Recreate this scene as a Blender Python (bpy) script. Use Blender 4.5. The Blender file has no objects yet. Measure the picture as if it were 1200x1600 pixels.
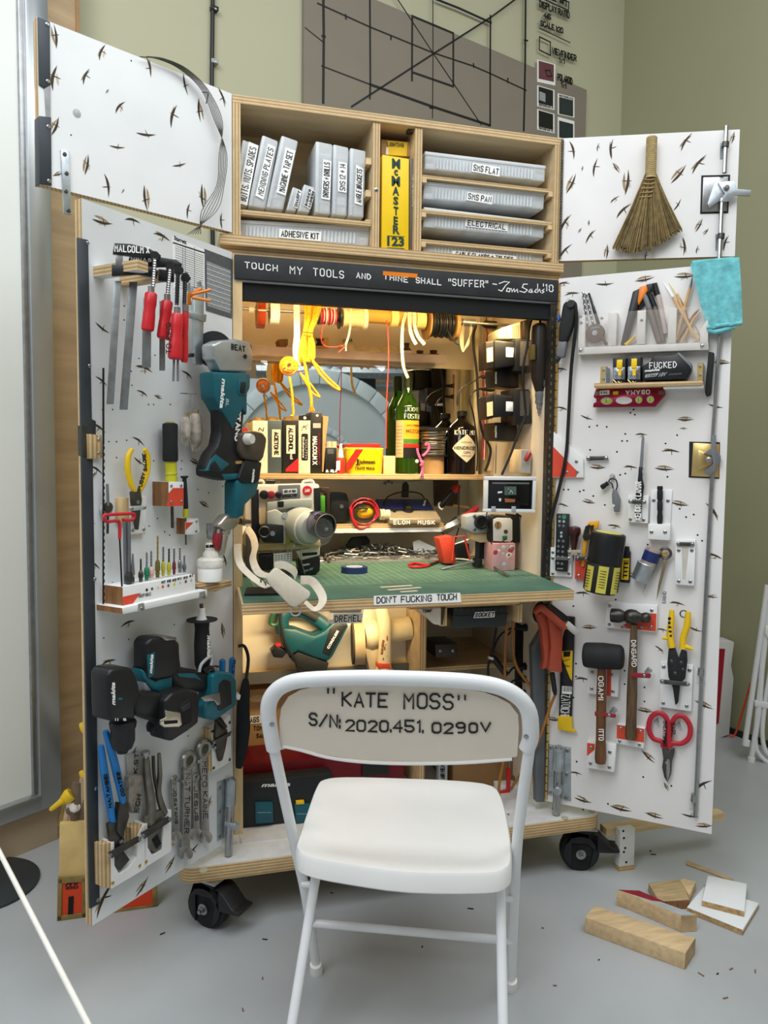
import bpy,bmesh,math,random
from math import sin,cos,pi,radians as rad,sqrt,atan2
from mathutils import Vector as V,Matrix as MX,noise
random.seed(7)
SC=bpy.context.scene
COL=SC.collection
# ---------------------------------------------------------------- camera, world, light, exposure
FPX=1207.5
CP=V((-.17248,-2.22214,1.33368))
YAW,PIT,ROL=.270627,.066395,.010838
_F=V((sin(YAW)*cos(PIT),cos(YAW)*cos(PIT),-sin(PIT)))
_r=V((cos(YAW),-sin(YAW),0));_u=_r.cross(_F)
CR=_r*cos(ROL)+_u*sin(ROL);CU=_u*cos(ROL)-_r*sin(ROL)
cam=bpy.data.objects.new('camera',bpy.data.cameras.new('camera'))
cam.matrix_world=MX(((CR.x,CU.x,-_F.x,CP.x),(CR.y,CU.y,-_F.y,CP.y),(CR.z,CU.z,-_F.z,CP.z),(0,0,0,1)))
cam.data.sensor_fit='VERTICAL';cam.data.sensor_height=24;cam.data.sensor_width=18
cam.data.lens=24*FPX/1600;cam.data.clip_start=.05
COL.objects.link(cam);SC.camera=cam
SC.view_settings.view_transform='Standard';SC.view_settings.look='None'
SC.view_settings.gamma=1;SC.view_settings.use_curve_mapping=False
SC.view_settings.exposure=0.0
wd=bpy.data.worlds.new('world');SC.world=wd;wd.use_nodes=True
wd.node_tree.nodes['Background'].inputs[0].default_value=(.80,.90,1,1)
wd.node_tree.nodes['Background'].inputs[1].default_value=.40
def area(name,loc,to,sx,sy,power,color,spread=180):
    l=bpy.data.lights.new(name,'AREA');l.shape='RECTANGLE';l.size=sx;l.size_y=sy;l.energy=power;l.color=color;l.spread=rad(spread)
    o=bpy.data.objects.new(name,l);o.location=loc
    o.rotation_euler=(V(to)-V(loc)).to_track_quat('-Z','Y').to_euler();COL.objects.link(o);return o
area('ceiling_light',(.2,-1.6,3.9),(.4,-.8,0),3.2,1.6,78,(.93,.97,1))
area('ceiling_light',(-1.9,-2.6,3.7),(-.1,.1,.7),1.6,1.6,54,(.93,.97,1))
area('ceiling_light',(2.2,-.9,3.9),(1.6,.9,.9),1.2,1.2,16,(.98,.98,1))
WARM=(1,.66,.27)
area('cabinet_strip_light',(.5,.075,1.815),(.5,.50,1.1),.86,.05,7.2,(1,.74,.40),96)
area('cabinet_strip_light',(.5,.085,1.82),(.5,.5,1.80),.86,.02,1.3,WARM,130)  # second emitter added beside the strip, only to light the hanging rod
area('ceiling_light',(1.2,-4.9,4.1),(1.2,-6,1.6),2.2,1,26,(1,.95,.88))  # added lamp, brightens the tan far wall as the mirror shows it
area('under_desk_light',(.32,.03,.93),(.28,.5,.6),.36,.04,2.2,(1,.76,.42),125)
# ---------------------------------------------------------------- frames: pixel <-> plane
class Frame:
    def __init__(s,o,a,tilt=0):
        s.M=MX.Translation(V(o)) @ MX.Rotation(a,4,'Z') @ MX.Rotation(tilt,4,'X');s.I=s.M.inverted()
        s.c=s.I @ CP;s.R=s.I.to_3x3()
    def ray(s,x,y):return s.R @ (_F+CR*((x-600)/FPX)+CU*((800-y)/FPX))
    def p(s,x,y,n=0):
        d=s.ray(x,y);t=(-n-s.c.y)/d.y;return s.c+d*t
    def fl(s,x,y,z):
        d=s.ray(x,y);t=(z-s.c.z)/d.z;return s.c+d*t
    def sx(s,x,y,u):
        d=s.ray(x,y);t=(u-s.c.x)/d.x;return s.c+d*t
    def k(s,x,y,n=0):return (s.p(x,y,n)-s.c).dot(s.R @ _F)/FPX
F0=Frame((0,0,0),0)
aLL,aLR,aUL,aUR=.7796,.7178,.5017,.4211
FLL=Frame((0,0,0),aLL);FLR=Frame((1,0,0),-aLR)
FUL=Frame((0,0,0),aUL);FUR=Frame((1,0,0),-aUR)
FBW=Frame((2.315,1.792,0),.3442);FRW=Frame((2.315,1.792,0),-1.351)
FLW=Frame((-.572,.614,0),.672)
FCH=Frame((.419,-.411,0),-.378);FCB=Frame((.419,-.411,0),-.378,atan2(.386,1))
ZT,ZUD,ZLT,ZLB,WU,WL=2.331,1.960,1.906,.232,.5195,.5015
# ---------------------------------------------------------------- materials
def lin(h):
    h=h.lstrip('#');c=[int(h[i:i+2],16)/255 for i in (0,2,4)]
    return [x/12.92 if x<=.04045 else ((x+.055)/1.055)**2.4 for x in c]
MC={}
def mat(name,hx,rough=.5,metal=0,var=.1,scale=18,stripes=None,alpha=1,trans=0,bump=0,emit=0,stretch=None,ior=1.45,spec=.5):
    if name in MC:return MC[name]
    m=bpy.data.materials.new(name);m.use_nodes=True;nt=m.node_tree;N=nt.nodes;L=nt.links
    b=N['Principled BSDF'];c=lin(hx)
    tc=N.new('ShaderNodeTexCoord');mp=N.new('ShaderNodeMapping');L.new(tc.outputs['Object'],mp.inputs[0])
    if stretch:mp.inputs['Scale'].default_value=stretch
    nz=N.new('ShaderNodeTexNoise');nz.inputs['Scale'].default_value=scale;nz.inputs['Detail'].default_value=5
    L.new(mp.outputs[0],nz.inputs['Vector'])
    rp=N.new('ShaderNodeValToRGB');e=rp.color_ramp.elements
    e[0].position=.3;e[1].position=.7
    e[0].color=[x*(1-var) for x in c]+[1];e[1].color=[min(1,x*(1+var)) for x in c]+[1]
    L.new(nz.outputs['Fac'],rp.inputs[0]);out=rp.outputs[0]
    if stripes:
        ax,period,hx2,amt=stripes
        wv=N.new('ShaderNodeTexWave');wv.wave_type='BANDS';wv.bands_direction=ax;wv.inputs['Scale'].default_value=.314/period
        wv.inputs['Distortion'].default_value=.6;wv.inputs['Detail Scale'].default_value=6;wv.inputs['Detail'].default_value=1
        L.new(tc.outputs['Object'],wv.inputs['Vector'])
        mx=N.new('ShaderNodeMix');mx.data_type='RGBA'
        r2=N.new('ShaderNodeMath');r2.operation='MULTIPLY';r2.inputs[1].default_value=amt
        L.new(wv.outputs['Fac'],r2.inputs[0]);L.new(r2.outputs[0],mx.inputs[0]);L.new(out,mx.inputs[6]);mx.inputs[7].default_value=lin(hx2)+[1]
        out=mx.outputs[2]
    L.new(out,b.inputs['Base Color'])
    b.inputs['Roughness'].default_value=rough;b.inputs['Metallic'].default_value=metal;b.inputs['IOR'].default_value=ior
    b.inputs['Alpha'].default_value=alpha;b.inputs['Transmission Weight'].default_value=trans;b.inputs['Specular IOR Level'].default_value=spec
    if emit:L.new(out,b.inputs['Emission Color']);b.inputs['Emission Strength'].default_value=emit
    if bump:
        bp=N.new('ShaderNodeBump');bp.inputs['Strength'].default_value=bump;bp.inputs['Distance'].default_value=.003
        L.new(nz.outputs['Fac'],bp.inputs['Height']);L.new(bp.outputs[0],b.inputs['Normal'])
    m.diffuse_color=c+[1];MC[name]=m;return m
PAINT=mat('white_paint','e9e9e8',.45,var=.05,scale=9)
PAINT2=mat('worn_white_paint','dcdcd9',.5,var=.07,scale=30)
PLY=mat('plywood_face','ccb48c',.6,var=.14,scale=4,stretch=(1,6,9))
PEZ=mat('plywood_edge_level','d4b98c',.6,var=.08,scale=40,stripes=('Z',.0085,'8f6a3c',.75))
PEX=mat('plywood_edge_upright','d4b98c',.6,var=.08,scale=40,stripes=('X',.0085,'8f6a3c',.75))
PEY=mat('plywood_edge_deep','d4b98c',.6,var=.08,scale=40,stripes=('Y',.0085,'8f6a3c',.75))
PINE=mat('pine','d2b78c',.6,var=.18,scale=5,stretch=(2,12,12))
PINEV=mat('pine_upright','d9bb8a',.6,var=.15,scale=5,stretch=(12,12,2))
BROWN=mat('brown_wood','8a5f38',.55,var=.35,scale=6,stretch=(14,14,2))
BLACK=mat('black_plastic','17181a',.42,var=.2)
RUB=mat('black_rubber','1b1c1d',.75,var=.25,scale=30)
CHALK=mat('chalkboard_paint','26282a',.7,var=.25,scale=25)
DARK=mat('dark_void','0d0d0e',.8)
GREY=mat('grey_plastic','6d7073',.5,var=.12)
LGREY=mat('light_grey','a9adae',.5,var=.1)
STEEL=mat('steel','a8a9aa',.32,1,var=.12,scale=40)
GALV=mat('galvanised_steel','b4bcc0',.4,.85,var=.18,scale=35)
DSTEEL=mat('dark_steel','5a5854',.42,.9,var=.25,scale=40)
BRASS=mat('brass_latch','d6b877',.28,.9,var=.12)
STRIP=mat('blackened_steel_strip','3d4247',.5,.35,var=.15,scale=15)
RED=mat('red_plastic','c5232b',.38,var=.1)
DRED=mat('dark_red','8e1f2c',.4,var=.12)
ORNG=mat('orange_red_paint','d8482f',.55,var=.1)
ORAN=mat('orange_plastic','e37d14',.4,var=.08)
YEL=mat('yellow_plastic','e8bf1b',.4,var=.08)
YELC=mat('yellow_print','f2c814',.45,var=.04)
TEAL=mat('teal_plastic','0f5a66',.4,var=.12)
GRN=mat('green_plastic','0b4049',.42,var=.12)
BLUE=mat('blue_plastic','1c78bf',.38,var=.1)
NAVY=mat('navy','1d3060',.45)
PAPER=mat('white_paper','f1f1ee',.6,var=.03)
CREAM=mat('cream_paint','e2d5b0',.5,var=.08)
CARD=mat('cardboard','b08f63',.7,var=.1,scale=14)
INK=mat('black_ink','0b0b0c',.5,var=.05)
WINK=mat('white_ink','f4f4f0',.55,var=.03)
CLEAR=mat('clear_acrylic','efe6dc',.06,alpha=.08)
TRANSL=mat('frosted_plastic','f0f4f6',.2,alpha=.5,var=.05)
BURN=mat('scorched_brown','3a2d1e',.7,var=.5,scale=60)
TAN=mat('scorched_tan','9c8663',.7,var=.35,scale=60)
ASH=mat('pale_smudge','c4b9a4',.7,var=.2,scale=60)
# ---------------------------------------------------------------- geometry
def _ball(bm,r=1):return bmesh.ops.create_icosphere(bm,subdivisions=2,radius=r)['verts']
class G:
    def __init__(s):s.bm=bmesh.new();s.ms=[]
    def mi(s,m):
        if m not in s.ms:s.ms.append(m)
        return s.ms.index(m)
    def add(s,vs,fs,m):
        b=[s.bm.verts.new(v) for v in vs];i=s.mi(m)
        for f in fs:
            try:s.bm.faces.new([b[j] for j in f]).material_index=i
            except ValueError:pass
        return b
    def merge(s,t,m,mx=None):
        t.verts.index_update();vs=[(mx @ v.co if mx else v.co.copy()) for v in t.verts]
        s.add(vs,[[v.index for v in f.verts] for f in t.faces],m);t.free()
    def _bev(s,t,bev,seg=2):
        if bev:bmesh.ops.bevel(t,geom=list(t.edges),offset=bev,segments=seg,affect='EDGES',profile=.5,clamp_overlap=True)
    def box(s,a,b,m,bev=0,mx=None,seg=2):
        t=bmesh.new();bmesh.ops.create_cube(t,size=1)
        for v in t.verts:v.co=V([(a[i]+b[i])/2+v.co[i]*abs(b[i]-a[i]) for i in range(3)])
        s._bev(t,bev,seg);s.merge(t,m,mx)
    def ob(s,c,sz,m,rot=(0,0,0),bev=0,seg=2):
        from mathutils import Euler
        s.box([-x/2 for x in sz],[x/2 for x in sz],m,bev,MX.Translation(V(c)) @ Euler(rot).to_matrix().to_4x4(),seg)
    def board(s,a,b,ax):
        s.box(a,b,PLY);e={'X':PEX,'Y':PEY,'Z':PEZ}[ax];i=s.mi(e);k='XYZ'.index(ax)
        s.bm.faces.ensure_lookup_table();s.bm.normal_update()
        for f in s.bm.faces[-6:]:
            if abs(f.normal[k])<.5:f.material_index=i
    def prism(s,pts,y0,y1,m,bev=0,seg=2,mx=None,sc=1):
        t=bmesh.new();n=len(pts);cx=sum(p[0] for p in pts)/n;cz=sum(p[1] for p in pts)/n
        A=[t.verts.new((cx+(x-cx)*sc,y0,cz+(z-cz)*sc)) for x,z in pts];B=[t.verts.new((x,y1,z)) for x,z in pts]
        t.faces.new(A);t.faces.new(B[::-1])
        for i in range(n):t.faces.new((A[i],B[i],B[(i+1) % n],A[(i+1) % n]))
        bmesh.ops.recalc_face_normals(t,faces=t.faces);s._bev(t,bev,seg);s.merge(t,m,mx)
    def zprism(s,pts,z0,z1,m,bev=0,seg=2):
        s.prism(pts,z0,z1,m,bev,seg,MX(((1,0,0,0),(0,0,1,0),(0,1,0,0),(0,0,0,1))))
    def xprism(s,pts,x0,x1,m,bev=0,seg=2):
        s.prism(pts,x0,x1,m,bev,seg,MX(((0,1,0,0),(1,0,0,0),(0,0,1,0),(0,0,0,1))))
    def tube(s,P,r,m,seg=8,smooth=0,flat=None):
        P=[V(p) for p in P]
        R=list(r) if isinstance(r,(list,tuple)) else [r]*len(P)
        if smooth:
            Q,RR=[],[]
            for i in range(len(P)-1):
                p0,p1,p2,p3=P[max(i-1,0)],P[i],P[i+1],P[min(i+2,len(P)-1)]
                for j in range(smooth):
                    t=j/smooth
                    Q.append(.5*((2*p1)+(p2-p0)*t+(2*p0-5*p1+4*p2-p3)*t*t+(3*p1-p0-3*p2+p3)*t**3));RR.append(R[i]*(1-t)+R[i+1]*t)
            P,R=Q+[P[-1]],RR+[R[-1]]
        vs,fs=[],[];up=None
        for i,p in enumerate(P):
            d=P[min(i+1,len(P)-1)]-P[max(i-1,0)]
            if d.length<1e-9:d=V((0,0,1))
            d.normalize()
            if up is None:up=V((0,-1,0)) if abs(d.y)<.9 else V((0,0,1))
            a=up-d*up.dot(d)
            if a.length<1e-6:a=d.orthogonal()
            a.normalize();up=a;b=d.cross(a)
            for j in range(seg):
                w=2*pi*j/seg;vs.append(p+(a*(cos(w)*(flat or 1))+b*sin(w))*R[i])
        n=len(P)
        for i in range(n-1):
            for j in range(seg):
                k=(j+1) % seg;fs.append((i*seg+j,i*seg+k,(i+1)*seg+k,(i+1)*seg+j))
        fs.append(list(range(seg))[::-1]);fs.append([(n-1)*seg+j for j in range(seg)])
        s.add(vs,fs,m)
    def lathe(s,o,axis,prof,m,seg=20):
        o=V(o);ax=V(axis).normalized();a=ax.orthogonal().normalized();b=ax.cross(a);vs,fs=[],[]
        for r,h in prof:
            for j in range(seg):
                w=2*pi*j/seg;vs.append(o+ax*h+(a*cos(w)+b*sin(w))*max(r,1e-5))
        for i in range(len(prof)-1):
            for j in range(seg):
                k=(j+1) % seg;fs.append((i*seg+j,i*seg+k,(i+1)*seg+k,(i+1)*seg+j))
        if prof[0][0]>1e-4:fs.append(list(range(seg))[::-1])
        if prof[-1][0]>1e-4:fs.append([(len(prof)-1)*seg+j for j in range(seg)])
        s.add(vs,fs,m)
    def cyl(s,p,q,r,m,seg=16,bev=0):
        p,q=V(p),V(q);h=(q-p).length
        pr=[(r,0),(r,h)] if not bev else [(r-bev,0),(r,bev),(r,h-bev),(r-bev,h)]
        s.lathe(p,q-p,pr,m,seg)
    def torus(s,o,axis,R,r,m,seg=28,ts=8,arc=1):
        o=V(o);ax=V(axis).normalized();a=ax.orthogonal().normalized();b=ax.cross(a)
        n=int(seg*arc)
        P=[o+(a*cos(2*pi*i/seg)+b*sin(2*pi*i/seg))*R for i in range(n+1)];s.tube(P,r,m,ts)
    def ell(s,c,r,m,rot=None):
        t=bmesh.new();_ball(t);mx=MX.Translation(V(c)) @ (rot.to_4x4() if rot else MX.Identity(4)) @ MX.Diagonal((r[0],r[1],r[2],1));s.merge(t,m,mx)
    def loft(s,rings,m,caps=True):
        n=len(rings[0]);vs=[v for r in rings for v in r];fs=[]
        for i in range(len(rings)-1):
            for j in range(n):
                k=(j+1) % n;fs.append((i*n+j,i*n+k,(i+1)*n+k,(i+1)*n+j))
        if caps:fs.append(list(range(n))[::-1]);fs.append([(len(rings)-1)*n+j for j in range(n)])
        s.add(vs,fs,m)
    # pixel-traced versions on a frame's plane
    def pp(s,F,pts,n0,n1,m,bev=0,seg=2,sc=1):s.prism([(q.x,q.z) for q in (F.p(x,y,n1) for x,y in pts)],-n1,-n0,m,bev,seg,None,sc)
    def pt(s,F,pts,r,m,seg=8,smooth=4,flat=None):
        k=[F.k(x,y,n) for x,y,n in pts];R=[a*b for a,b in zip(r,k)] if isinstance(r,(list,tuple)) else [r*a for a in k]
        s.tube([F.p(*q) for q in pts],R,m,seg,smooth,flat)
    def pl(s,F,x,y,n,prof,m,seg=20):
        k=F.k(x,y,n);s.lathe(F.p(x,y,n),(0,-1,0),[(r*k,h) for r,h in prof],m,seg)
    def pc(s,F,p,q,n,r,m,seg=16):
        A,B=F.p(*p,n),F.p(*q,n);k=F.k(*p,n);r=r if isinstance(r,list) else [(r,0),(r,1)]
        h=(B-A).length;s.lathe(A,B-A,[(a*k,t*h) for a,t in r],m,seg)
    def screw(s,F,x,y,n,r=3,m=None):s.pl(F,x,y,n,[(r,-.001),(r,.001),(r*.7,.0022)],m or STEEL,10);s.pl(F,x,y,n+.0022,[(r*.35,0),(r*.3,.0003)],DSTEEL,6)
    def ribbon(s,P,w,up,m,t=.0006):
        P=[V(p) for p in P];up=V(up).normalized();vs,fs=[],[]
        P=[p for i,p in enumerate(P) if i==0 or (p-P[i-1]).length>1e-6]
        if len(P)<2:return
        for i,p in enumerate(P):
            a=(P[i]-P[i-1]).normalized() if i else None;b=(P[i+1]-P[i]).normalized() if i<len(P)-1 else None
            d=(a+b) if a and b else (a or b)
            if d.length<.3:d=b
            d=d.normalized();sd=d.cross(up)*w/2
            if a and b:sd/=max(.6,d.dot(b))
            e=(d*w*.4 if i==len(P)-1 else-d*w*.4 if i==0 else V((0,0,0)))
            vs+=[p+sd+up*t+e,p-sd+up*t+e,p-sd-up*t*.3+e,p+sd-up*t*.3+e]
        for i in range(len(P)-1):
            for j in range(4):fs.append((i*4+j,i*4+(j+1) % 4,i*4+4+(j+1) % 4,i*4+4+j))
        fs+=[(0,1,2,3),tuple(len(vs)-4+j for j in (3,2,1,0))]
        s.add(vs,fs,m)
    def write(s,txt,o,ex,ey,w,m,t=.0006,gap=1.7,fit=None):
        o,ex,ey=V(o),V(ex),V(ey)
        if fit:ex=ex.normalized()*(fit/twidth(txt,gap))
        up=ex.cross(ey).normalized();x=0
        if up.length==0:return
        for ch in txt:
            g=GL.get(ch)
            if g:
                mn,mxx=gext(g);jx,jy=random.uniform(-.15,.15),random.uniform(-.25,.25)
                for pl in g:s.ribbon([o+ex*(x+a-mn+jx)+ey*(b+jy) for a,b in pl],w,up,m,t)
                x+=mxx-mn+gap
            else:x+=2.6
    def pw(s,F,txt,p0,p1,pu,n,m=None,wpx=1.2,gap=2.5):
        A,B,U=F.p(*p0,n),F.p(*p1,n),F.p(*pu,n);W=twidth(txt,gap)
        s.write(txt,A,(B-A)/W,(U-A)/6,wpx*F.k(*p0,n),m or INK,gap=gap)
    def font(s,txt,A,B,U,m,t=.0006,bold=0,shear=0):
        cu=bpy.data.curves.new('t','FONT');cu.body=txt;cu.offset=bold;cu.shear=shear;cu.extrude=.01;cu.resolution_u=2
        o=bpy.data.objects.new('t',cu);me=bpy.data.meshes.new_from_object(o)
        xs=[v.co.x for v in me.vertices];ys=[v.co.y for v in me.vertices]
        A,B,U=V(A),V(B),V(U);x0,x1,y0,y1=min(xs),max(xs),min(0,min(ys)) if False else min(ys),max(ys)
        up=(B-A).cross(U-A).normalized()
        s.add([A+(B-A)*((v.co.x-x0)/(x1-x0))+(U-A)*((v.co.y-y0)/(y1-y0))+up*(t if v.co.z>0 else-t*.3) for v in me.vertices],[list(f.vertices) for f in me.polygons],m)
        bpy.data.meshes.remove(me);bpy.data.objects.remove(o);bpy.data.curves.remove(cu)
    def pf(s,F,txt,p0,p1,pu,n,m=None,bold=.01,shear=0):s.font(txt,F.p(*p0,n),F.p(*p1,n),F.p(*pu,n),m or INK,.0006,bold,shear)
    def mesh(s,name,base):
        bmesh.ops.remove_doubles(s.bm,verts=s.bm.verts,dist=1e-6) if False else None
        bmesh.ops.recalc_face_normals(s.bm,faces=s.bm.faces)
        for v in s.bm.verts:v.co-=base
        for f in s.bm.faces:f.smooth=True
        me=bpy.data.meshes.new(name);s.bm.to_mesh(me);s.bm.free()
        for m in s.ms:me.materials.append(m)
        me.set_sharp_from_angle(angle=rad(38));return me
    def bb(s):
        c=[v.co for v in s.bm.verts];return [min(v[i] for v in c) for i in range(3)],[max(v[i] for v in c) for i in range(3)]
_G=dict(A='002640 1232',B='00062635342303 2332312000',C='453616050110304142',D='00062644422000',E='46060040 0333',F='460600 0333',G='4536160501103041432323',H='0006 4046 0343',
 I='2026',J='4641301001',K='0006 4603 1340',L='060040',M='0006234640',N='00064046',O='160501103041453616',P='0006364544331303',Q='160501103041453616 2240',R='0006364544331303 2340',
 S='453616050413334241301001',T='0646 2620',U='060110304146',V='062046',W='0610233046',X='0046 0640',Y='062346 2320',Z='06460040')
_G.update({'0':'16050110304145361'+'6','1':'152620','2':'05163645440040','3':'05163645443313334241301001','4':'30360242','5':'4606033342413010'+'01','6':'3616040110304142331302',
 '7':'064610','8':'1605041333424130100102133344453616','9':'4433130405163645413010','.':'2021',',':'2110',':':'2021 2324','/':'0046','-':'1343','+':'0343 2125','"':'1416 3436',
 "'":'2426','#':'1116 3136 0242 0444','|':'2026','&':'4005163533010011314','i':'2024 2526','=':'0242 0444','^':'043644'})
GL={k:[[(int(a[i]),int(a[i+1])) for i in range(0,len(a)-1,2)] for a in v.split()] for k,v in _G.items()}
def gext(g):xs=[a for p in g for a,b in p];return min(xs),max(xs)
def twidth(t,gap=1.7):return max(1,sum((gext(GL[c])[1]-gext(GL[c])[0]+gap) if c in GL else 2.6 for c in t)-gap)
# ---------------------------------------------------------------- things and parts
THINGS=[]
class T:
    def __init__(s,name,label=None,cat=None,F=F0,group=None,kind=None):
        s.name,s.label,s.cat,s.F,s.group,s.kind,s.parts=name,label,cat,F,group,kind,[];THINGS.append(s)
    def part(s,name,g,parent=None,label=None,kind=None):
        s.parts.append(dict(name=name,g=g,parent=parent,label=label,kind=kind));return s.parts[-1]
    def end(s):
        ps=[p for p in s.parts if len(p['g'].bm.verts)];lo=[1e9]*3;hi=[-1e9]*3
        for p in ps:
            a,b=p['g'].bb();lo=[min(x,y) for x,y in zip(lo,a)];hi=[max(x,y) for x,y in zip(hi,b)]
        base=V(((lo[0]+hi[0])/2,(lo[1]+hi[1])/2,lo[2]));Mb=s.F.M @ MX.Translation(base)
        if len(ps)==1 and ps[0]['parent'] is None:root=bpy.data.objects.new(s.name,ps[0]['g'].mesh(s.name,base));ps[0]['o']=root;todo=[]
        else:root=bpy.data.objects.new(s.name,None);root.empty_display_size=.03;todo=ps
        COL.objects.link(root);root.matrix_world=Mb
        if s.kind:root['kind']=s.kind
        if s.label:root['label']=s.label
        if s.cat:root['category']=s.cat
        if s.group:root['group']=s.group
        for p in todo:
            o=bpy.data.objects.new(p['name'],p['g'].mesh(p['name'],base));COL.objects.link(o);p['o']=o
            o.parent=p['parent']['o'] if p['parent'] else root
            if p['label']:o['label']=p['label']
            if p['kind']:o['kind']=p['kind']
        return root
def one(g,name,label,cat,F=F0,group=None,kind=None):t=T(name,label,cat,F,group,kind);t.part(name,g);return t
def struct(name,g,F=F0):t=T(name,F=F,kind='structure');t.part(name,g);return t
def arc(cx,cy,r,a0,a1,n,ry=None):return [(cx+r*cos(rad(a0+(a1-a0)*i/n)),cy+(ry or r)*sin(rad(a0+(a1-a0)*i/n))) for i in range(n+1)]
def rrect(x0,y0,x1,y1,r,n=4):
    return arc(x1-r,y1-r,r,0,90,n)+arc(x0+r,y1-r,r,90,180,n)+arc(x0+r,y0+r,r,180,270,n)+arc(x1-r,y0+r,r,270,360,n)
def marks(g,F,L,n=.0):
    for i,q in enumerate(L):
        x,y,l,a=q[:4];st=q[4] if len(q)>4 else i % 3;k=F.k(x,y,n);o=F.p(x,y,n);l*=k;a=rad(a)
        def shp(cx,cz,ln,wd,an,bend,m,t):
            pts=[]
            for j in range(9):u=j/8;pts.append((ln*(u-.5),wd*sin(pi*u**.8)+bend*sin(pi*u)))
            for j in range(7,0,-1):u=j/8;pts.append((ln*(u-.5),-wd*.5*sin(pi*u)+bend*sin(pi*u)))
            ca,sa=cos(an),sin(an);g.prism([(o.x+cx+px*ca-pz*sa,o.z+cz+px*sa+pz*ca) for px,pz in pts],o.y-t,o.y+.0005,m)
        rnd=random.Random(i*7+int(x));c1=V((-sin(a),cos(a)))*l
        if st in (1,2):shp(c1.x*.06,c1.y*.06,l*.8,l*.075,a+rnd.uniform(-.3,.3),l*.02,TAN,.0003)
        if st==2:shp(-c1.x*.1,-c1.y*.1,l*.45,l*.07,a+rnd.uniform(.1,.5),0,ASH,.00025)
        shp(0,0,l,l*.07,a,l*.07*rnd.choice((-1,1)),BURN,.0005)
        shp(l*.06*cos(a),l*.06*sin(a),l*.42,l*.028,a+rad(rnd.choice((70,95,110))),0,BURN,.0004)
def holes(g,F,L,r=1.3):
    for x,y in L:g.pl(F,x,y,0,[(r,-.0003),(r,.0003)],INK,8)
def sticker(g,F,c,n,txt=None,m=None,wpx=1.2,t=.0008,hpad=.22,gap=2.5,ink=None):
    g.pp(F,c,n,n+t,m or PAPER)
    if txt:
        tl,tr,br,bl=c;L=lambda p,q,f:(p[0]+(q[0]-p[0])*f,p[1]+(q[1]-p[1])*f)
        rows=txt.split('|');R=len(rows)
        for i,row in enumerate(rows):
            f0=(i+1-hpad*.9)/R;f1=(i+hpad*.9)/R
            a,b=L(tl,bl,f0),L(tr,br,f0);u,v=L(tl,bl,f1),L(tr,br,f1)
            g.pw(F,row,L(a,b,.06),L(a,b,.94),L(u,v,.06),n+t,ink or INK,wpx,gap)
# ================================================================ SETTING
g=G();g.box((-4.5,-6.4,-.06),(5.5,2.6,0),mat('polished_concrete','aeb1b2',.34,var=.07,scale=3,bump=.02));struct('floor',g)
WALLM=mat('sage_wall_paint','bbb99c',.7,var=.02,scale=2)
g=G();g.box((-2.96,0,0),(.02,.12,4.3),WALLM);struct('wall_back',g,FBW)
g=G();g.box((0,0,0),(7.6,.12,4.3),mat('olive_wall_paint','a3a282',.7,var=.02,scale=2));struct('wall_right',g,FRW)
BB=mat('dark_baseboard','2a2b29',.5)
g=G();g.box((0,-.012,0),(7.6,0,.03),BB);struct('baseboard_right',g,FRW)
# left wall: metal-framed glazed panel over a metal plinth, then a bronze column clad in brushed metal
BRZ=mat('brushed_bronze','b39a78',.34,.3,var=.16,scale=3,stretch=(1,1,9));BRZD=mat('bronze_dark_end','bba78c',.36,.2,var=.12,scale=3)
def lx(x,y):return FLW.p(x,y,0).x
u0,u1,u2=lx(75,1150),lx(84,1150),lx(125,200)
zb=FLW.p(0,1280,0).z
g=G();g.box((-1.6,-.015,0),(u1,.05,zb),BRZD);g.box((u1-.012,-.004,0),(u2-.014,.05,4.2),BRZ);struct('trim_1',g,FLW)
g=G();g.box((u2-.014,-.008,0),(u2,.05,4.2),mat('column_edge','a5825c',.4,.3));struct('trim_2',g,FLW)
t=T('window_1',F=FLW,kind='structure')
g=G();AL=mat('aluminium_frame','aeb2b3',.26,.7,var=.12,scale=3)
g.box((u0-.06,-.05,zb),(u1-.004,-.002,4.2),AL,.004);g.box((u0-.075,-.035,zb+.04),(u0-.056,-.004,4.2),STEEL,.003)
g.box((-1.6,-.05,zb),(u0-.05,-.002,zb+.055),AL,.004);t.part('window_frame',g)
g=G();g.box((-1.6,-.022,zb+.05),(u0-.06,-.006,4.2),mat('pale_glazed_panel','eef1ec',.22,var=.02,scale=2))
for i,y in enumerate((1250,1255,1259)):
    a,b=FLW.p(41-i,y,.0225),FLW.p(54-i,y-3,.0225);g.ribbon([a,b],.004,(0,-1,0),GREY)
t.part('glazing',g)
# conduit on the back wall
t=T('cable_conduit','black cable running straight down the sage wall, left of the drawing board','cable',FBW)
g=G();g.pt(FBW,[(333,-60,.012),(332,40,.012),(331,150,.012),(332,330,.012),(333,420,.012)],3.4,BLACK);t.part('cable',g)
for y in (14,97):
    g=G();q=FBW.p(333,y,.01);g.box((q.x-.011,-.024,q.z-.008),(q.x+.018,0,q.z+.008),LGREY if y>50 else BLACK,.002);g.screw(FBW,337,y,.024,2);t.part('cable_clip',g,label='pale cable clip' if y>50 else None)
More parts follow.
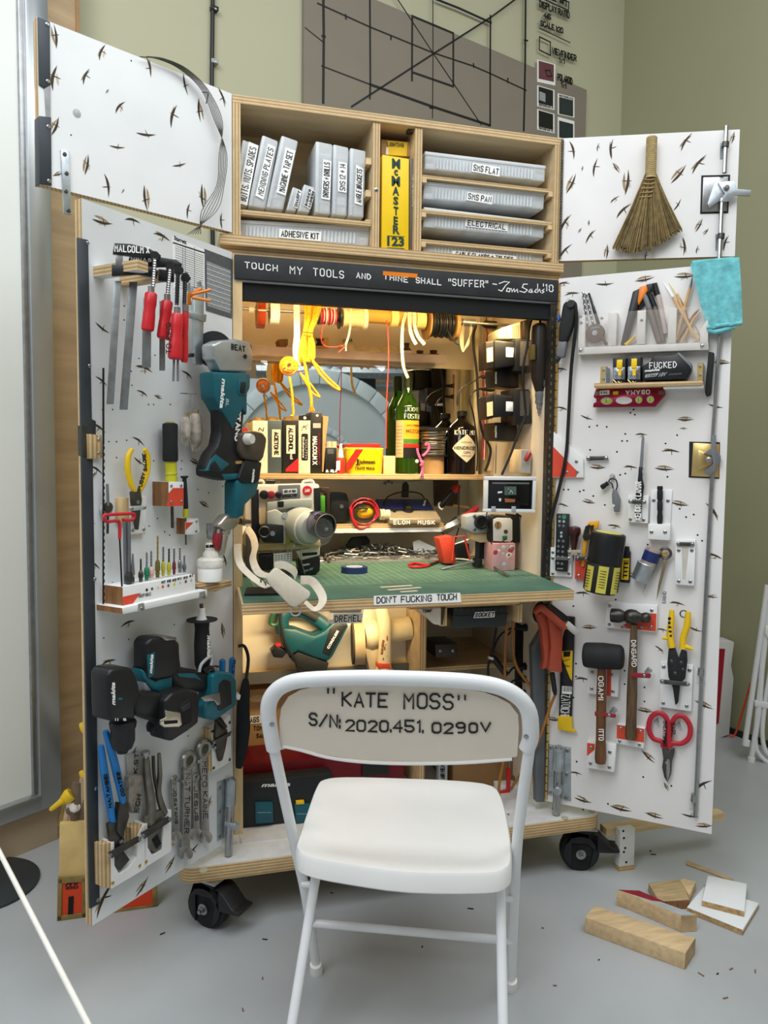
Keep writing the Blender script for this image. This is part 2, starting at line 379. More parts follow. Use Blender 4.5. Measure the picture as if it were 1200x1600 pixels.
# ---------------------------------------------------------------- drawing board on the back wall
BRD=mat('grey_brown_card','877f71',.75,var=.03,scale=6)
g=G();a,b=FBW.p(475,60,.02).x,FBW.p(916.5,150,.02).x
g.box((a,-.02,1.55),(b,-.001,3.35),BRD)
PB=lambda x,y:FBW.p(440+x/2.3077,y/2.3077,.0203)
def ln(pts,w=.010):g.ribbon([PB(*q) for q in pts],w,(0,-1,0),INK)
for q,w in (([(150,-40),(152,130),(150,370)],.012),([(318,-40),(320,303),(318,355)],.009),([(545,-40),(546,190),(544,425)],.005),([(880,-40),(878,235),(873,470)],.012),
    ([(130,12),(320,98),(545,190),(690,238),(752,265),(882,326)],.007),([(85,100),(150,152)],.005),([(145,238),(320,305)],.006),([(320,305),(545,385),(750,452)],.012),
    ([(252,385),(546,195),(755,62),(880,-30)],.008),([(400,-30),(545,190),(720,450)],.006),([(556,-3),(640,30),(755,82)],.011),([(753,57),(752,265),(752,452)],.010),
    ([(470,290),(471,58),(619,120),(619,312),(470,260)],.010),([(231,54),(232,68)],.008),([(394,130),(394,142)],.008),([(692,230),(693,242)],.008),([(816,283),(815,297)],.008),
    ([(875,145),(887,147)],.008),([(146,130),(157,132)],.008),([(534,388),(545,391)],.008),([(930,102),(1040,154)],.005),([(930,133),(969,152),(969,200),(929,180),(930,133)],.007),
    ([(985,-10),(1036,8),(1034,38),(930,-10)],.007)):ln(q,w)
def wb(s,x0,y0,x1,y1,xu,yu,w=.008):A,B,U=PB(x0,y0),PB(x1,y1),PB(xu,yu);g.write(s,A,(B-A)/twidth(s),(U-A)/6,w,INK)
wb('E #1',975,-2,1026,22,975,-26);wb('DISPLAY RATIO',931,24,1037,66,931,2,.007);wb('4:5',945,62,970,70,945,46);wb('SCALE 1:20',934,92,1014,120,934,74,.007)
wb('VIEWFINDER',976,192,1062,221,976,172,.007);wb('1:1',1000,224,1020,229,1000,208,.007);wb('POLAROID',996,288,1048,305,996,266,.007);wb('1:1',1008,312,1026,318,1008,298,.007)
one(g,'drawing_board','grey brown card on the wall above the cabinet with a ruled diagram in black marker','drawing',FBW)
for (x0,y0,x1,y1,dy),hx,lab,cap in (((922,214,987,298,18),'6d4047','instant photo with a dull red picture, topmost of the five on the drawing board',''),
    ((922,307,984,386,18),'1d1f1f','instant photo with pale bars on a black picture, directly below the red one','REFERENCE #1'),((996,336,1056,415,16),'2c3638','instant photo with a slate picture, upper one of the right hand pair on the board','REFERENCE'),
    ((922,393,984,470,18),'191b1b','instant photo with a plain black picture, lowest of the left hand column on the board','REFERENCE #2'),((996,421,1056,500,16),'28343a','instant photo with a slate picture, lower one of the right hand pair on the board','')):
    g=G();P4=[(440+x/2.3077,y/2.3077) for x,y in ((x0,y0),(x1,y0+dy),(x1,y1+dy*.6),(x0,y1-3))]
    g.pp(FBW,P4,.0203,.0215,PAPER)
    L=lambda p,q,f:(p[0]+(q[0]-p[0])*f,p[1]+(q[1]-p[1])*f)
    def ins(u,v):return L(L(P4[0],P4[1],u),L(P4[3],P4[2],u),v)
    sd=(.04,.84) if x0<950 else (.16,.96)
    g.pp(FBW,[ins(.08,sd[0]),ins(.92,sd[0]),ins(.92,sd[1]),ins(.08,sd[1])],.021,.0222,mat('photo_'+hx,hx,.2))
    if 'bars' in lab:
        for i in range(6):g.ribbon([FBW.p(*ins(.14,.3+i*.07),.0222),FBW.p(*ins(.45,.33+i*.07),.0222)],.006,(0,-1,0),LGREY)
    if 'red' in lab.split(',')[0]:g.ribbon([FBW.p(*ins(u,v),.0222) for u,v in ((.45,.4),(.7,.35),(.8,.6),(.55,.65),(.45,.4))],.006,(0,-1,0),INK)
    v0=.95 if x0<950 else .13;v1=v0-.08
    if cap:g.pw(FBW,cap,ins(.1,v0),ins(.92,v0),ins(.1,v1),.0216,wpx=.8)
    one(g,'instant_photo',lab,'photo',FBW,'photos pinned to the drawing board')
# ================================================================ TOOL CABINET
cab=T('tool_cabinet','tall white and plywood tool cabinet on casters standing open with four doors','cabinet')
ZU0=F0.p(886,437,0).z;ZB1=F0.p(361,375,0).z
ZU0=1.905
g=G()
g.board((0,0,2.309),(1.0,.24,ZT),'Z');g.board((-.0,0,1.953),(.022,.24,2.309),'X');g.board((.978,0,1.953),(1.0,.24,2.309),'X')
cab.part('upper_box',g)
g=G();g.board((-.035,-.005,1.925),(1.015,.26,1.953),'Z');g.board((-.035,.012,1.900),(1.015,.26,1.925),'Z')
q=F0.p(600,428,.005);g.box((q.x-.005,-.013,q.z-.006),(q.x+.10,-.004,q.z+.006),ORAN)
g.pw(F0,'AT-CTRG',(608,415),(640,418),(608,411),.006,GREY,.7);cab.part('box_base',g)
g=G();g.box((.022,.215,1.953),(.978,.235,2.309),PLY);cab.part('upper_back',g)
g=G();xd=F0.p(588,300,0).x;g.board((xd-.011,.004,1.953),(xd+.011,.215,2.309),'X')
g.screw(F0,588,296,-.003,3);cab.part('divider',g)
g=G();xe=F0.p(654,300,0).x;g.board((xe-.011,.004,1.953),(xe+.011,.215,2.309),'X');cab.part('divider',g)
q=F0.p(648,203,-.02);g=G();g.box((q.x-.021,.02,2.300),(q.x+.021,.04,2.309),DSTEEL,.001);g.box((q.x-.012,.018,2.302),(q.x+.012,.03,2.305),STEEL);cab.part('catch_plate',g)
zs=F0.p(450,334,-.01).z;g=G();g.board((.022,.01,zs-.012),(xd-.012,.215,zs),'Z');cab.part('shelf',g)
for y0,y1 in ((272,288),(326,341),(373,389)):
    z0=F0.p(663,y0,0).z;g=G();g.board((xe+.012,.006,z0-.010),(.977,.215,z0),'Z');cab.part('shelf',g)
    for xx in (xe+.012,.963):g2=G();g2.box((xx,.004,z0-.022),(xx+.014,.21,z0-.010),PINE);cab.part('cleat',g2)
for y in (253,303,349):z0=F0.p(578,y,-.02).z;g2=G();g2.box((xd-.028,.012,z0-.01),(xd-.012,.2,z0+.008),PINE);cab.part('cleat',g2)
# header with chalk writing, black gap
g=G();z1=1.899;zh=F0.p(500,440,.012).z
g.box((.004,-.012,F0.p(430,440,.012).z),(.995,.03,z1),CHALK,.003)
g.box((.004,.004,F0.p(500,482,0).z+.012),(.995,.03,F0.p(430,440,.012).z),DARK)
for s,a,b,u in (('TOUCH',(383,418),(433,424),(383,409)),('MY',(453,427),(472,429),(453,416)),('TOOLS',(490,430),(537,435),(490,419)),('AND',(557,434),(579,437),(557,426)),
    ('THINE',(600,436),(637,441),(600,428)),('SHALL',(650,442),(689,445),(650,434)),('"SUFFER"',(701,446),(762,449),(701,436)),('-',(770,449),(776,450),(770,438)),("'18",(849,454),(864,456),(849,444))):
    g.pw(F0,s,a,b,u,.0122,WINK,1.4)
for pl in ([(780,443),(788,440),(796,441),(790,446),(784,455),(779,453)],[(793,450),(791,455),(796,456),(797,451),(793,450)],[(799,451),(800,456),(803,451),(804,456),(808,452),(809,457)],
    [(824,444),(818,444),(816,449),(824,453),(820,457),(812,455)],[(829,452),(826,456),(830,457),(831,452),(832,457)],[(838,452),(835,456),(838,457)],[(840,444),(840,457),(843,452),(845,457)],[(850,452),(847,454),(850,456),(847,458)]):
    g.ribbon([F0.p(x,y,.0122) for x,y in pl],.0026,(0,-1,0),WINK)
cab.part('header',g,label='chalk lettered black header')
zc=1.835
g=G();g.box((.0,-.004,zc-.008),(1.0,.05,zc+.010),LGREY,.004);g.box((.03,.03,zc-.022),(.97,.06,zc-.008),GREY);cab.part('light_rail',g)
# carcass
for x0,x1,lab in ((-.0,.022,None),(.978,1.0,None)):
    g=G();g.box((x0,0,.24),(x1,.68,1.90),mat('cream_side','e3d8c2',.55,var=.05,scale=6) if x0>.5 else PINEV);g.box((x0 if x0<.5 else .974,-.003,.24),(.026 if x0<.5 else x1,.02,1.835),DSTEEL if x0>.5 else PINEV)
    if x0>.5:
        for k in range(60):g.box((.981,-.0036,.30+k*.025),(.985,-.0028,.31+k*.025),BRASS)
    cab.part('side_panel',g)
BACKW=mat('cream_back_panel','e9ddc2',.55,var=.06,scale=7)
zs1,zs2,ys1=1.268,1.10,.42
g=G();g.box((.022,.58,1.27),(.978,.589,1.685),mat('mirror_glass','dfe6e6',.015,1,var=.0));cab.part('mirror',g)
g=G();g.box((.022,.58,1.685),(.978,.60,1.90),BACKW);g.box((.022,.665,.93),(.978,.68,1.27),mat('grey_white_back','cfcbc2',.55,var=.08,scale=5))
cab.part('back_panel',g)
g=G();g.box((.022,.03,1.89),(.978,.665,1.90),BACKW);cab.part('ceiling_panel',g)
g=G();g.board((.05,ys1,zs1),(.978,.58,zs1+.018),'Z');cab.part('shelf',g)
g=G();g.board((.05,.46,1.088),(.80,.66,1.106),'Z');g.box((.05,.455,1.075),(.80,.47,1.090),PAINT);cab.part('shelf',g)
z0=1.690;g=G();g.box((.03,.47,z0),(.80,.58,z0+.012),CLEAR);g.box((.03,.467,z0),(.80,.471,z0+.030),mat('acrylic_edge','c9b4ae',.1,alpha=.55));cab.part('acrylic_shelf',g)
# worktop with plywood edge
ZD=.97
wl=[F0.fl(372,905,ZD),F0.fl(378,943,ZD),F0.fl(897,921,ZD)]
poly=[(.03,.62),(wl[1].x,wl[1].y),(wl[2].x,wl[2].y),(wl[2].x,wl[2].y+.06),(.976,.10),(.976,.62)]
g=G();g.zprism(poly,ZD-.030,ZD-.003,PEZ);g.zprism([(x,y+(.0005 if y<.3 else 0)) for x,y in poly],ZD-.004,ZD-.002,PLY);wt=cab.part('worktop',g)
g=G();c=[(584,931),(719,926),(721,941),(584,946)];nd=-min(wl[1].y,wl[2].y)
FD=Frame((wl[1].x,wl[1].y,0),atan2(wl[2].y-wl[1].y,wl[2].x-wl[1].x));cab.part
a,b=FD.p(584,931,.002),FD.p(721,941,.002)
TW=lambda v:F0.I @ (FD.M @ v)
g.add([TW(FD.p(*q,.002)) for q in c]+[TW(FD.p(*q,-.001)) for q in c],[(0,1,2,3),(0,4,5,1),(1,5,6,2),(2,6,7,3),(3,7,4,0)],PAPER)
def wfd(s,a,b,u):A,B,U=[TW(FD.p(*q,.0022)) for q in (a,b,u)];g.write(s,A,(B-A)/twidth(s),(U-A)/6,.0024,INK)
wfd("DON'T",(589,942),(619,941),(589,933));wfd('FUCKING',(627,941),(674,939),(627,932));wfd('TOUCH',(683,938),(713,937),(683,929))
cab.part('warning_label',g,wt,label='white hand lettered paper strip')
# lower bay
g=G();g.box((.022,.60,.24),(.978,.62,.90),mat('lower_back','e2dac6',.6,var=.08,scale=5));cab.part('lower_back',g)
zb0=F0.p(420,1050,-.26).z;g=G();g.box((.022,.288,zb0),(.608,.30,.935),mat('lower_back','e2dac6'));cab.part('lower_back',g)
xv=F0.p(640,1020,-.15).x;yv=.2
xv=.62
g=G();g.board((xv-.011,.14,.24),(xv+.011,.60,.895),'X');cab.part('lower_divider',g)
g=G();zz=F0.p(735,1042,-.2).z;g.board((xv+.012,.2,zz-.010),(.978,.60,zz+.006),'Z');cab.part('lower_shelf',g)
g=G();zz2=F0.p(420,1050,-.26).z;g.board((.022,.26,zz2-.02),(xv-.012,.60,zz2),'Z');g.box((.022,.255,zz2-.036),(xv-.012,.262,zz2+.002),mat('shelf_grey_edge','5a5a55',.5));cab.part('lower_shelf',g)
# platform
g=G();pz=.20;A=F0.fl(280,1358,pz);B=F0.fl(938,1273,pz)
pts=arc(A.x+.04,A.y+.04,.04,180,270,5)+arc(B.x-.03,B.y+.04,.04,270,360,5)+[(B.x+.01,.70),(A.x,.70)]
g.zprism(pts,pz-.048,pz-.002,PEZ,.003);g.zprism([(x*.999+.0005,y*.998+.001) for x,y in pts],pz-.004,pz,PAINT2)
for x,y,r in ((832,925,0),):pass
for q in ((882,1278),(318,1360),(925,1268)):o=F0.fl(*q,pz);g.lathe(o,(0,0,1),[(.012,0),(.012,.001),(.006,.0012)],mat('filler_spot','b9b49a',.6),14)
cab.part('platform',g)
# pull-out drawer frame under the worktop
g=G();ya=-.02
for x in (694,812):q=F0.p(x,970,.2);g.board((q.x-.010,-.2,F0.p(700,978,.2).z),(q.x+.008,.30,ZD-.045),'X')
g.board((F0.p(640,950,.2).x,-.2,ZD-.047),(F0.p(812,950,.2).x,.30,ZD-.031),'Z');cab.part('drawer_runner',g)
# casters
def caster(cx,cy,ang,lab):
    R=MX.Translation(V((cx,cy,0))) @ MX.Rotation(ang,4,'Z')
    def tr(gg):
        for v in gg.bm.verts:v.co=R @ v.co
        return gg
    g=G();g.box((-.05,-.045,.146),(.05,.045,.152),STEEL,.001);g.xprism([(-.03,.146),(.03,.146),(.036,.10),(-.036,.10)],-.035,.035,BLACK,.003)
    for s in (-1,1):g.prism(arc(0,.068,.056,-60,240,14)+[(-.03,.135),(.05,.125)],s*.030-.004,s*.030+.004,BLACK,.002)
    c=cab.part('caster',tr(g),label=lab)
    g=G();g.lathe((0,-.024,.0635),(0,1,0),[(.05,0),(.0615,.004),(.0635,.012),(.0635,.036),(.0615,.044),(.05,.048)],RUB,28);cab.part('wheel',tr(g),c)
    g=G();g.cyl((0,-.046,.0635),(0,.046,.0635),.010,STEEL,6);g.lathe((0,-.034,.0635),(0,-1,0),[(.016,0),(.016,.003)],STEEL,16);g.cyl((0,-.054,.0635),(0,.05,.0635),.006,STEEL,10);cab.part('axle',tr(g),c)
    g=G();g.prism([(.02,.135),(.06,.125),(.10,.085),(.125,.082),(.123,.072),(.09,.070),(.05,.07),(.02,.10)],-.034,.034,BLACK,.004);g.screw(Frame((0,0,0),0),0,0,0) if False else None
    cab.part('brake_pedal',tr(g),c)
caster(-.068,-.035,-.72,'black swivel caster under the left corner');caster(1.118,-.02,-.35,'black swivel caster under the right corner')
caster(-.06,.58,.3,None);caster(1.10,.58,.3,None)
# ---------------------------------------------------------------- doors
D1=mat('door_white_upper','e6e7e7',.4,var=.035,scale=6);D2=mat('door_white_warm','e6e3e0',.45,var=.05,scale=5);D3=mat('door_white_cool','dfe2e3',.45,var=.07,scale=5)
def door(F,x0,x1,z0,z1,m,edge_side,lab):
    g=G();T_=.022;g.box((x0,0,z0),(x1,T_,z1),PEX);i=g.mi(m);g.bm.faces.ensure_lookup_table();g.bm.normal_update()
    for f in g.bm.faces:
        if abs(f.normal.y)>.5:f.material_index=i
    return g
def w0(F,gg):
    for v in gg.bm.verts:v.co=F.M @ v.co
    return gg
g=door(FUL,-WU,-.002,ZUD,ZT,D1,0,'')
marks(g,FUL,[(86,57,36,95,1),(160,82,30,70,2),(135,120,30,70,1),(86,122,42,80,2),(86,197,34,70,1),(232,105,30,-75,1),(290,132,32,-75,0),(312,172,36,-85,1),(272,182,40,75,1),(188,168,28,55,2),(228,209,34,12,0),(183,229,26,10,0),(280,257,26,25,0),(135,257,34,80,2),(90,272,18,30,1),(166,290,36,-80,1),(228,310,40,-82,1),(317,308,40,-85,2),(295,330,26,80,1),(346,152,30,-65,1),(347,345,26,90,1),(192,298,10,60,0),(168,143,10,55,2)])
g.pl(FUL,120,177,0,[(6.5,0),(6.5,.0006),(4,.0012),(2,.002)],LGREY,18);holes(g,FUL,[(205,95),(111,211)])
ul=cab.part('door',w0(FUL,g),label='upper left door panel, white with scorch marks')
def strip(F,pts,n=.003,scr=(),par=None,nm='edge_strip'):
    g=G();g.pp(F,pts,-.026 if F is FUL else-.003,n,STRIP,.0008)
    for x,y in scr:g.screw(F,x,y,n,3.2)
    cab.part(nm,w0(F,g),par)
strip(FUL,[(59,26),(78,34),(79,133),(70,138),(61,132)],scr=((74,38),(75,127)),par=ul);strip(FUL,[(61,181),(80,183),(81,290),(62,287)],scr=((76,198),(77,283)),par=ul)
g=G();g.pp(FUL,[(69,134),(79,134),(79,184),(72,184)],-.004,.002,STEEL);cab.part('strike_plate',w0(FUL,g),ul)
g=G();g.pp(FUL,[(95,233),(108,236),(112,336),(100,333)],-.0,.005,GALV,.001)
for x,y in ((101,241),(104,271),(103,299),(107,329)):g.screw(FUL,x,y,.005,3.4,DSTEEL)
cab.part('mending_plate',w0(FUL,g),ul)
g=door(FUR,.002,WU,ZUD,ZT,D2,0,'')
marks(g,FUR,[(893,235,30,-75,1),(957,233,32,88,1),(931,262,30,80,0),(979,285,40,85,2),(892,287,34,65,2),(884,350,34,60,2),(975,330,32,45,1),(923,370,26,55,1),(884,393,30,50,1),(1073,222,32,60,1),(1093,257,36,55,1),(1060,272,36,52,1),(1058,320,22,60,0),(1092,352,24,65,1),(1067,385,30,-85,2),(1135,380,26,75,1),(948,393,24,88,1),(1010,400,16,80,0),(910,263,9,80,2),(963,262,20,-55,2),(1145,215,20,80,2),(961,312,18,40,2),(906,360,10,60,2),(920,348,10,90,2),(935,230,14,80,2),(1103,362,14,55,2),(1090,390,14,80,2)])
ur=cab.part('door',w0(FUR,g),label='upper right door panel, white with scorch marks')
g=door(FLL,-WL,-.002,ZLB,ZLT,D3,0,'')
marks(g,FLL,[(160,346,40,5,2),(207,346,32,5,1),(253,371,36,-5,2),(176,430,20,0,1),(160,512,30,-25,0),(158,596,26,-30,0),(153,669,32,-25,0),(150,735,30,-28,0),(140,812,26,-35,0),(148,884,24,-35,0),(225,577,36,-10,2),(292,586,26,-25,1),(322,630,26,-25,0),(216,690,28,-28,0),(305,722,26,-15,2),(319,788,26,-25,1),(356,797,22,-20,1),(217,720,24,-30,0),(170,1035,30,5,2),(200,975,30,10,2),(350,875,26,-70,1),(348,985,28,-80,2),(222,615,24,-20,2),(247,620,18,-15,2),(338,1043,22,-20,2),(266,1350,30,45,2),(222,1385,34,40,2),(164,1405,56,55,1),(302,1330,30,30,0),(328,1255,24,70,2),(210,1175,18,60,2),(215,1040,30,15,1),(390,640,4,0,0),(180,915,20,-50,0)])
holes(g,FLL,[(178,592),(206,602),(170,690),(182,690),(182,715),(198,688),(232,632),(240,632),(266,632),(283,733),(290,747),(316,733),(309,765),(326,770),(233,822),(246,810),(257,831),(265,836),(270,810),(276,818),(348,760),(352,785),(176,640),(230,548),(242,555),(217,560),(162,997),(272,976),(201,999),(205,580),(250,530),(268,560),(340,750),(356,756),(294,1150),(284,720),(240,720),(160,640),(194,478),(194,500)])
ll=cab.part('door',w0(FLL,g),label='lower left door panel, scuffed white')
strip(FLL,[(122,371),(138,375),(144,655),(150,658),(150,700),(145,700),(156,1400),(156,1412),(141,1420)],scr=((137,380),(140,572),(147,740),(148,905),(149,1058),(150,1232),(153,1406)),par=ll)
g=G();g.pp(FLL,[(138,678),(159,680),(160,716),(139,717)],0,.010,PEX,.001);g.pp(FLL,[(128,665),(137,667),(138,715),(129,712)],-.01,.004,DSTEEL)
for y in (687,708):g.screw(FLL,154,y,.010,2.6)
cab.part('latch_keeper',w0(FLL,g),ll)
g=door(FLR,.002,WL,ZLB,ZLT,D2,0,'')
marks(g,FLR,[(880,444,22,0,2),(945,443,28,-2,0),(1007,436,30,8,2),(1070,431,32,0,2),(894,460,24,5,1),(876,578,22,-5,2),(877,639,22,-15,2),(917,652,22,-20,0),(1071,655,26,0,2),(1128,566,26,-5,2),(1118,634,24,-15,0),(1048,706,28,-2,1),(1038,732,30,-2,1),(934,730,26,0,1),(985,731,22,-3,1),(920,784,22,-8,1),(960,823,22,-10,2),(1062,787,28,-8,2),(993,900,26,0,1),(910,928,24,0,1),(1058,944,24,-5,1),(921,980,24,5,1),(1112,932,18,0,1),(1087,983,22,-15,0),(910,1062,24,5,1),(1008,1110,26,0,1),(866,1124,22,5,2),(1100,1101,30,-20,1),(1013,1182,28,-40,1),(900,1209,20,0,1),(1041,1229,16,-60,2),(911,1250,28,-5,1),(970,1263,34,-3,1),(1022,1274,28,-8,1),(1078,1274,26,0,0),(1099,1228,34,42,1),(1100,1290,26,15,1),(1112,800,34,-55,1),(1117,870,24,-15,2),(880,790,18,-10,1),(1030,1015,18,-40,1),(1035,985,18,-5,1),(1000,780,12,0,2),(1002,680,20,0,2),(1068,670,12,0,2)])
holes(g,FLR,[(921,667),(933,665),(990,640),(985,645),(992,648),(948,667),(977,678),(1058,680),(1040,693),(922,703),(969,742),(977,740),(1043,745),(881,765),(888,765),(906,768),(912,766),(927,775),(964,706),(972,689),(980,689),(1062,795),(1072,808),(1084,804),(1097,845),(1090,836),(945,789),(1012,851),(962,937),(896,947),(896,1090),(900,1037),(900,1057),(976,1048),(976,1069),(1007,1074),(1007,1096),(901,1190),(950,1256),(1005,1214),(1049,1228),(911,1265),(986,1040)],1.5)
lr=cab.part('door',w0(FLR,g),label='lower right door panel, scuffed white')
# door hardware: barrel bolts, rods, latches
def bolt(F,c,rod,knob,par,scr):
    g=G();g.pp(F,c,0,.003,GALV,.0008)
    for x,y in scr:g.screw(F,x,y,.003,3.6)
    (x0,y0),(x1,y1)=rod;g.pc(F,(x0,y0),(x1,y1),.018,6,STEEL,14);g.pc(F,(x0,y0+2),(x0+(x1-x0)*.35,y0+(y1-y0)*.35),.016,8.5,GALV,8)
    g.pl(F,knob[0],knob[1],.012,[(4,0),(4,.03),(6.5,.031),(6.5,.040),(5,.042)],GALV,14);cab.part('barrel_bolt',w0(F,g),par,label='zinc barrel bolt')
bolt(FLL,[(340,1222),(364,1213),(364,1302),(340,1314)],((361,1216),(357,1336)),(353,1287),ll,((343,1231),(343,1268),(343,1307)))
bolt(FLR,[(856,1163),(892,1168),(892,1252),(853,1240)],((873,1166),(869,1272)),(875,1229),lr,((860,1168),(887,1173),(886,1210),(859,1238),(885,1247)))
g=G();g.pt(FLR,[(1127,500,.012),(1113,690,.012)],3,STEEL,smooth=0);g.pt(FLR,[(1113,740,.012),(1098,1030,.012),(1086,1275,.012)],3.4,STEEL,smooth=0);cab.part('locking_rod',w0(FLR,g),lr)
g=G();g.pp(FLR,[(1107,549),(1116,551),(1111,617),(1104,620),(1101,613)],.006,.022,RUB,.003);cab.part('rod_grip',w0(FLR,g),lr)
for x,y in ((1095,1053),(1084,1250)):
    g=G();g.pp(FLR,[(x-7,y-6),(x+8,y-6),(x+8,y+14),(x-7,y+14)],0,.002,PAINT2);g.pc(FLR,(x+1,y-9),(x,y+2),.012,5.2,STEEL,14);cab.part('rod_guide',w0(FLR,g),lr)
def latch(F,c,plate,hub,tri,lever,par,pm,nm='toggle_latch'):
    g=G();g.pp(F,c,0,.0012,BLACK);g.pp(F,plate,.001,.006,pm,.001);g.pp(F,tri,.006,.016,pm if pm is BRASS else GALV,.001)
    g.pp(F,lever,.016,.022,GREY if pm is BRASS else GALV,.001);x,y=hub;g.pl(F,x,y,.012,[(5,0),(5,.014),(3,.015),(3,.02)],STEEL,6);cab.part(nm,w0(F,g),par)
latch(FLR,[(1077,690),(1125,691),(1124,748),(1076,746)],[(1083,692),(1124,694),(1123,746),(1080,744)],(1108,719),[(1091,703),(1113,712),(1113,726),(1089,735)],
      [(1099,709),(1111,701),(1111,680),(1119,680),(1118,702),(1126,712),(1126,722),(1120,726),(1118,735),(1111,744),(1098,738),(1114,725),(1112,712)],lr,BRASS)
g=G();g.pt(FUR,[(1135,197,.015),(1132,270,.015)],3.3,STEEL,smooth=0);g.pt(FUR,[(1128,310,.015),(1124,404,.015)],3.3,STEEL,smooth=0);cab.part('locking_rod',w0(FUR,g),ur)
for x,y in ((1133,226),(1126,369)):g=G();g.pp(FUR,[(x-8,y-3),(x+6,y-3),(x+4,y+20),(x-8,y+22)],0,.002,GALV);g.pc(FUR,(x+1,y-4),(x,y+4),.015,5.5,DSTEEL,14);cab.part('rod_guide',w0(FUR,g),ur)
latch(FUR,[(1096,274),(1141,273),(1138,333),(1094,334)],[(1099,277),(1138,276),(1136,330),(1097,331)],(1133,295),[(1118,282),(1138,286),(1136,306),(1108,325),(1106,318)],
      [(1122,285),(1136,283),(1148,283),(1151,295),(1174,297),(1172,306),(1148,305),(1140,314),(1126,316),(1133,303)],ur,STEEL)
# piano hinge on the right
g=G()
for k in range(40):g.cyl((1.0,-.006,ZUD+.006+k*.009),(1.0,-.006,ZUD+.0135+k*.009),.004,DSTEEL,8)
cab.part('piano_hinge',g)
g=G()
for k in range(60):g.cyl((1.0,-.006,ZLB+.01+k*.0275),(1.0,-.006,ZLB+.034+k*.0275),.005,BRASS,8)
cab.part('piano_hinge',g)
# ================================================================ FOLDING CHAIR
ch=T('folding_chair','white folding chair in front of the cabinet, black marker lettering on its backrest','chair',FCH)
CHW=mat('chair_white_plastic','efeeea',.38,var=.02,scale=8);CHM=mat('chair_white_enamel','e8e9ea',.28,var=.03,scale=12);CHB=mat('chair_back_yellowed','e8dccb',.42,var=.05,scale=5)
RB=FCH.I @ FCB.M
def bk(x,y,n=0):return RB @ FCB.p(x,y,n)
top=[(424,1150),(419,1110),(426,1086),(445,1070),(480,1062),(560,1059),(630,1060),(720,1064),(775,1072),(808,1088),(826,1112),(829,1150)]
LF=V((-.25,0,.015));RF=V((.25,0,.015))
g=G();P=[LF]+[bk(478,1400),bk(463,1330)]+[bk(x,y) for x,y in top]+[bk(816,1250),bk(806,1345)]+[RF]
g.tube(P,.0125,CHM,12,4);ch.part('back_frame',g)
# outer rim of the back panel and the panel itself
g=G()
rim=[(428,1170)]+top+[(823,1170)]
g.tube([bk(x,y,.004) for x,y in rim],.0175,CHM,12,4,.8)
ch.part('back_rim',g)
g=G();out=[]
inner=[(438,1172),(436,1120),(442,1096),(460,1080),(490,1073),(560,1070),(630,1071),(715,1075),(765,1083),(795,1098),(812,1120),(808,1182)]
bot=[(790,1186),(740,1189),(680,1191),(620,1191),(560,1188),(510,1180),(470,1170),(452,1168)]
N=24
def samp(pl,k):
    L=[0]
    for i in range(1,len(pl)):L.append(L[-1]+math.dist(pl[i],pl[i-1]))
    d=L[-1]*k
    for i in range(1,len(pl)):
        if L[i]>=d-1e-9:f=(d-L[i-1])/max(1e-9,L[i]-L[i-1]);return (pl[i-1][0]+(pl[i][0]-pl[i-1][0])*f,pl[i-1][1]+(pl[i][1]-pl[i-1][1])*f)
    return pl[-1]
tp=inner;bt=[(808,1182)]+bot+[(438,1172)]
def grid(dn):
    rows=[]
    for i in range(N+1):
        u=i/N;a=samp(tp,u);b=samp(bt[::-1],u);row=[]
        for j in range(11):
            v=j/10;x,y=a[0]+(b[0]-a[0])*v,a[1]+(b[1]-a[1])*v
            n=-.010*sin(pi*min(1,max(0,u)))*(1-.5*v)+dn;row.append(bk(x,y,n))
        rows.append(row)
    return rows
A,B=grid(.001),grid(-.004);vs=[p for r in A for p in r]+[p for r in B for p in r];fs=[];q=11;o=(N+1)*q
for i in range(N):
    for j in range(10):fs+=[(i*q+j,i*q+j+1,(i+1)*q+j+1,(i+1)*q+j),(o+i*q+j,o+(i+1)*q+j,o+(i+1)*q+j+1,o+i*q+j+1)]
    for j in (0,10):fs.append((i*q+j,(i+1)*q+j,o+(i+1)*q+j,o+i*q+j))
for i in (0,N):
    for j in range(10):fs.append((i*q+j,o+i*q+j,o+i*q+j+1,i*q+j+1))
g.add(vs,fs,CHB)
bkp=[bk(x,y,0) for x,y in ((442,1166),(470,1172),(510,1183),(560,1190),(620,1193),(680,1193),(740,1191),(800,1186))]
g.tube(bkp,.004,CHW,8,3)
for x in (472,488,759,778):g.tube([bk(x,1172,-.004),bk(x-1,1150,-.012)],.0018,CHB,6)
bp=ch.part('backrest',g)
g=G()
def wbk(s,a,b,u,w=.0037):
    n=-.010*sin(pi*((a[0]+b[0])/2-438)/370)*(1-.5*(a[1]-1071)/118)+.0013
    A,B,U=bk(*a,n),bk(*b,n),bk(*u,n);g.write(s,A,(B-A)/twidth(s),(U-A)/6,w,INK,t=.0016)
wbk('"',(512,1094),(521,1094),(512,1076));wbk('KATE',(535,1103),(605,1104),(535,1083));wbk('MOSS',(632,1107),(707,1107),(632,1085));wbk('"',(716,1104),(726,1104),(716,1088))
wbk('S/N:',(484,1133),(531,1137),(484,1115));wbk('2020.',(541,1141),(611,1143),(541,1125));wbk('451.',(615,1143),(661,1144),(615,1126));wbk('029',(676,1145),(726,1145),(676,1130));wbk('0',(733,1144),(745,1144),(733,1130));wbk('V',(752,1143),(766,1143),(752,1130))
ch.part('lettering',g,bp)
for x,y in ((425,1132),(822,1151)):
    g=G();c=bk(x,y,.016);g.lathe(c,RB.to_3x3() @ V((0,-1,0)),[(.006,0),(.006,.001),(.003,.003)],STEEL,12);ch.part('rivet',g)
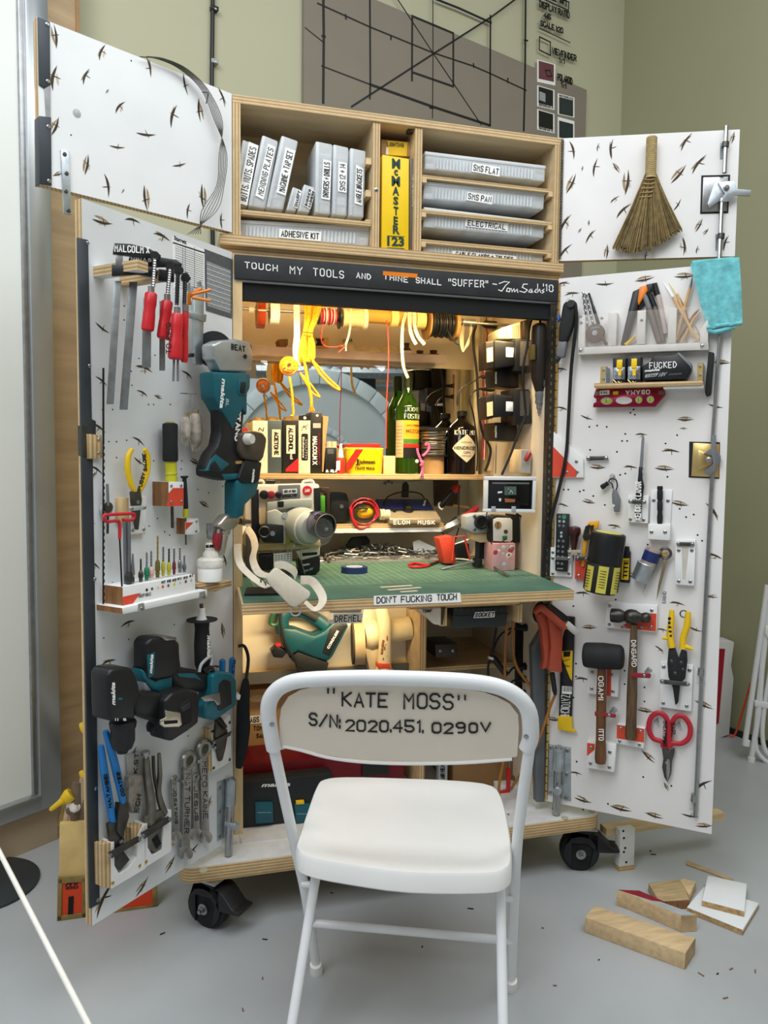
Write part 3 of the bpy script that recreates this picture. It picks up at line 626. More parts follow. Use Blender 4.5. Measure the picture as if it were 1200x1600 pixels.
# seat
sp=[(505,1217),(540,1213),(630,1215),(720,1219),(770,1227),(786,1250),(797,1300),(800,1340),(792,1356),(760,1364),(640,1363),(540,1350),(480,1338),(463,1325),(466,1308),(482,1260),(494,1228)]
zs=.462;S=[FCH.fl(x,y,zs) for x,y in sp];cx=sum(p.x for p in S)/len(S);cy=sum(p.y for p in S)/len(S)
def dense(L,n=3):
    R=[]
    for i in range(len(L)):
        p0,p1,p2,p3=L[i-1],L[i],L[(i+1) % len(L)],L[(i+2) % len(L)]
        for j in range(n):t=j/n;R.append(.5*((2*p1)+(p2-p0)*t+(2*p0-5*p1+4*p2-p3)*t*t+(3*p1-p0-3*p2+p3)*t**3))
    return R
S=dense(S);rings=[]
for f,dz in ((.97,-.050),(1.0,-.044),(1.0,-.008),(.985,-.001),(.95,.001),(.8,-.006),(.55,-.012),(.25,-.014),(.03,-.014)):
    rings.append([V((cx+(p.x-cx)*f,cy+(p.y-cy)*f,zs+dz*(1 if dz>-.02 else (1.0 if p.y<cy-.08 else .55))+(.0))) for p in S])
g=G();g.loft(rings,CHW);ch.part('seat',g)
# rear legs, crossbar, feet
for sx,tx in ((-1,-.212),(1,.208)):
    g=G();ft=V((sx*.250 if sx<0 else .217,-.372,.012));g.tube([V((tx,-.17,.43)),V((tx,-.185,.40)),ft],.0115,CHM,12);l=ch.part('leg',g)
    g=G();g.lathe(ft-V((0,0,.012)),(0,.1,1),[(.016,0),(.0165,.01),(.0145,.03)],CHW,14);ch.part('foot_cap',g,l)
for p in (LF,RF):
    g=G();g.lathe(p-V((0,0,.015)),(0,-.386,1),[(.0165,0),(.017,.012),(.015,.035)],CHW,14);ch.part('foot_cap',g)
a=LF.lerp(bk(478,1400),.6);b=RF.lerp(bk(806,1345),.40)
g=G();g.tube([V((-.252,-.065,.175)),V((.247,-.065,.168))],.0105,CHM,10,0);ch.part('crossbar',g)
for x,y in ((480,1382),(792,1404)):g=G();c=bk(x,y,.012);g.lathe(c,(1,0,0),[(.008,-.014),(.008,.014)],CHM,12);ch.part('pivot',g)
# ================================================================ UPPER BOX CONTENTS
def Z(ox,oy,s):return lambda*p:[(ox+x/s,oy+y/s) for x,y in p]
def Z1(z,x,y):return z((x,y))[0]
zA=Z(340,120,4);zB=Z(580,120,3.75)
DIV=mat('box_divider','e6ecef',.3,alpha=.6)
CONT=mat('stored_hardware','b9c0c4',.5,.1,var=.4,scale=120)
def organiser(z,quad,lab,txt,lq,up,text_px=1.1,d0=-.03,d1=-.185,fill=.55,grp='clear organiser boxes in the upper box',rows=1,content=True):
    t=T('organiser_box',lab,'box',F0,grp);q=z(*quad);L=lambda p,r,f:(p[0]+(r[0]-p[0])*f,p[1]+(r[1]-p[1])*f)
    g=G();g.pp(F0,q,d1,d0,TRANSL,.005);t.part('case',g)
    g=G()
    def inq(u0,u1,v0,v1):
        f=lambda u,v:L(L(q[0],q[1],u),L(q[3],q[2],u),v);return [f(u0,v0),f(u1,v0),f(u1,v1),f(u0,v1)]
    if up:
        for k in range(1,6):g.pp(F0,inq(.1,.92,k/6-.006,k/6+.006),d1+.01,d0-.004,DIV)
        g.pp(F0,inq(.02,.24,.015,.985),d1,d0+.0015,TRANSL,.002)
    else:
        for k in range(1,12):g.pp(F0,inq(k/12-.003,k/12+.003,.25,.92),d1+.01,d0-.004,DIV)
        g.pp(F0,inq(-.004,1.004,.0,.2),d1,d0+.003,TRANSL,.002)
        for k in range(30):g.pp(F0,inq(.1+k*.027,.113+k*.027,.34,.9),d0-.001,d0+.0012,DIV)
    t.part('divider',g)
    if content:
        g=G()
        if up:g.pp(F0,inq(.3,.9,1-fill*.5,.96),d1+.02,d0-.01,CONT,.003);g.pp(F0,inq(.3,.9,.5,.62),d1+.02,d0-.01,CONT,.003)
        else:
            for k in range(12):
                if k % 3 !=1:g.pp(F0,inq(k/12+.01,(k+1)/12-.01,.93-fill*(.5+.2*(k % 2)),.93),d1+.02,d0-.008,CONT,.002)
        t.part('contents',g)
    if txt:
        l=z(*lq);g=G()
        if up:l=[l[3],l[0],l[1],l[2]]
        sticker(g,F0,l,d0+.002,txt,PAPER,text_px);t.part('label_sticker',g,label='hand lettered white sticker')
    return t
for q,lab,txt,lq in (
    ([(155,388),(252,425),(185,812),(95,800)],'clear organiser box leaning left, lettered BUTTS, NUTS, SPADES','BUTTS, NUTS, SPADES',[(195,405),(256,430),(185,805),(122,785)]),
    ([(280,360),(380,400),(300,825),(188,808)],'clear organiser box leaning left, lettered MENDING PLATES','MENDING PLATES',[(315,418),(364,440),(287,768),(236,742)]),
    ([(400,362),(505,400),(410,832),(302,820)],'clear organiser box leaning left, lettered MACHINE + TAP SET','MACHINE + TAP SET',[(425,440),(487,462),(425,742),(368,722)]),
    ([(470,685),(525,705),(490,842),(430,832)],'small clear box lettered SHARPY, tucked beside the tall leaning boxes','SHARPY',[(498,703),(527,715),(500,824),(472,810)]),
    ([(540,668),(610,690),(575,850),(500,840)],'small clear box lettered BIGGER WASHERS','BIGGER|WASHERS',[(572,693),(611,715),(580,827),(540,805)]),
    ([(612,398),(720,420),(705,862),(608,852)],'clear organiser box standing upright, lettered DRIVERS + DRILLS','DRIVERS + DRILLS',[(660,515),(712,528),(702,770),(648,760)]),
    ([(722,418),(820,440),(808,872),(716,862)],'clear organiser box standing upright, lettered SMS 12 + 14','SMS 12 + 14',[(755,528),(808,540),(806,725),(752,715)]),
    ([(828,440),(928,462),(914,882),(820,872)],'clear organiser box standing upright, lettered ANGLE BRACKETS','ANGLE BRACKETS',[(866,548),(912,575),(905,805),(856,790)])):
    small='small' in lab;organiser(zA,q,lab,txt,lq,True,d0=-.035 if small else-.03,d1=-.11 if small else-.19,content=not small)
organiser(zA,[(95,890),(955,935),(945,1062),(90,998)],'wide flat clear box lettered ADHESIVE KIT on the bottom left shelf','ADHESIVE KIT',[(385,948),(650,968),(645,1028),(383,1005)],False,1.5)
g=G();g.pp(F0,zA((725,903),(914,917),(913,938),(725,922)),-.09,-.085,mat('cream_card','e6dfc8',.6));g.pw(F0,'SEWING KIT',*zA((745,924),(850,931),(745,912)),-.0848,GREY,.8)
one(g,'card_label','cream card lettered SEWING KIT lying on the wide flat box','card')
for q,lab,txt,lq in (
    ([(318,435),(1022,520),(1018,616),(312,541)],'flat clear box lettered SMS FLAT on the top right shelf','SMS FLAT',[(595,503),(757,530),(752,585),(588,555)]),
    ([(312,610),(1018,675),(1012,778),(302,716)],'flat clear box lettered SMS PAN on the second right shelf','SMS PAN',[(565,672),(715,697),(708,748),(558,722)]),
    ([(312,762),(1018,845),(1012,946),(302,881)],'flat clear box lettered ELECTRICAL on the third right shelf','ELECTRICAL',[(555,830),(802,858),(798,905),(550,875)]),
    ([(305,962),(1012,1020),(1008,1092),(300,1035)],'flat clear box lettered CABLE CLAMPS + ZIP TIES at the bottom right','CABLE CLAMPS + ZIP TIES',[(478,1018),(850,1050),(850,1085),(472,1046)])):
    organiser(zB,q,lab,txt,lq,False,1.3,grp='flat boxes in the right bay',d0=-.02,d1=-.20)
# books
t=T('catalogue','thick yellow catalogue with green spine lettering standing in the middle bay','book');DGRN=mat('dark_green_print','123a30',.5)
g=G();g.pp(F0,zB((65,455),(222,480),(220,1022),(60,1008)),-.17,-.012,YELC,.002);t.part('cover',g)
g=G()
for ch,x0,x1,y0,y1 in (('M',1090,1141,515,577),('c',1103,1127,583,620),('M',1088,1140,624,686),('A',1094,1134,690,743),('S',1098,1130,752,803),('T',1100,1130,815,868),('E',1100,1127,877,928),('R',1096,1138,932,985),('123',1060,1166,1003,1062)):
    g.pf(F0,ch,*zA((x0,y1-6),(x1,y1),(x0,y0-6)),-.011,DGRN,.035)
for y in (992,1066):g.pp(F0,zA((1060,y),(1168,y+6),(1168,y+10),(1060,y+4)),-.0115,-.011,DGRN)
t.part('lettering',g)
g=G();g.pp(F0,zB((60,365),(262,385),(262,470),(60,455)),-.19,-.05,CARD,.002);g.pp(F0,zB((95,373),(212,385),(208,465),(86,456)),-.05,-.049,YELC);g.pw(F0,'LIGHTING',*zB((95,405),(190,412),(95,385)),-.0488,wpx=1)
g.pp(F0,zB((88,415),(100,416),(100,455),(86,455)),-.0495,-.0485,PAPER);one(g,'document_box','low brown box with yellow LIGHTING label lying behind and above the yellow catalogue','box')
g=G();g.pp(F0,zB((225,472),(263,480),(258,1028),(222,1022)),-.17,-.02,mat('taupe_cover','6b6054',.5),.001)
c=zB((252,570),(250,760),(234,570));A,B,U=F0.p(*c[0],-.0195),F0.p(*c[1],-.0195),F0.p(*c[0],-.0195)+(F0.p(252,400,-.0195)-F0.p(247.5,400,-.0195))
A,B=F0.p(*zB((238,570))[0],-.0195),F0.p(*zB((238,762))[0],-.0195);U=F0.p(*zB((253,570))[0],-.0195);g.font('The Tea Ceremony',A,B,U,WINK,.0004,.01)
one(g,'book','slim taupe book with white spine lettering beside the yellow catalogue','book')
g=G();g.pp(F0,zB((50,652),(63,655),(60,1008),(49,1005)),-.16,-.03,NAVY,.001);one(g,'book','thin navy book wedged left of the yellow catalogue','book')
# ================================================================ UPPER LEFT DOOR
t=T('wire_coil','large coil of bare steel wire hung over the upper left door','wire',FUL)
rn=random.Random(3)
for k in range(6):
    g=G();d=k*2.3-4
    pts=[(222+d,89+rn.uniform(-1,1),.012),(250+d,92,.016),(285+d,108,.018),(318+d*.9,140,.02),(340+d,190,.02),(350-d,240,.022),(346-d,290,.022),(330-d*2,330,.022),(300+d*1.8,366,.01)]
    g.pt(FUL,pts,.62,DSTEEL,6,5)
    t.part('wire_strand',g)
g=G();g.pt(FUL,[(316,144,.02),(325,146,.025),(322,162,.02)],1,DSTEEL);t.part('wire_tie',g)
# ================================================================ LOWER LEFT DOOR
z6=Z(100,340,4);z7=Z(120,600,4);z8=Z(120,930,4);z9=Z(60,1120,3.3333)
def db(F,par,g,nm='mounting_block',lab=None):return cab.part(nm,w0(F,g),par,lab)
BLK=mat('white_wood_block','e8e8e6',.5,var=.05,scale=14)
g=G();g.pp(FLL,z6((682,117),(880,203),(878,430),(690,440)),0,.001,PAPER);g.pf(FLL,'Starrett',*z6((688,138),(765,168),(688,112)),.0011,INK,.02)
g.pp(FLL,z6((683,152),(878,216),(878,224),(683,160)),.0005,.0014,INK)
for k in range(18):y=175+k*14;g.ribbon([FLL.p(*Z1(z6,695,y),.0011),FLL.p(*Z1(z6,870,y+62-k*.8),.0011)],.0012,(0,-1,0),LGREY)
for x in (742,757,815):g.ribbon([FLL.p(*Z1(z6,x,185),.0011),FLL.p(*Z1(z6,x,440),.0011)],.001,(0,-1,0),GREY)
one(g,'paper_chart','white printed reference chart pinned to the top of the lower left door','chart',FLL)
g=G();DK=mat('charcoal_chart','56585a',.6,var=.15,scale=80);g.pp(FLL,z6((878,195),(1055,262),(1050,630),(888,580)),0,.0014,DK)
g.pp(FLL,z6((892,270),(1042,330),(1040,600),(896,552)),.001,.0018,mat('chart_print','8f9192',.6,var=.25,scale=200))
for k in range(9):g.ribbon([FLL.p(*Z1(z6,895,290+k*30),.0019),FLL.p(*Z1(z6,1041,345+k*29),.0019)],.0012,(0,-1,0),PAPER)
one(g,'paper_chart','charcoal printed table pinned at the right edge of the lower left door','chart',FLL)
# clamp ledges on the door
u0=FLL.p(146,436,0).x;nl=-FLL.sx(215,431,u0).y
g=G();zt=FLL.p(146,432,0).z;g.box((u0,-nl,zt),(u0+.030,0,zt+.022),PEZ);i=g.mi(BLK);g.bm.normal_update()
for f in g.bm.faces:
    if abs(f.normal.z)>.5:f.material_index=i
db(FLL,ll,g,'clamp_ledge')
g=G();g.box((u0+.075,-nl*.9,zt-.005),(u0+.10,0,zt+.017),PEZ);db(FLL,ll,g,'clamp_ledge')
ow=FLL.M @ V((u0+.02,-nl*.75,0));FK=Frame((ow.x,ow.y,0),.05)
def fclamp(lab,jaw,arm,bars,screw,hand,n,txt=None,spring=STEEL,hlab=None):
    t=T('bar_clamp',lab,'clamp',FK,'red handled bar clamps on the ledge')
    g=G();g.pp(FK,z6(*jaw),n-.007,n+.007,BLACK,.002)
    if txt:g.pw(FK,txt[0],*z6(*txt[1]),n+.0075,WINK,1.5)
    t.part('fixed_jaw',g)
    if arm:g=G();g.pp(FK,z6(*arm),n-.007,n+.007,BLACK,.002);t.part('sliding_arm',g)
    for a,b,w,dn in bars:
        g=G();(xa,ya),(xb,yb)=z6(a,b);w/=4;g.pp(FK,[(xa-w/2,ya),(xa+w/2,ya),(xb+w/2,yb),(xb-w/2,yb)],n+dn-.004,n+dn+.004,mat('bar_steel','8d9293',.38,.7,var=.15,scale=50),.0008);t.part('bar',g)
    (xa,ya),(xb,yb)=z6(*screw[:2]);g=G();g.pc(FK,(xa,ya),(xb,yb),n+.012,[(2.8 if k % 2 else 3.6,k/22) for k in range(23)],spring,10)
    g.pl(FK,xa,ya-3,n,[(7,0),(7,.012)],BLACK,14);t.part('screw',g)
    (xa,ya),(xb,yb),r0,r1=*z6(*hand[:2]),hand[2]/4,hand[3]/4;g=G();g.pc(FK,(xa,ya-10),(xa,ya+1),n+.012,5,STEEL,12);t.part('ferrule',g)
    g=G();g.pc(FK,(xa,ya),(xb,yb),n+.012,[(r0*.8,0),(r0,.04),(r0*1.02,.3),(r0*.92,.42),(r1,.6),(r1*1.05,.9),(r1,.97),(r1*.8,1)],RED,14)
    if hlab:g.write(hlab,FK.p(*z6((668,850))[0],n+.024),(FK.p(*z6((668,660))[0],n+.024)-FK.p(*z6((668,850))[0],n+.024))/twidth(hlab),(FK.p(*z6((640,850))[0],n+.024)-FK.p(*z6((668,850))[0],n+.024))/6,.002,INK)
    t.part('handle',g)
fclamp('long bar clamp with red handle, black jaw boldly lettered in white, leftmost on the ledge',[(303,225),(315,157),(420,163),(530,190),(606,232),(604,252),(540,246),(400,236)],[(298,290),(560,312),(590,335),(580,378),(460,352),(298,362)],
    [((345,228),(345,300),46,0),((335,395),(288,1165),46,-.012)],((568,258),(556,432)),((545,470),(522,708),38,38),.0,('MALCOLM X',((318,210),(532,222),(318,172))))
fclamp('long bar clamp with red handle, second from the left on the ledge',[(398,292),(408,244),(600,246),(700,262),(738,285),(738,302),(560,306)],[(590,320),(690,330),(690,400),(590,395)],
    [((434,400),(372,1200),52,-.01)],((662,320),(648,480)),((645,520),(617,756),36,37),-.02,('NINAS',((420,266),(545,275),(420,248))))
fclamp('short bar clamp with red handle lettered in black and black spring screw',[(690,330),(700,306),(745,308),(750,335),(730,345)],None,[((520,500),(515,935),56,-.03),((688,880),(684,1022),14,0),((712,880),(712,1022),14,0)],
    ((712,345),(705,545)),((708,600),(693,886),36,43),.015,None,BLACK,'TO KING')
fclamp('short bar clamp with narrow red handle, rightmost on the ledge behind the lettered handle',[(735,345),(770,338),(795,380),(780,395),(740,372)],None,[((615,520),(614,955),36,-.03)],((757,395),(752,540)),((760,585),(752,905),20,22),-.012,None,BLACK)
t=T('spring_clamp','small orange plastic spring clamp behind the red clamp handles','clamp',FK,None)
g=G();g.pp(FK,z6((772,470),(860,432),(868,442),(790,500),(800,540),(770,540)),-.03,-.015,ORAN,.002);t.part('jaw',g)
for a,b in (((800,480),(915,452)),((800,500),(915,520))):g=G();g.pt(FK,[(*Z1(z6,*a),-.01),(*Z1(z6,*b),-.008)],2.4,ORAN,smooth=0);t.part('handle',g)
t=T('c_clamp','bright steel sliding clamp hanging behind the orange spring clamp','clamp',FLL)
g=G();q=z6((815,445),(880,445),(868,920),(822,915));g.pp(FLL,q,.03,.042,GALV,.002);t.part('bar',g)
g=G();g.pp(FLL,z6((775,580),(895,605),(890,655),(780,615)),.028,.046,GALV,.003);t.part('sliding_jaw',g)
g=G();c=FLL.p(*Z1(z6,812,430),.03);k=FLL.k(*Z1(z6,812,430),.03);g.torus(c,(0,1,.1),k*13,k*3.4,GALV,24,8,.7);t.part('top_jaw',g)
g=G();g.pp(FLL,z6((775,848),(815,846),(815,872),(775,872)),.03,.045,DSTEEL,.002);t.part('bottom_jaw',g)
# angle grinder
t=T('angle_grinder','teal and black angle grinder with silver head hanging high on the left door','power tool',FLL);n=.085
g=G();x,y=Z1(z6,938,825);FN=Frame((FLL.M @ FLL.p(x,y,n)),.35);k=FN.k(x,y);g.lathe(FLL.p(x,y,n-.035),(-.62,-.6,-.1),[(k*26,0),(k*29,.004),(k*29,.010),(k*10,.012)],RUB,28);t.part('guard',g)
g=G();g.pp(FLL,z6((985,765),(1080,758),(1160,775),(1182,830),(1180,945),(1150,965),(985,960),(960,900),(940,880),(935,790)),n-.022,n+.022,mat('cast_aluminium','b9bcbd',.35,.75,var=.1,scale=20),.012,3)
g.pw(FLL,'BEAT',*z6((1048,822),(1132,838),(1048,790)),n+.0225,INK,1.7);g.pl(FLL,*Z1(z6,1128,868),n+.021,[(3.4,0),(3.4,.004)],BLACK);t.part('gear_head',g,label='silver gear head')
g=G();g.pp(FLL,z6((930,962),(1172,968),(1168,1070),(1150,1100),(1150,1240),(1120,1200),(1060,1330),(985,1200),(940,1120)),n-.026,n+.024,TEAL,.010)
g.pp(FLL,z6((1120,775),(1180,790),(1182,930),(1155,920)),n-.02,n+.012,TEAL,.006)
MK=lambda g,F,p,n,s='makita',m=WINK:g.pf(F,s,*p,n,m,.03,.25)
t.part('motor_housing',g,label='teal motor housing')
g=G();c=FLL.p
A,B,U=FLL.p(*Z1(z6,988,1005),n+.0245),FLL.p(*Z1(z6,972,1192),n+.0245),FLL.p(*Z1(z6,1012,1005),n+.0245);g.font('makita',A,B,U,WINK,.0008,.03,.25)
A,B,U=FLL.p(*Z1(z6,1012,1130),n+.0245),FLL.p(*Z1(z6,1010,1180),n+.0245),FLL.p(*Z1(z6,1030,1130),n+.0245);g.font('BL',A,B,U,LGREY,.0008,.02,.2);t.part('lettering',g)
g=G();g.pp(FLL,z7((885,100),(960,90),(1062,60),(1052,180),(1040,300),(1020,430),(1085,530),(1080,575),(1040,592),(930,605),(812,578),(812,520),(848,432),(890,380),(905,300),(903,180)),n-.022,n+.020,BLACK,.009)
A,B,U=FLL.p(*Z1(z7,1000,152),n+.0205),FLL.p(*Z1(z7,990,352),n+.0205),FLL.p(*Z1(z7,1024,152),n+.0205);g.write('KITANO',A,(B-A)/twidth('KITANO'),(U-A)/6,.0042,WINK)
A,B,U=FLL.p(*Z1(z7,1030,152),n+.0205),FLL.p(*Z1(z7,1018,340),n+.0205),FLL.p(*Z1(z7,1046,152),n+.0205);g.write('TAKESHI',A,(B-A)/twidth('TAKESHI'),(U-A)/6,.003,WINK) if 0 else 0
t.part('handle',g,label='black handle')
g=G();g.pp(FLL,z7((838,478),(868,435),(962,500),(905,548),(812,545)),n-.01,n+.0215,TEAL,.004);g.pp(FLL,z7((836,500),(865,478),(905,540),(832,540)),n-.01,n+.023,BLACK,.002);g.pp(FLL,z7((905,562),(1040,555),(1075,570),(1035,592),(930,603)),n-.024,n+.022,TEAL,.004)
g.pp(FLL,z7((990,482),(1035,480),(1040,497),(995,500)),n+.018,n+.0225,BRASS);t.part('battery_base',g,label='teal and black base')
g=G();g.pp(FLL,z6((1100,1005),(1150,1015),(1145,1115),(1090,1105)),n+.02,n+.027,TEAL,.003);g.pp(FLL,z6((1115,1025),(1140,1030),(1135,1100),(1108,1090)),n+.02,n+.032,BLACK,.003);t.part('switch',g)
g=G();g.pl(FLL,*Z1(z6,1140,1170),n-.02,[(6,0),(6,.03)],STEEL);t.part('spindle',g) if False else None
# trim router hanging behind the grinder, beyond the door edge
t=T('trim_router','smoky brown and teal trim router hanging behind the angle grinder at the door edge','power tool',FLL);zC=Z(360,620,4.615);n=.10
g=G();g.pp(FLL,zC((80,260),(180,245),(240,258),(270,300),(262,360),(245,440),(225,470),(110,450),(75,390)),n-.02,n+.02,mat('smoked_plastic','4d4238',.3,var=.15),.010,3);t.part('smoked_base',g)
g=G();g.pp(FLL,zC((110,452),(232,470),(215,600),(200,620),(90,625),(60,590)),n-.025,n+.015,BLACK,.006);t.part('collar',g)
g=G();g.pp(FLL,zC((60,590),(215,600),(190,700),(110,780),(100,860),(45,880),(45,620)),n-.035,n+.01,TEAL,.006);A,B,U=FLL.p(*Z1(zC,163,520),n+.016),FLL.p(*Z1(zC,152,618),n+.016),FLL.p(*Z1(zC,180,520),n+.016);g.font('makita',A,B,U,WINK,.0008,.03,.25);t.part('body',g)
g=G();g.pl(FLL,*Z1(zC,95,305),n+.01,[(9,0),(9,.02),(7,.03)],mat('white_cap','d8d3c8',.4));t.part('knob',g)
# key rings with fur tails
t=T('fur_charm','bundle of pale fur charms on beaded chains hanging from a nail','charm',FLL)
FUR_=mat('pale_fur','b9b0a3',.9,var=.25,scale=60)
g=G();g.pt(FLL,[(*Z1(z7,648,58),.02),(*Z1(z7,748,62),.02)],.8,STEEL,6,0);t.part('nail',g)
for k,(x0,x1) in enumerate(((700,690),(712,700),(730,742))):
    g=G()
    for j in range(14):u=j/13;q=Z1(z7,x0+(x1-x0)*u,60+u*120);g.ell(FLL.p(*q,.022),(.0016,)*3,STEEL)
    t.part('bead_chain',g)
rr=random.Random(5)
for cx,y0,y1,w in ((680,205,365,34),(742,185,400,46)):
    g=G();P=[(*Z1(z7,cx+rr.uniform(-4,4),y0+(y1-y0)*u),.025) for u in (0,.2,.5,.8,1)];g.pt(FLL,P,[w*.12,w*.22,w*.25,w*.2,w*.05],FUR_,10,4)
    for j in range(160):
        u=rr.random();q=Z1(z7,cx+rr.uniform(-1,1)*w*(.9-.4*abs(u-.5)),y0+(y1-y0)*u);a=FLL.p(*q,.028+rr.uniform(-.006,.006));g.tube([a,a+V((rr.uniform(-.004,.004),-.003,-.012))],[.0007,.0002],FUR_,3)
    t.part('fur_tail',g)
    g=G();q=Z1(z7,cx+8,y0-8);g.pc(FLL,(q[0],q[1]-4),(q[0],q[1]+5),.025,3.2,BRASS,10);t.part('ferrule',g)
# yellow pliers
t=T('diagonal_pliers','long nose pliers with yellow lettered grips held on a white block','pliers',FLL);n=.026
g=G();g.pt(FLL,[(*Z1(z7,345,408),n),(*Z1(z7,322,450),n),(*Z1(z7,318,540),n),(*Z1(z7,340,630),n),(*Z1(z7,360,672),n)],[3.6,4.6,4.9,4.6,4],YEL,10,4);t.part('grip',g)
g=G();g.pt(FLL,[(*Z1(z7,422,408),n),(*Z1(z7,442,450),n),(*Z1(z7,440,540),n),(*Z1(z7,415,620),n),(*Z1(z7,390,672),n)],[3.6,4.6,4.9,4.6,4],YEL,10,4)
for i,(a,b,s) in enumerate((((437,545),(428,440),'GALORE'),((398,665),(428,560),'PUSSY'))):
    A,B=FLL.p(*Z1(z7,*a),n+.009),FLL.p(*Z1(z7,*b),n+.009);U=FLL.p(*Z1(z7,a[0]-18,a[1]-4),n+.009);g.write(s,A,(B-A)/twidth(s),(U-A)/6,.0022,INK,.0012)
t.part('grip',g)
g=G();g.pp(FLL,z7((348,672),(402,672),(410,720),(402,790),(388,912),(380,912),(362,790),(352,720)),n-.006,n+.006,DSTEEL,.002);g.pl(FLL,*Z1(z7,378,738),n+.005,[(3,0),(3,.003)],STEEL);t.part('jaws',g)
g=G();g.pp(FLL,z7((262,712),(328,712),(330,850),(432,890),(432,935),(345,942),(340,870),(262,860)),0,.012,PINEV,.001);g.pp(FLL,z7((328,720),(435,700),(432,930),(340,940)),0,.014,BLK,.001)
for x,y in ((348,915),(418,908)):g.screw(FLL,*Z1(z7,x,y),.014,3)
db(FLL,ll,g);g=G();g.pp(FLL,z7((335,765),(428,758),(434,772),(428,786),(338,795),(330,780)),.030,.034,LGREY,.001)
for x,y in ((345,778),(425,772)):g.screw(FLL,*Z1(z7,x,y),.034,2.8)
db(FLL,ll,g,'retaining_strap')
# big screwdriver + small screwdriver in blocks
YT=mat('clear_yellow_plastic','c9c52a',.15,alpha=.85)
g=G();q=z7((574,612),(668,612),(668,762),(574,765));g.pp(FLL,q,0,.055,BLK,.001)
g.pp(FLL,z7((574,682),(602,650),(668,650),(668,762),(574,765)),.05,.0553,ORNG)
a=FLL.p(*Z1(z7,574,612),.055);b=FLL.p(*Z1(z7,574,765),.055);g.box((a.x-.0008,-.0545,b.z),(a.x+.001,0,a.z),BROWN)
for x,y in ((590,636),(652,634),(592,738),(655,735)):g.screw(FLL,*Z1(z7,x,y),.0553,2.6)
db(FLL,ll,g,'screwdriver_block')
t=T('screwdriver','large screwdriver with black and clear yellow handle standing in the upper block','screwdriver',FLL);n=.03
g=G();g.pc(FLL,Z1(z7,583,243),Z1(z7,585,485),n,[(8,0),(11.3,.03),(12,.1),(11.5,.5),(12,.95),(10.5,1)],RUB,16);t.part('grip',g)
g=G();g.pc(FLL,Z1(z7,587,482),Z1(z7,590,610),n,[(9,0),(9,.55),(10,.62),(8.5,.7),(10,.85),(9,1)],YT,12);g.pc(FLL,Z1(z7,583,236),Z1(z7,583,246),n,6,YT,12);t.part('handle',g)
g=G();g.pc(FLL,Z1(z7,592,612),Z1(z7,598,900),n,2.6,DSTEEL,10);t.part('shaft',g)
g=G();g.pp(FLL,z7((678,862),(760,840),(770,925),(745,940),(678,942)),0,.03,BLK,.001);a=FLL.p(*Z1(z7,678,840),.03);b=FLL.p(*Z1(z7,678,940),.03)
g.box((a.x-.0012,-.0295,b.z),(a.x+.001,0,a.z),BROWN);g.pp(FLL,z7((680,865),(730,865),(680,915)),.028,.0303,ORNG)
for x,y in ((748,858),(745,920)):g.screw(FLL,*Z1(z7,x,y),.0303,2.4)
db(FLL,ll,g,'screwdriver_block')
t=T('screwdriver','small screwdriver with slim black handle standing in the lower little block','screwdriver',FLL)
g=G();g.pc(FLL,Z1(z7,672,575),Z1(z7,682,785),.045,[(6,0),(6,.04),(3.2,.08),(3.4,.2),(4,.9),(3.6,1)],RUB,12);t.part('grip',g)
g=G();g.pc(FLL,Z1(z7,680,780),Z1(z7,680,835),.045,[(4.5,0),(5,.5),(4,1)],YT,10);t.part('handle',g)
g=G();g.pc(FLL,Z1(z7,680,835),Z1(z7,682,1005),.028,1.3,DSTEEL,8);t.part('shaft',g)
# long drill bit, caliper-like gauge, T handle
t=T('auger_bit','very long thin black drill bit hanging at the left edge of the left door','drill bit',FLL)
g=G();P=[(161.5+.0*k,575+k*5.2) for k in range(72)];g.pt(FLL,[(x,y,.012) for x,y in P[:24]],1.6,DARK,6,0);t.part('shank',g)
g=G();g.pt(FLL,[(x+(.5 if k % 2 else-.5),y,.012) for k,(x,y) in enumerate(P[23:])],[1.9 if k % 2 else 1.1 for k in range(len(P[23:]))],DARK,6,0);t.part('flutes',g)
t=T('feeler_gauge','small round dark gauge with thin steel blades beside the long drill bit','gauge',FLL)
g=G();g.pl(FLL,*Z1(z7,178,785),.004,[(11,0),(11,.006),(8,.007)],LGREY);g.pl(FLL,*Z1(z7,190,770),.010,[(8,0),(8,.006)],DSTEEL);t.part('dial',g)
g=G();g.pt(FLL,[(*Z1(z7,190,625),.016),(*Z1(z7,196,760),.016)],2.2,GREY,8,0);g.pt(FLL,[(*Z1(z7,196,760),.012),(*Z1(z7,192,935),.012)],1.9,DSTEEL,8,0);t.part('blade',g)
t=T('hex_key','red T handled hex key standing in the bit holder','hex key',FLL);n=.06
g=G();P=[(268,968),(266,870),(250,855),(190,860),(172,845),(172,825),(190,818),(340,810),(358,822),(352,845),(330,852),(288,850)];g.pt(FLL,[(*Z1(z7,*p),n) for p in P],2.6,RED,10,4);t.part('grip',g)
g=G();g.pc(FLL,Z1(z7,268,965),Z1(z7,282,1265),n,1.5,DARK,6);t.part('shaft',g)
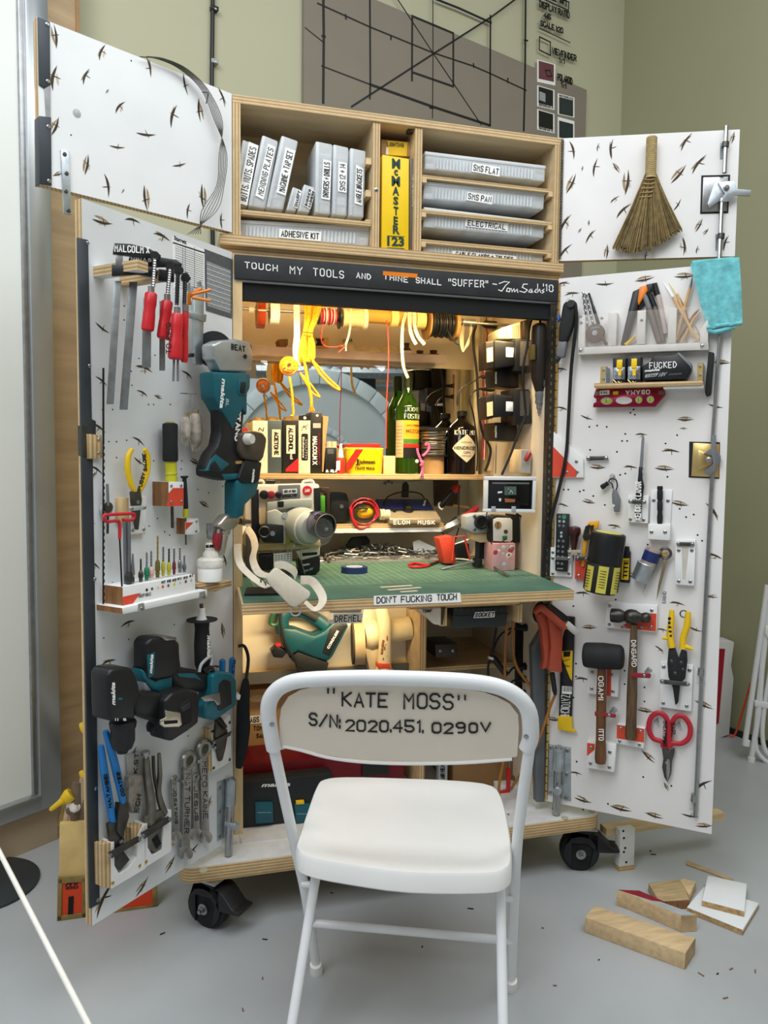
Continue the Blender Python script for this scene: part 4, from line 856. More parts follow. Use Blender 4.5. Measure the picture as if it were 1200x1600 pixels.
# bit holder: long block on a ledge
g=G();g.pp(FLL,z7((288,1268),(738,1190),(742,1290),(290,1395)),0,.065,BLK,.001);a=FLL.p(*Z1(z7,289,1268),.065);b=FLL.p(*Z1(z7,289,1395),.065);g.box((a.x-.001,-.064,b.z+.002),(a.x+.002,0,a.z-.001),BROWN)
g.pp(FLL,z7((290,1330),(400,1305),(345,1380),(290,1395)),.06,.0654,ORNG)
for (x,y),hx in zip(((437,1287),(470,1280),(507,1273),(537,1267),(572,1260),(609,1252),(645,1243),(681,1235),(715,1227)),('111111','555555','e0c6c0','d8482f','6b5f55','e8c41b','c9c9c9','8e1f4c','b5b8b8')):g.pl(FLL,*Z1(z7,x,y),.065,[(2.4,0),(2.4,.0006)],mat('dot_'+hx,hx,.5),10)
g.pw(FLL,'DEEP HOLE',*z7((388,1335),(462,1320),(388,1318)),.0655,GREY,.8)
for k,(x,y) in enumerate(((530,1248),(565,1241),(598,1235),(630,1226),(668,1220),(705,1208))):g.pw(FLL,'#%d' % (17-k*2),*z7((x,y),(x+22,y-5),(x,y-14)),.0655,INK,.7)
db(FLL,ll,g,'bit_holder')
g=G();g.pp(FLL,z7((285,1400),(815,1285),(815,1325),(290,1440)),0,.085,BLK,.001);a=FLL.p(*Z1(z7,287,1402),.085);b=FLL.p(*Z1(z7,287,1440),.085);g.box((a.x-.001,-.084,b.z+.001),(a.x+.002,0,a.z),BROWN);i=g.mi(mat('orange_wash','c87b5f',.6))
for x,y in ((405,1405),(788,1332)):g.pp(FLL,z7((x-20,y-30),(x+15,y-38),(x+22,y+12),(x-22,y+18)),.085,.087,GALV,.0006);g.screw(FLL,*Z1(z7,x,y),.087,3.4)
db(FLL,ll,g,'ledge')
bits=[(350,1060,1240,12,'cone',STEEL),(400,1090,1235,15,'bit',DSTEEL),(437,1050,1225,16,'green',GREY),(465,1040,1215,17,'pink',GREY),(505,940,1210,15,'ol',BRASS),(540,1010,1200,12,'yel',STEEL),(576,1025,1195,13,'yel',DSTEEL),(608,1020,1190,11,'red',STEEL),(644,1015,1180,13,'st',STEEL),(672,1065,1175,12,'bl',STEEL),(322,840,1250,22,'tube',GREY)]
wd_={'cone':'silver stepped cone drill bit, leftmost in the bit holder','bit':'dark countersink bit beside the stepped cone bit','green':'countersink bit with a green collar in the bit holder','pink':'tall bit with a pale pink sleeve in the bit holder','ol':'tallest brass coloured bit in the bit holder',
  'red':'bit with a maroon collar in the bit holder','st':'steel bit with a bright collar near the right of the bit holder','bl':'rightmost bit in the holder, with a dark blue grey collar','tube':'thick grey steel hole bit standing left of the bits','yel':''}
CC=dict(cone=STEEL,bit=DSTEEL,green=mat('green_collar','1f7a5a',.4),pink=mat('pink_sleeve','d9b4a6',.5),ol=mat('olive_collar','6a5f25',.4),yel=mat('yellow_collar','b7b02a',.4),red=mat('maroon_collar','6e2a3a',.4),st=STEEL,bl=mat('blue_grey_collar','5a6672',.4),tube=DSTEEL)
ny=0
for x,y0,y1,w,kind,m in bits:
    if kind=='yel':lab=('bit with a yellow collar and bright drill in the bit holder','bit with a yellow collar and dark drill, right of the other yellow one')[ny];ny+=1
    else:lab=wd_[kind]
    t=T('drill_bit',lab,'drill bit',FLL,'bits standing in the bit holder');n=.045;r=w/8*1.25;H=(y1-y0)/4;x_,a_=Z1(z7,x,y0);b_=600+y1/4
    if kind=='cone':g=G();g.pc(FLL,(x_,a_),(x_,b_),n,[(1,0)]+[(1.2+.28*k,(k+.0)/10*.8) for k in range(1,10) for _ in (0,1)][0:0]+[(1+.3*k,k/11) for k in range(1,9)]+[(2.2,.75),(2.4,1)],m);t.part('drill',g);g=G();g.pc(FLL,(x_,b_-8),(x_,b_),n,3,DSTEEL,6);t.part('collar',g)
    elif kind=='tube':g=G();g.pc(FLL,(x_,a_),(x_+1,b_),n-.01,[(3.6,0),(3.6,1)],m,12);g.pc(FLL,(x_-6,a_+2),(x_-5,b_),n-.01,2.4,m,12);t.part('drill',g);g=G();g.pc(FLL,(x_,b_-18),(x_+1,b_-2),n+.002,[(4,0),(7,.5),(6,1)],DSTEEL);t.part('collar',g)
    else:
        g=G();hc=.48 if kind not in ('pink','ol') else .42
        g.pc(FLL,(x_,a_),(x_,a_+H*(1-hc)+1),n,[(.3,0)]+[(1.2+.5*(k % 2),.05+.95*k/10) for k in range(11)],m,8);t.part('drill',g)
        g=G();g.pc(FLL,(x_,a_+H*(1-hc)),(x_,b_),n,[(1.6,0),(r*1.5,.15),(r*1.7,.4),(r*1.7,.62),(r*1.1,.66),(r*1.4,.72),(r*1.1,1)],CC[kind],12);t.part('collar',g)
# little jar of glue with a socket on top, on a plywood shelf
g=G();g.pp(FLL,z7((755,1240),(865,1252),(968,1225),(968,1262),(865,1298),(748,1265)),0,.06,PEZ,.001);db(FLL,ll,g,'jar_shelf')
t=T('glue_jar','white jar with lumpy black lettered cap on the small plywood shelf of the left door','jar',FLL);n=.05
WJ=mat('white_jar','e9e9e7',.3,var=.03);CRUST=mat('crusted_cap','d8d4ca',.7,var=.2,scale=40,bump=.5)
g=G();g.pc(FLL,Z1(z7,832,1232),Z1(z7,832,1145),n,[(18,0),(19,.05),(19,.95),(18.5,1)],WJ,24);g.pl(FLL,*Z1(z7,872,1170),n+.027,[(3,0),(3,.001)],LGREY,10);t.part('jar',g)
g=G();g.pc(FLL,Z1(z7,832,1145),Z1(z7,832,1085),n,[(19.5,0),(20.5,.3),(19.5,.8),(15,1)],CRUST,18)
g.pc(FLL,Z1(z7,838,1085),Z1(z7,838,990),n,[(13,0),(12,.3),(8.5,.5),(9,.8),(7,1)],CRUST,14)
for j in range(26):a=j/26*2*pi;c=FLL.p(*Z1(z7,832,1138),n);k=FLL.k(208,884,n);g.ell(c+V((cos(a)*20*k,sin(a)*20*k,0)),(.003,.003,.004),CHALK if j % 3 else CRUST)
g.pw(FLL,'GURF',*z7((808,1022),(862,1020),(808,1008)),n+.014,INK,1.6);t.part('cap',g)
g=G();g.pc(FLL,Z1(z7,840,965),Z1(z7,843,872),n,[(7,0),(7,.1),(7.6,.3),(8.4,.4),(8.4,.97),(7,1)],STEEL,12);g.pc(FLL,Z1(z7,838,995),Z1(z7,840,965),n,5.5,mat('grubby_neck','a59b88',.6),12)
one(g,'socket','chrome wrench socket stuck upside down on top of the lumpy glue jar','socket',FLL)
t=T('air_tool','silver right angle air tool leaning against the glue jar at the door edge','power tool',FLL);n=.07
AL2=mat('satin_alloy','b1a9a0',.35,.8,var=.1)
g=G();g.pp(FLL,z7((888,885),(940,815),(990,810),(1030,840),(1020,880),(985,912),(925,915)),n-.018,n+.016,AL2,.010,3);t.part('head',g)
g=G();g.pc(FLL,Z1(z7,930,905),Z1(z7,900,1070),n,[(8.5,0),(8,.2),(6,.25),(6,.9),(4.5,1)],AL2,14);t.part('barrel',g)
g=G();g.pp(FLL,z7((880,930),(908,935),(905,985),(890,1045),(872,1010)),n-.01,n+.006,DRED,.003);t.part('trigger',g)
g=G();g.pc(FLL,Z1(z7,1020,858),Z1(z7,1085,862),n,[(5,0),(6,.3),(4,.5),(3,1)],mat('bronze_fitting','7d6a55',.4,.8),12);t.part('fitting',g)
# side handle, impact drivers, drill
t=T('side_handle','black auxiliary drill handle with white top lettered makita style, hanging on the left door'.replace(' lettered makita style',''),'handle',FLL);n=.045
g=G();g.pc(FLL,Z1(z8,782,150),Z1(z8,785,460),n,[(24,0),(24,.02),(12,.05),(11,.2),(12.5,.5),(12,.9),(9,1)],RUB,20);A,B,U=FLL.p(*Z1(z8,815,250),n+.022),FLL.p(*Z1(z8,815,385),n+.022),FLL.p(*Z1(z8,835,250),n+.022);g.font('makita',A,B,U,WINK,.001,.03,.25);t.part('grip',g)
g=G();g.pc(FLL,Z1(z8,780,152),Z1(z8,780,80),n,[(9,0),(7,.2),(5.5,.6),(5.5,1)],WJ,14);g.pc(FLL,Z1(z8,780,82),Z1(z8,778,55),n,3,DSTEEL,8);t.part('stem',g)
def driver(lab,n,parts,F=FLL):
    t=T('cordless_driver',lab,'power tool',F,None)
    for nm,shp,d0,d1,m,bv in parts:
        g=G();g.pp(F,z8(*shp),n+d0,n+d1,m,bv,3);t.part(nm,g)
    return t
t=driver('teal and black cordless impact driver hanging nose down, above and behind the black drill',.055,[
    ('motor_housing',[(440,300),(470,265),(520,258),(610,262),(650,300),(650,380),(660,450),(600,520),(500,540),(440,520)],-.03,.022,BLACK,.012),
    ('nose',[(415,460),(500,540),(545,430),(605,500),(605,580),(550,620),(470,600),(415,520)],-.03,.018,TEAL,.008),
    ('handle',[(600,400),(660,450),(760,470),(850,485),(880,520),(800,610),(700,600),(610,600),(590,500)],-.022,.016,BLACK,.010),
    ('battery_foot',[(850,500),(900,480),(970,485),(1003,530),(1003,690),(940,735),(870,785),(810,775),(800,700),(850,640)],-.02,.035,TEAL,.008),
    ('battery_socket',[(890,550),(920,525),(965,535),(972,680),(900,725),(880,720)],.03,.037,BLACK,.003),
    ('mode_panel',[(630,490),(740,490),(790,540),(740,520),(640,515)],.012,.018,TEAL,.002),
    ('foot_hook',[(780,640),(812,625),(895,610),(900,680),(880,690),(860,660),(800,665)],.035,.040,STEEL,.001)])
g=G();n=.055;A,B,U=FLL.p(*Z1(z8,470,490),n+.0225),FLL.p(*Z1(z8,478,370),n+.0225),FLL.p(*Z1(z8,452,490),n+.0225);g.pp(FLL,z8((445,375),(490,350),(485,500),(450,520)),n+.015,n+.0222,TEAL,.001);g.font('makita',A,B,U,WINK,.0008,.03,.25)
t.part('badge',g,label='teal badge with white lettering')
g=G();g.pp(FLL,z8((525,262),(560,252),(622,262),(628,280),(560,285)),n-.02,n+.024,STEEL,.002);t.part('clip',g)
g=G();g.pp(FLL,z8((420,545),(500,540),(548,560),(545,605),(425,600)),n-.02,n+.014,mat('smoke_lens','9aa1a5',.15,alpha=.7),.004);t.part('lamp_lens',g)
t=driver('black cordless hammer drill hanging chuck down, the largest tool on the left door',.075,[
    ('motor_housing',[(196,500),(220,460),(280,450),(350,455),(375,500),(395,570),(400,640),(370,700),(370,780),(205,790),(200,700)],-.035,.026,BLACK,.014),
    ('handle',[(360,560),(420,610),(520,605),(590,640),(600,720),(540,790),(470,790),(400,760),(360,740)],-.02,.020,BLACK,.012),
    ('battery_foot',[(555,660),(600,610),(690,585),(760,600),(772,640),(765,800),(700,850),(600,915),(560,905),(550,800)],-.02,.040,BLACK,.008),
    ('battery_socket',[(640,700),(700,650),(725,660),(722,790),(650,830)],.034,.043,DARK,.003),
    ('belt_hook',[(525,780),(560,765),(556,720),(650,735),(660,810),(640,825),(550,828),(525,810)],.040,.046,mat('chrome_hook','c9c2b0',.25,.85),.002)])
n=.075
g=G();g.pp(FLL,z8((655,705),(712,665),(714,705),(660,735)),n+.03,n+.045,CHALK,.001);g.pp(FLL,z8((545,785),(630,780),(632,800),(548,808)),n+.04,n+.0465,DARK);t.part('terminal_block',g)
g=G();g.pc(FLL,Z1(z8,288,785),Z1(z8,285,985),n,[(20,0),(21,.05),(20,.15),(20,.2),(18.5,.25),(19,.6),(15,.85),(9,.93),(8,1)],BLACK,20);t.part('chuck',g)
g=G();A,B,U=FLL.p(*Z1(z8,240,688),n+.0265),FLL.p(*Z1(z8,238,545),n+.0265),FLL.p(*Z1(z8,216,688),n+.0265);g.font('makita',A,B,U,WINK,.0008,.03,.25)
for s,x in (('11',240),('8',290)):g.pf(FLL,s,*z8((x,785),(x+18,786),(x,768)),n+.0265,WINK)
g.pp(FLL,z8((258,640),(285,640),(285,655),(258,655)),n+.025,n+.0268,TEAL);t.part('lettering',g)
g=G();g.pc(FLL,Z1(z8,490,790),Z1(z8,490,862),n-.01,[(12,0),(14,.3),(13,.7),(6,.8),(6,1)],BLACK,16);one(g,'drill_chuck','small dark keyless chuck hanging under the black drill handle','chuck',FLL)
# nails, blue markers, grey clip handle
t=T('cord_hook','pale grey ring handle hanging on the black side handle','hook',FLL);g=G();g.pt(FLL,[(*Z1(z8,765,480),.07),(*Z1(z8,780,430),.07),(*Z1(z8,830,385),.07),(*Z1(z8,845,400),.07),(*Z1(z8,830,470),.07)],2.5,LGREY,8,4);g.pt(FLL,[(*Z1(z8,790,478),.07),(*Z1(z8,835,450),.07),(*Z1(z8,850,480),.07)],4,BLACK,8,3);t.part('ring',g)
for (x0,y0,x1,y1),lab,s in (((910,400,908,500),'blue handled awl, left one of the two blue handles behind the impact driver',''),((972,390,965,500),'blue handled file lettered in black, right one of the two blue handles','RICK')):
    t=T('file',lab,'hand tool',FLL,'blue handles behind the impact driver');n=.03
    g=G();g.pc(FLL,Z1(z8,x0,y0),Z1(z8,x1,y1+60),n,[(3,0),(5,.05),(5,1)],BLUE,10)
    if s:A,B,U=FLL.p(*Z1(z8,975,410),n+.008),FLL.p(*Z1(z8,968,495),n+.008),FLL.p(*Z1(z8,990,410),n+.008);g.write(s,A,(B-A)/twidth(s),(U-A)/6,.0018,INK,.001)
    t.part('handle',g);g=G();g.pc(FLL,Z1(z8,x0,y0-4),Z1(z8,x0,y0+4),n,1.4,STEEL,8);t.part('tip',g)
# blade in a white V holder
g=G();g.pp(FLL,z8((842,838),(868,820),(960,750),(968,1040),(848,1105)),0,.022,BLK,.001);a=FLL.p(*Z1(z8,838,830),.022);b=FLL.p(*Z1(z8,838,1100),.022);g.pp(FLL,z8((818,838),(842,832),(848,1105),(822,1098)),0,.02,PEX)
for x,y in ((848,850),(855,1080),(955,795),(955,1028)):g.screw(FLL,*Z1(z8,x,y),.022,2.6,DSTEEL)
db(FLL,ll,g,'blade_holder')
t=T('snips','short black handled snips held on the white V block of the left door','snips',FLL);n=.030
g=G();g.pp(FLL,z8((875,790),(940,840),(945,870),(930,960),(912,1030),(895,1040),(878,960),(868,880)),n-.006,n+.003,DSTEEL,.001);t.part('blade',g)
g=G();g.pp(FLL,z8((868,770),(905,760),(945,820),(930,842)),n-.005,n+.012,BLACK,.003);t.part('handle',g)
g=G();g.pp(FLL,z8((845,915),(968,850),(975,870),(852,938)),n+.004,n+.008,DSTEEL,.001)
for x,y in ((858,920),(965,866)):g.screw(FLL,*Z1(z8,x,y),n+.008,2.6)
db(FLL,ll,g,'retaining_strap')
# pliers pockets
def pocket(q,cut):
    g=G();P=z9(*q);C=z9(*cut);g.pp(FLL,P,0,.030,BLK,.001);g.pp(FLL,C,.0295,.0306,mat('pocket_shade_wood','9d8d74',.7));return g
for (pl,pr,yt0,yt1,yb0,yb1),cut in (((382,558,655,560,895,790),[(388,720),(440,690),(530,630),(500,700),(490,760),(450,805),(410,812),(390,780)]),((555,692,560,485,785,700),[(562,600),(668,560),(672,620),(650,680),(610,715),(575,705),(562,660)])):
    g=G();P=z9((pl,yt0),(pr,yt1),(pr,yb1),(pl,yb0));
    d=.034
    # frame pieces around the cut-out: left cheek, right cheek, bottom
    lc=z9((pl,yt0),(pl+12,yt0-5),(pl+14,yt0+120),(pl+40,yt0+165),(pl+90,yt0+135),(pr-45,yt0+75),(pr-38,yt1+60),(pr-14,yt1+8),(pr,yt1),(pr,yb1),(pl,yb0))
    g.pp(FLL,lc,0,d,BLK);g.pp(FLL,z9((pl-50,yt0+12),(pl,yt0),(pl,yb0),(pl-45,yb0-8)) if pl<400 else z9((pl-70,yt0+20),(pl-10,yt0+2),(pl-10,yt0+90),(pl-66,yt0+120)),0,d*.9,PEX)
    for x,y in ((pl+5,yb0-30),(pl+145,yb0-120)):g.screw(FLL,*Z1(z9,x,y),d,3,BRASS)
    db(FLL,ll,g,'pliers_pocket')
for a,b in (((376,722),(528,635)),((546,620),(685,532))):
    g=G();(x0,y0),(x1,y1)=z9(a,b);g.pp(FLL,[(x0-3,y0-4),(x1-2,y1-4),(x1+3,y1+3),(x0+2,y0+5)],.040,.044,DSTEEL,.001);g.screw(FLL,x0,y0,.044,3.2);g.screw(FLL,x1,y1,.044,3.2);db(FLL,ll,g,'retaining_strap')
t=T('tongue_and_groove_pliers','large pliers with long blue grips in the left pocket of the left door','pliers',FLL);n=.024
g=G();g.pt(FLL,[(*Z1(z9,326,150),n),(*Z1(z9,340,260),n),(*Z1(z9,362,400),n),(*Z1(z9,388,555),n)],[4.5,6,6.5,5],BLUE,12,4);A,B,U=FLL.p(*Z1(z9,380,470),n+.014),FLL.p(*Z1(z9,355,300),n+.014),FLL.p(*Z1(z9,366,474),n+.014);g.write('NA.TAHBEI',A,(B-A)/twidth('NA.TAHBEI'),(U-A)/6,.002,INK,.002);t.part('grip',g)
g=G();g.pt(FLL,[(*Z1(z9,350,75),n+.01),(*Z1(z9,378,170),n+.01),(*Z1(z9,410,300),n+.01),(*Z1(z9,440,445),n+.01)],[4.5,6.2,6.5,5],BLUE,12,4);A,B,U=FLL.p(*Z1(z9,448,410),n+.024),FLL.p(*Z1(z9,420,290),n+.024),FLL.p(*Z1(z9,434,412),n+.024);g.write('COATES',A,(B-A)/twidth('COATES'),(U-A)/6,.002,INK,.002);t.part('grip',g)
g=G();g.pp(FLL,z9((370,560),(400,545),(430,600),(452,640),(440,690),(478,745),(430,800),(395,790),(385,680)),n-.006,n+.008,DSTEEL,.002);g.pp(FLL,z9((425,450),(470,450),(475,520),(450,600),(445,640),(412,600)),n-.004,n+.014,DSTEEL,.002);g.pl(FLL,*Z1(z9,428,652),n+.01,[(4,0),(4,.004)],STEEL);t.part('jaws',g)
t=T('locking_pliers','dull steel locking pliers in the right pocket of the left door','pliers',FLL);n=.026;LP=mat('dull_nickel','7d7a72',.42,.85,var=.2,scale=40)
g=G();g.pt(FLL,[(*Z1(z9,560,215),n),(*Z1(z9,568,330),n),(*Z1(z9,585,450),n),(*Z1(z9,580,560),n)],[5,6.5,8,8.5],LP,12,4);t.part('handle',g)
g=G();g.pc(FLL,Z1(z9,556,180),Z1(z9,560,225),n,[(6.5,0),(6.5,.4),(3.5,.45),(4,1)],STEEL,12);t.part('adjusting_screw',g)
g=G();g.pt(FLL,[(*Z1(z9,628,190),n),(*Z1(z9,632,300),n),(*Z1(z9,625,400),n),(*Z1(z9,655,500),n)],[2.6,4,5,6],LP,10,4);g.pt(FLL,[(*Z1(z9,598,205),n),(*Z1(z9,606,330),n),(*Z1(z9,640,470),n)],2.6,DSTEEL,8,4);t.part('lever',g)
g=G();g.pp(FLL,z9((555,520),(620,490),(665,480),(668,530),(640,600),(645,680),(610,705),(570,690)),n-.006,n+.006,LP,.003);g.pp(FLL,z9((590,640),(620,610),(640,660),(615,690)),n,n+.0065,DARK);t.part('jaws',g)
t=T('tape_roll','bundle of clear tape lettered in black hanging between the two big pliers','tape',FLL);g=G();g.pp(FLL,z9((470,310),(545,300),(540,430),(520,505),(490,505),(470,440)),.012,.03,mat('clear_tape','8f887c',.2,alpha=.8,var=.4,scale=60),.006);g.pp(FLL,z9((460,205),(540,178),(545,310),(470,318)),.004,.008,mat('tape_paper','c7c4bd',.3,alpha=.8));t.part('roll',g)
g=G();A,B,U=FLL.p(*Z1(z9,515,292),.0085),FLL.p(*Z1(z9,520,190),.0085),FLL.p(*Z1(z9,497,292),.0085);g.write('K.ST',A,(B-A)/twidth('K.ST'),(U-A)/6,.002,INK);A,B,U=FLL.p(*Z1(z9,520,500),.031),FLL.p(*Z1(z9,535,410),.031),FLL.p(*Z1(z9,500,495),.031);g.write('ECH',A,(B-A)/twidth('ECH'),(U-A)/6,.002,INK);t.part('lettering',g)
# four wrenches
def wrench(lab,top,bot,w,hw,ow,txt,ratchet=False,n=.016):
    t=T('combination_wrench',lab,'wrench',FLL,'combination wrenches hanging on pins');(x0,y0),(x1,y1)=z9(top,bot)
    WS=mat('wrench_steel','a9a8a4',.33,.9,var=.15,scale=40);g=G();w/=3.33;hw/=3.33;ow/=3.33
    g.pp(FLL,[(x0-w/2,y0),(x0+w/2,y0),(x1+w/2,y1),(x1-w/2,y1)],n-.003,n+.003,WS,.0015)
    B=FLL.p((x0*.16+x1*.84)-w*.28,y0*.16+y1*.84,n+.0032);A=FLL.p((x0*.84+x1*.16)-w*.28,y0*.84+y1*.16,n+.0032);U=A+(FLL.p(x0+w*.35,y0,n+.0032)-FLL.p(x0-w*.2,y0,n+.0032))
    g.write(txt,A,(B-A)/twidth(txt),(U-A)/6,.0017,INK);t.part('shank',g)
    g=G();k=FLL.k(x0,y0,n);g.torus(FLL.p(x0,y0,n),(0,1,0),hw*.78*k,hw*.34*k,WS,20,8)
    if ratchet:g.pl(FLL,x0,y0,n-.004,[(hw*.75,0),(hw*.75,.009)],DSTEEL,20)
    t.part('ring_end',g)
    g=G();d=math.atan2(y1-y0,x1-x0);P=[]
    for a in list(range(-140,141,20)):P.append((x1+cos(d+rad(a+180))*ow*-1*.95,y1+ow*.6-sin(rad(a-90))*0))
    c,s_=x1,y1+ow*.75
    O=[(c+ow*cos(rad(a))*.95,s_+ow*sin(rad(a))) for a in range(-235,56,29)]+[(c+ow*.30,s_+ow*.55),(c+ow*.22,s_-ow*.12),(c-ow*.25,s_-ow*.02),(c-ow*.32,s_+ow*.62)]
    g.pp(FLL,O,n-.0035,n+.0035,WS,.001);t.part('open_end',g)
wrench('small combination wrench, leftmost of the four, lettered down its shank',(707,330),(722,600),26,24,30,'JO.SATANS')
wrench('longest combination wrench, second from the left, boldly lettered',(782,225),(770,680),42,48,40,'NAT TURNER',True)
wrench('small combination wrench, third from the left, between the two long ones',(818,318),(825,585),30,26,36,'JESUS')
wrench('long ratchet wrench, rightmost of the four beside the barrel bolt',(862,165),(872,600),40,48,38,'MECO KAINE',True)
for x,y in ((795,222),(880,150),(818,312),(712,325),(735,330)):g=G();g.pc(FLL,Z1(z9,x,y),Z1(z9,x+1,y),.0,2,STEEL) if False else g.pl(FLL,*Z1(z9,x,y),.0,[(2.2,0),(2.2,.028),(3,.029),(2.5,.031)],STEEL,10);db(FLL,ll,g,'pin')
# ================================================================ UPPER RIGHT DOOR
zR0=Z(840,150,3.3333);zR1=Z(850,400,3.4286);zR2=Z(850,660,4);zR3=Z(840,920,3.871)
t=T('whisk_broom','straw whisk broom with bound handle hanging on the upper right door','broom',FUR)
STRAW=mat('broom_straw','8f7a4e',.8,var=.3,scale=60);STRAW2=mat('broom_straw_dark','6f5d3a',.8,var=.3,scale=60);BIND=mat('straw_binding','a08a5d',.75,var=.2,scale=80)
rb=random.Random(11);g=G();n=.025
for j in range(230):
    u=rb.random();a=(560+60*u,415+rb.uniform(-10,10));e=(385+190*u/.5,790+22*sin(pi*u/.5*.9)) if u<.5 else (575+180*(u-.5)/.5,805-105*(u-.5)/.5)
    e=(e[0]+rb.uniform(-6,6),e[1]+rb.uniform(-7,7));d=rb.uniform(-.013,.013)
    g.pt(FUR,[(*Z1(zR0,*a),n+d*.5),(*Z1(zR0,(a[0]*.55+e[0]*.45),(a[1]*.52+e[1]*.48)),n+d*1.2),(*Z1(zR0,*e),n+d)],[.9,.95,.5],STRAW if j % 3 else STRAW2,4,0)
g.pp(FUR,zR0((560,415),(620,415),(745,690),(630,755),(500,800),(395,780)),n-.010,n+.006,STRAW2,.003)
t.part('bristles',g)
g=G();g.pc(FUR,Z1(zR0,595,213),Z1(zR0,588,430),n,[(7,0)]+[(8+.5*(k % 2),.02+k*.022) for k in range(44)]+[(9,1)],BIND,16);t.part('handle',g)
g=G()
for k in range(5):y=432+k*22;g.pt(FUR,[(*Z1(zR0,553-k*9,y+k*2),n+.006),(*Z1(zR0,580,y+4),n+.014),(*Z1(zR0,612-k*4,y),n+.012)],.9,BIND,6,3)
t.part('binding',g)
# ================================================================ LOWER RIGHT DOOR
t=T('towel','turquoise terry cloth hanging over the top corner of the lower right door','towel',FLR)
TOW=mat('turquoise_terry','70bcc1',.95,var=.16,scale=60,bump=.9)
L_=zR1((783,40),(800,110),(822,190),(848,290),(872,395));R_=zR1((1046,6),(1052,90),(1058,180),(1061,270),(1063,362))
g=G();rings=[]
for i in range(17):
    f=i/16*4;k=min(3,int(f));u=f-k;l=V(L_[k]).lerp(V(L_[k+1]),u);r=V(R_[k]).lerp(V(R_[k+1]),u);row=[];back=[]
    for j in range(15):
        q=l.lerp(r,j/14);nn=.036+.007*sin(j*.9+i*.35)+.004*noise.noise((j*.5,i*.4,0));row.append(FLR.p(q.x,q.y,nn));back.append(FLR.p(q.x,q.y,nn-.014))
    rings.append(row+back[::-1])
g.loft(rings,TOW);t.part('cloth',g)
g=G();g.pt(FLR,[(*Z1(zR1,872,385),.034),(*Z1(zR1,960,370),.036),(*Z1(zR1,1060,360),.036)],3.2,TOW,10,4);g.pt(FLR,[(*Z1(zR1,878,398),.03),(*Z1(zR1,930,405),.032),(*Z1(zR1,1020,378),.03)],4.2,TOW,10,4);t.part('hem',g)
g=G();a=FLR.p(*Z1(zR1,790,40),.03);b=FLR.p(*Z1(zR1,1040,8),.03);g.box((a.x,-.03,ZLT),(min(b.x,WL),.034,ZLT+.010),TOW,.004);g.box((a.x,.024,ZLT-.09),(min(b.x,WL),.034,ZLT+.005),TOW,.004);t.part('back_flap',g)
# pencil rack
RW=mat('grubby_white_wood','d5d2cc',.55,var=.08,scale=20);n=.035
for q in (((185,318),(220,315),(218,520),(182,522)),((345,306),(392,302),(385,480),(345,483)),((500,292),(545,290),(540,472),(498,474)),((665,280),(712,277),(705,468),(662,470)),((835,400),(880,330),(878,500),(835,505)),((182,490),(880,462),(880,502),(182,528))):
    g=G();g.pp(FLR,zR1(*q),0,n,RW,.001)
    if q[0][0] in (182,835):
        for x,y in (((848,480),) if q[0][0]==835 else ((195,505),)):g.screw(FLR,*Z1(zR1,x,y),n,3)
    db(FLR,lr,g,'rack_frame')
for x,y in ((198,322),(200,357),(310,333),(523,343)):g=G();g.screw(FLR,*Z1(zR1,x,y),n,2.4);db(FLR,lr,g,'screw')
g=G();g.pp(FLR,zR1((188,315),(832,268),(878,330),(878,500),(186,522)),n+.001,n+.003,CLEAR);db(FLR,lr,g,'rack_pane','clear acrylic pane')
def stick(name,lab,cat,segs,n=.02,grp=None,seg=10):
    t=T(name,lab,cat,FLR,grp)
    for nm,p,q,r,m in segs:g=G();g.pc(FLR,Z1(zR1,*p),Z1(zR1,*q),n,r,m,seg);t.part(nm,g)
    return t
t=T('sliding_protractor','brown dial gauge with black stem in the left slot of the rack','gauge',FLR);g=G();g.pl(FLR,*Z1(zR1,275,415),.014,[(14.5,0),(15,.003),(14,.008),(4,.009)],mat('brown_bakelite','5c473a',.4,var=.15));g.pf(FLR,'GENERAL',*zR1((250,392),(300,385),(250,382)),.0232,LGREY);g.pl(FLR,*Z1(zR1,272,412),.022,[(4,0),(4,.002)],STEEL);t.part('dial',g)
g=G();g.pc(FLR,Z1(zR1,240,200),Z1(zR1,292,365),.015,[(1.8,0),(1.8,.4),(2.4,.45),(2.6,1)],BLACK);g.pc(FLR,Z1(zR1,310,430),Z1(zR1,335,475),.018,2.5,mat('brown_bakelite','5c473a'));t.part('stem',g)
t=T('auger_bit','two silver twist bits standing in the left slot of the rack, pointing up','drill bit',FLR);g=G()
for (a,b) in (((208,190),(232,380)),((222,195),(262,370))):g.pt(FLR,[(*Z1(zR1,a[0]+(b[0]-a[0])*u+(3 if k % 2 else-3),a[1]+(b[1]-a[1])*u),.010) for k,u in enumerate([i/12 for i in range(13)])],[1.8 if k % 2 else 1.2 for k in range(13)],STEEL,6,2)
t.part('bit',g)
t=T('snap_knife','large black and yellow snap blade knife standing in the rack','knife',FLR);g=G();g.pp(FLR,zR1((475,190),(512,172),(500,290),(440,480),(412,482),(410,470)),.008,.022,BLACK,.003);t.part('handle',g)
g=G();g.pp(FLR,zR1((510,165),(548,155),(555,185),(505,265),(500,240)),.008,.023,ORAN,.003);g.pp(FLR,zR1((428,470),(485,425),(488,435),(440,480)),.01,.0235,YEL,.001);t.part('yellow_grip',g,label='yellow grip')
t=T('clasp_knife','black folding knife with yellow edge at the back of the rack','knife',FLR);g=G();g.pp(FLR,zR1((548,152),(598,142),(612,205),(590,215),(575,180),(540,260),(505,300),(505,265)),.003,.012,BLACK,.002);t.part('handle',g)
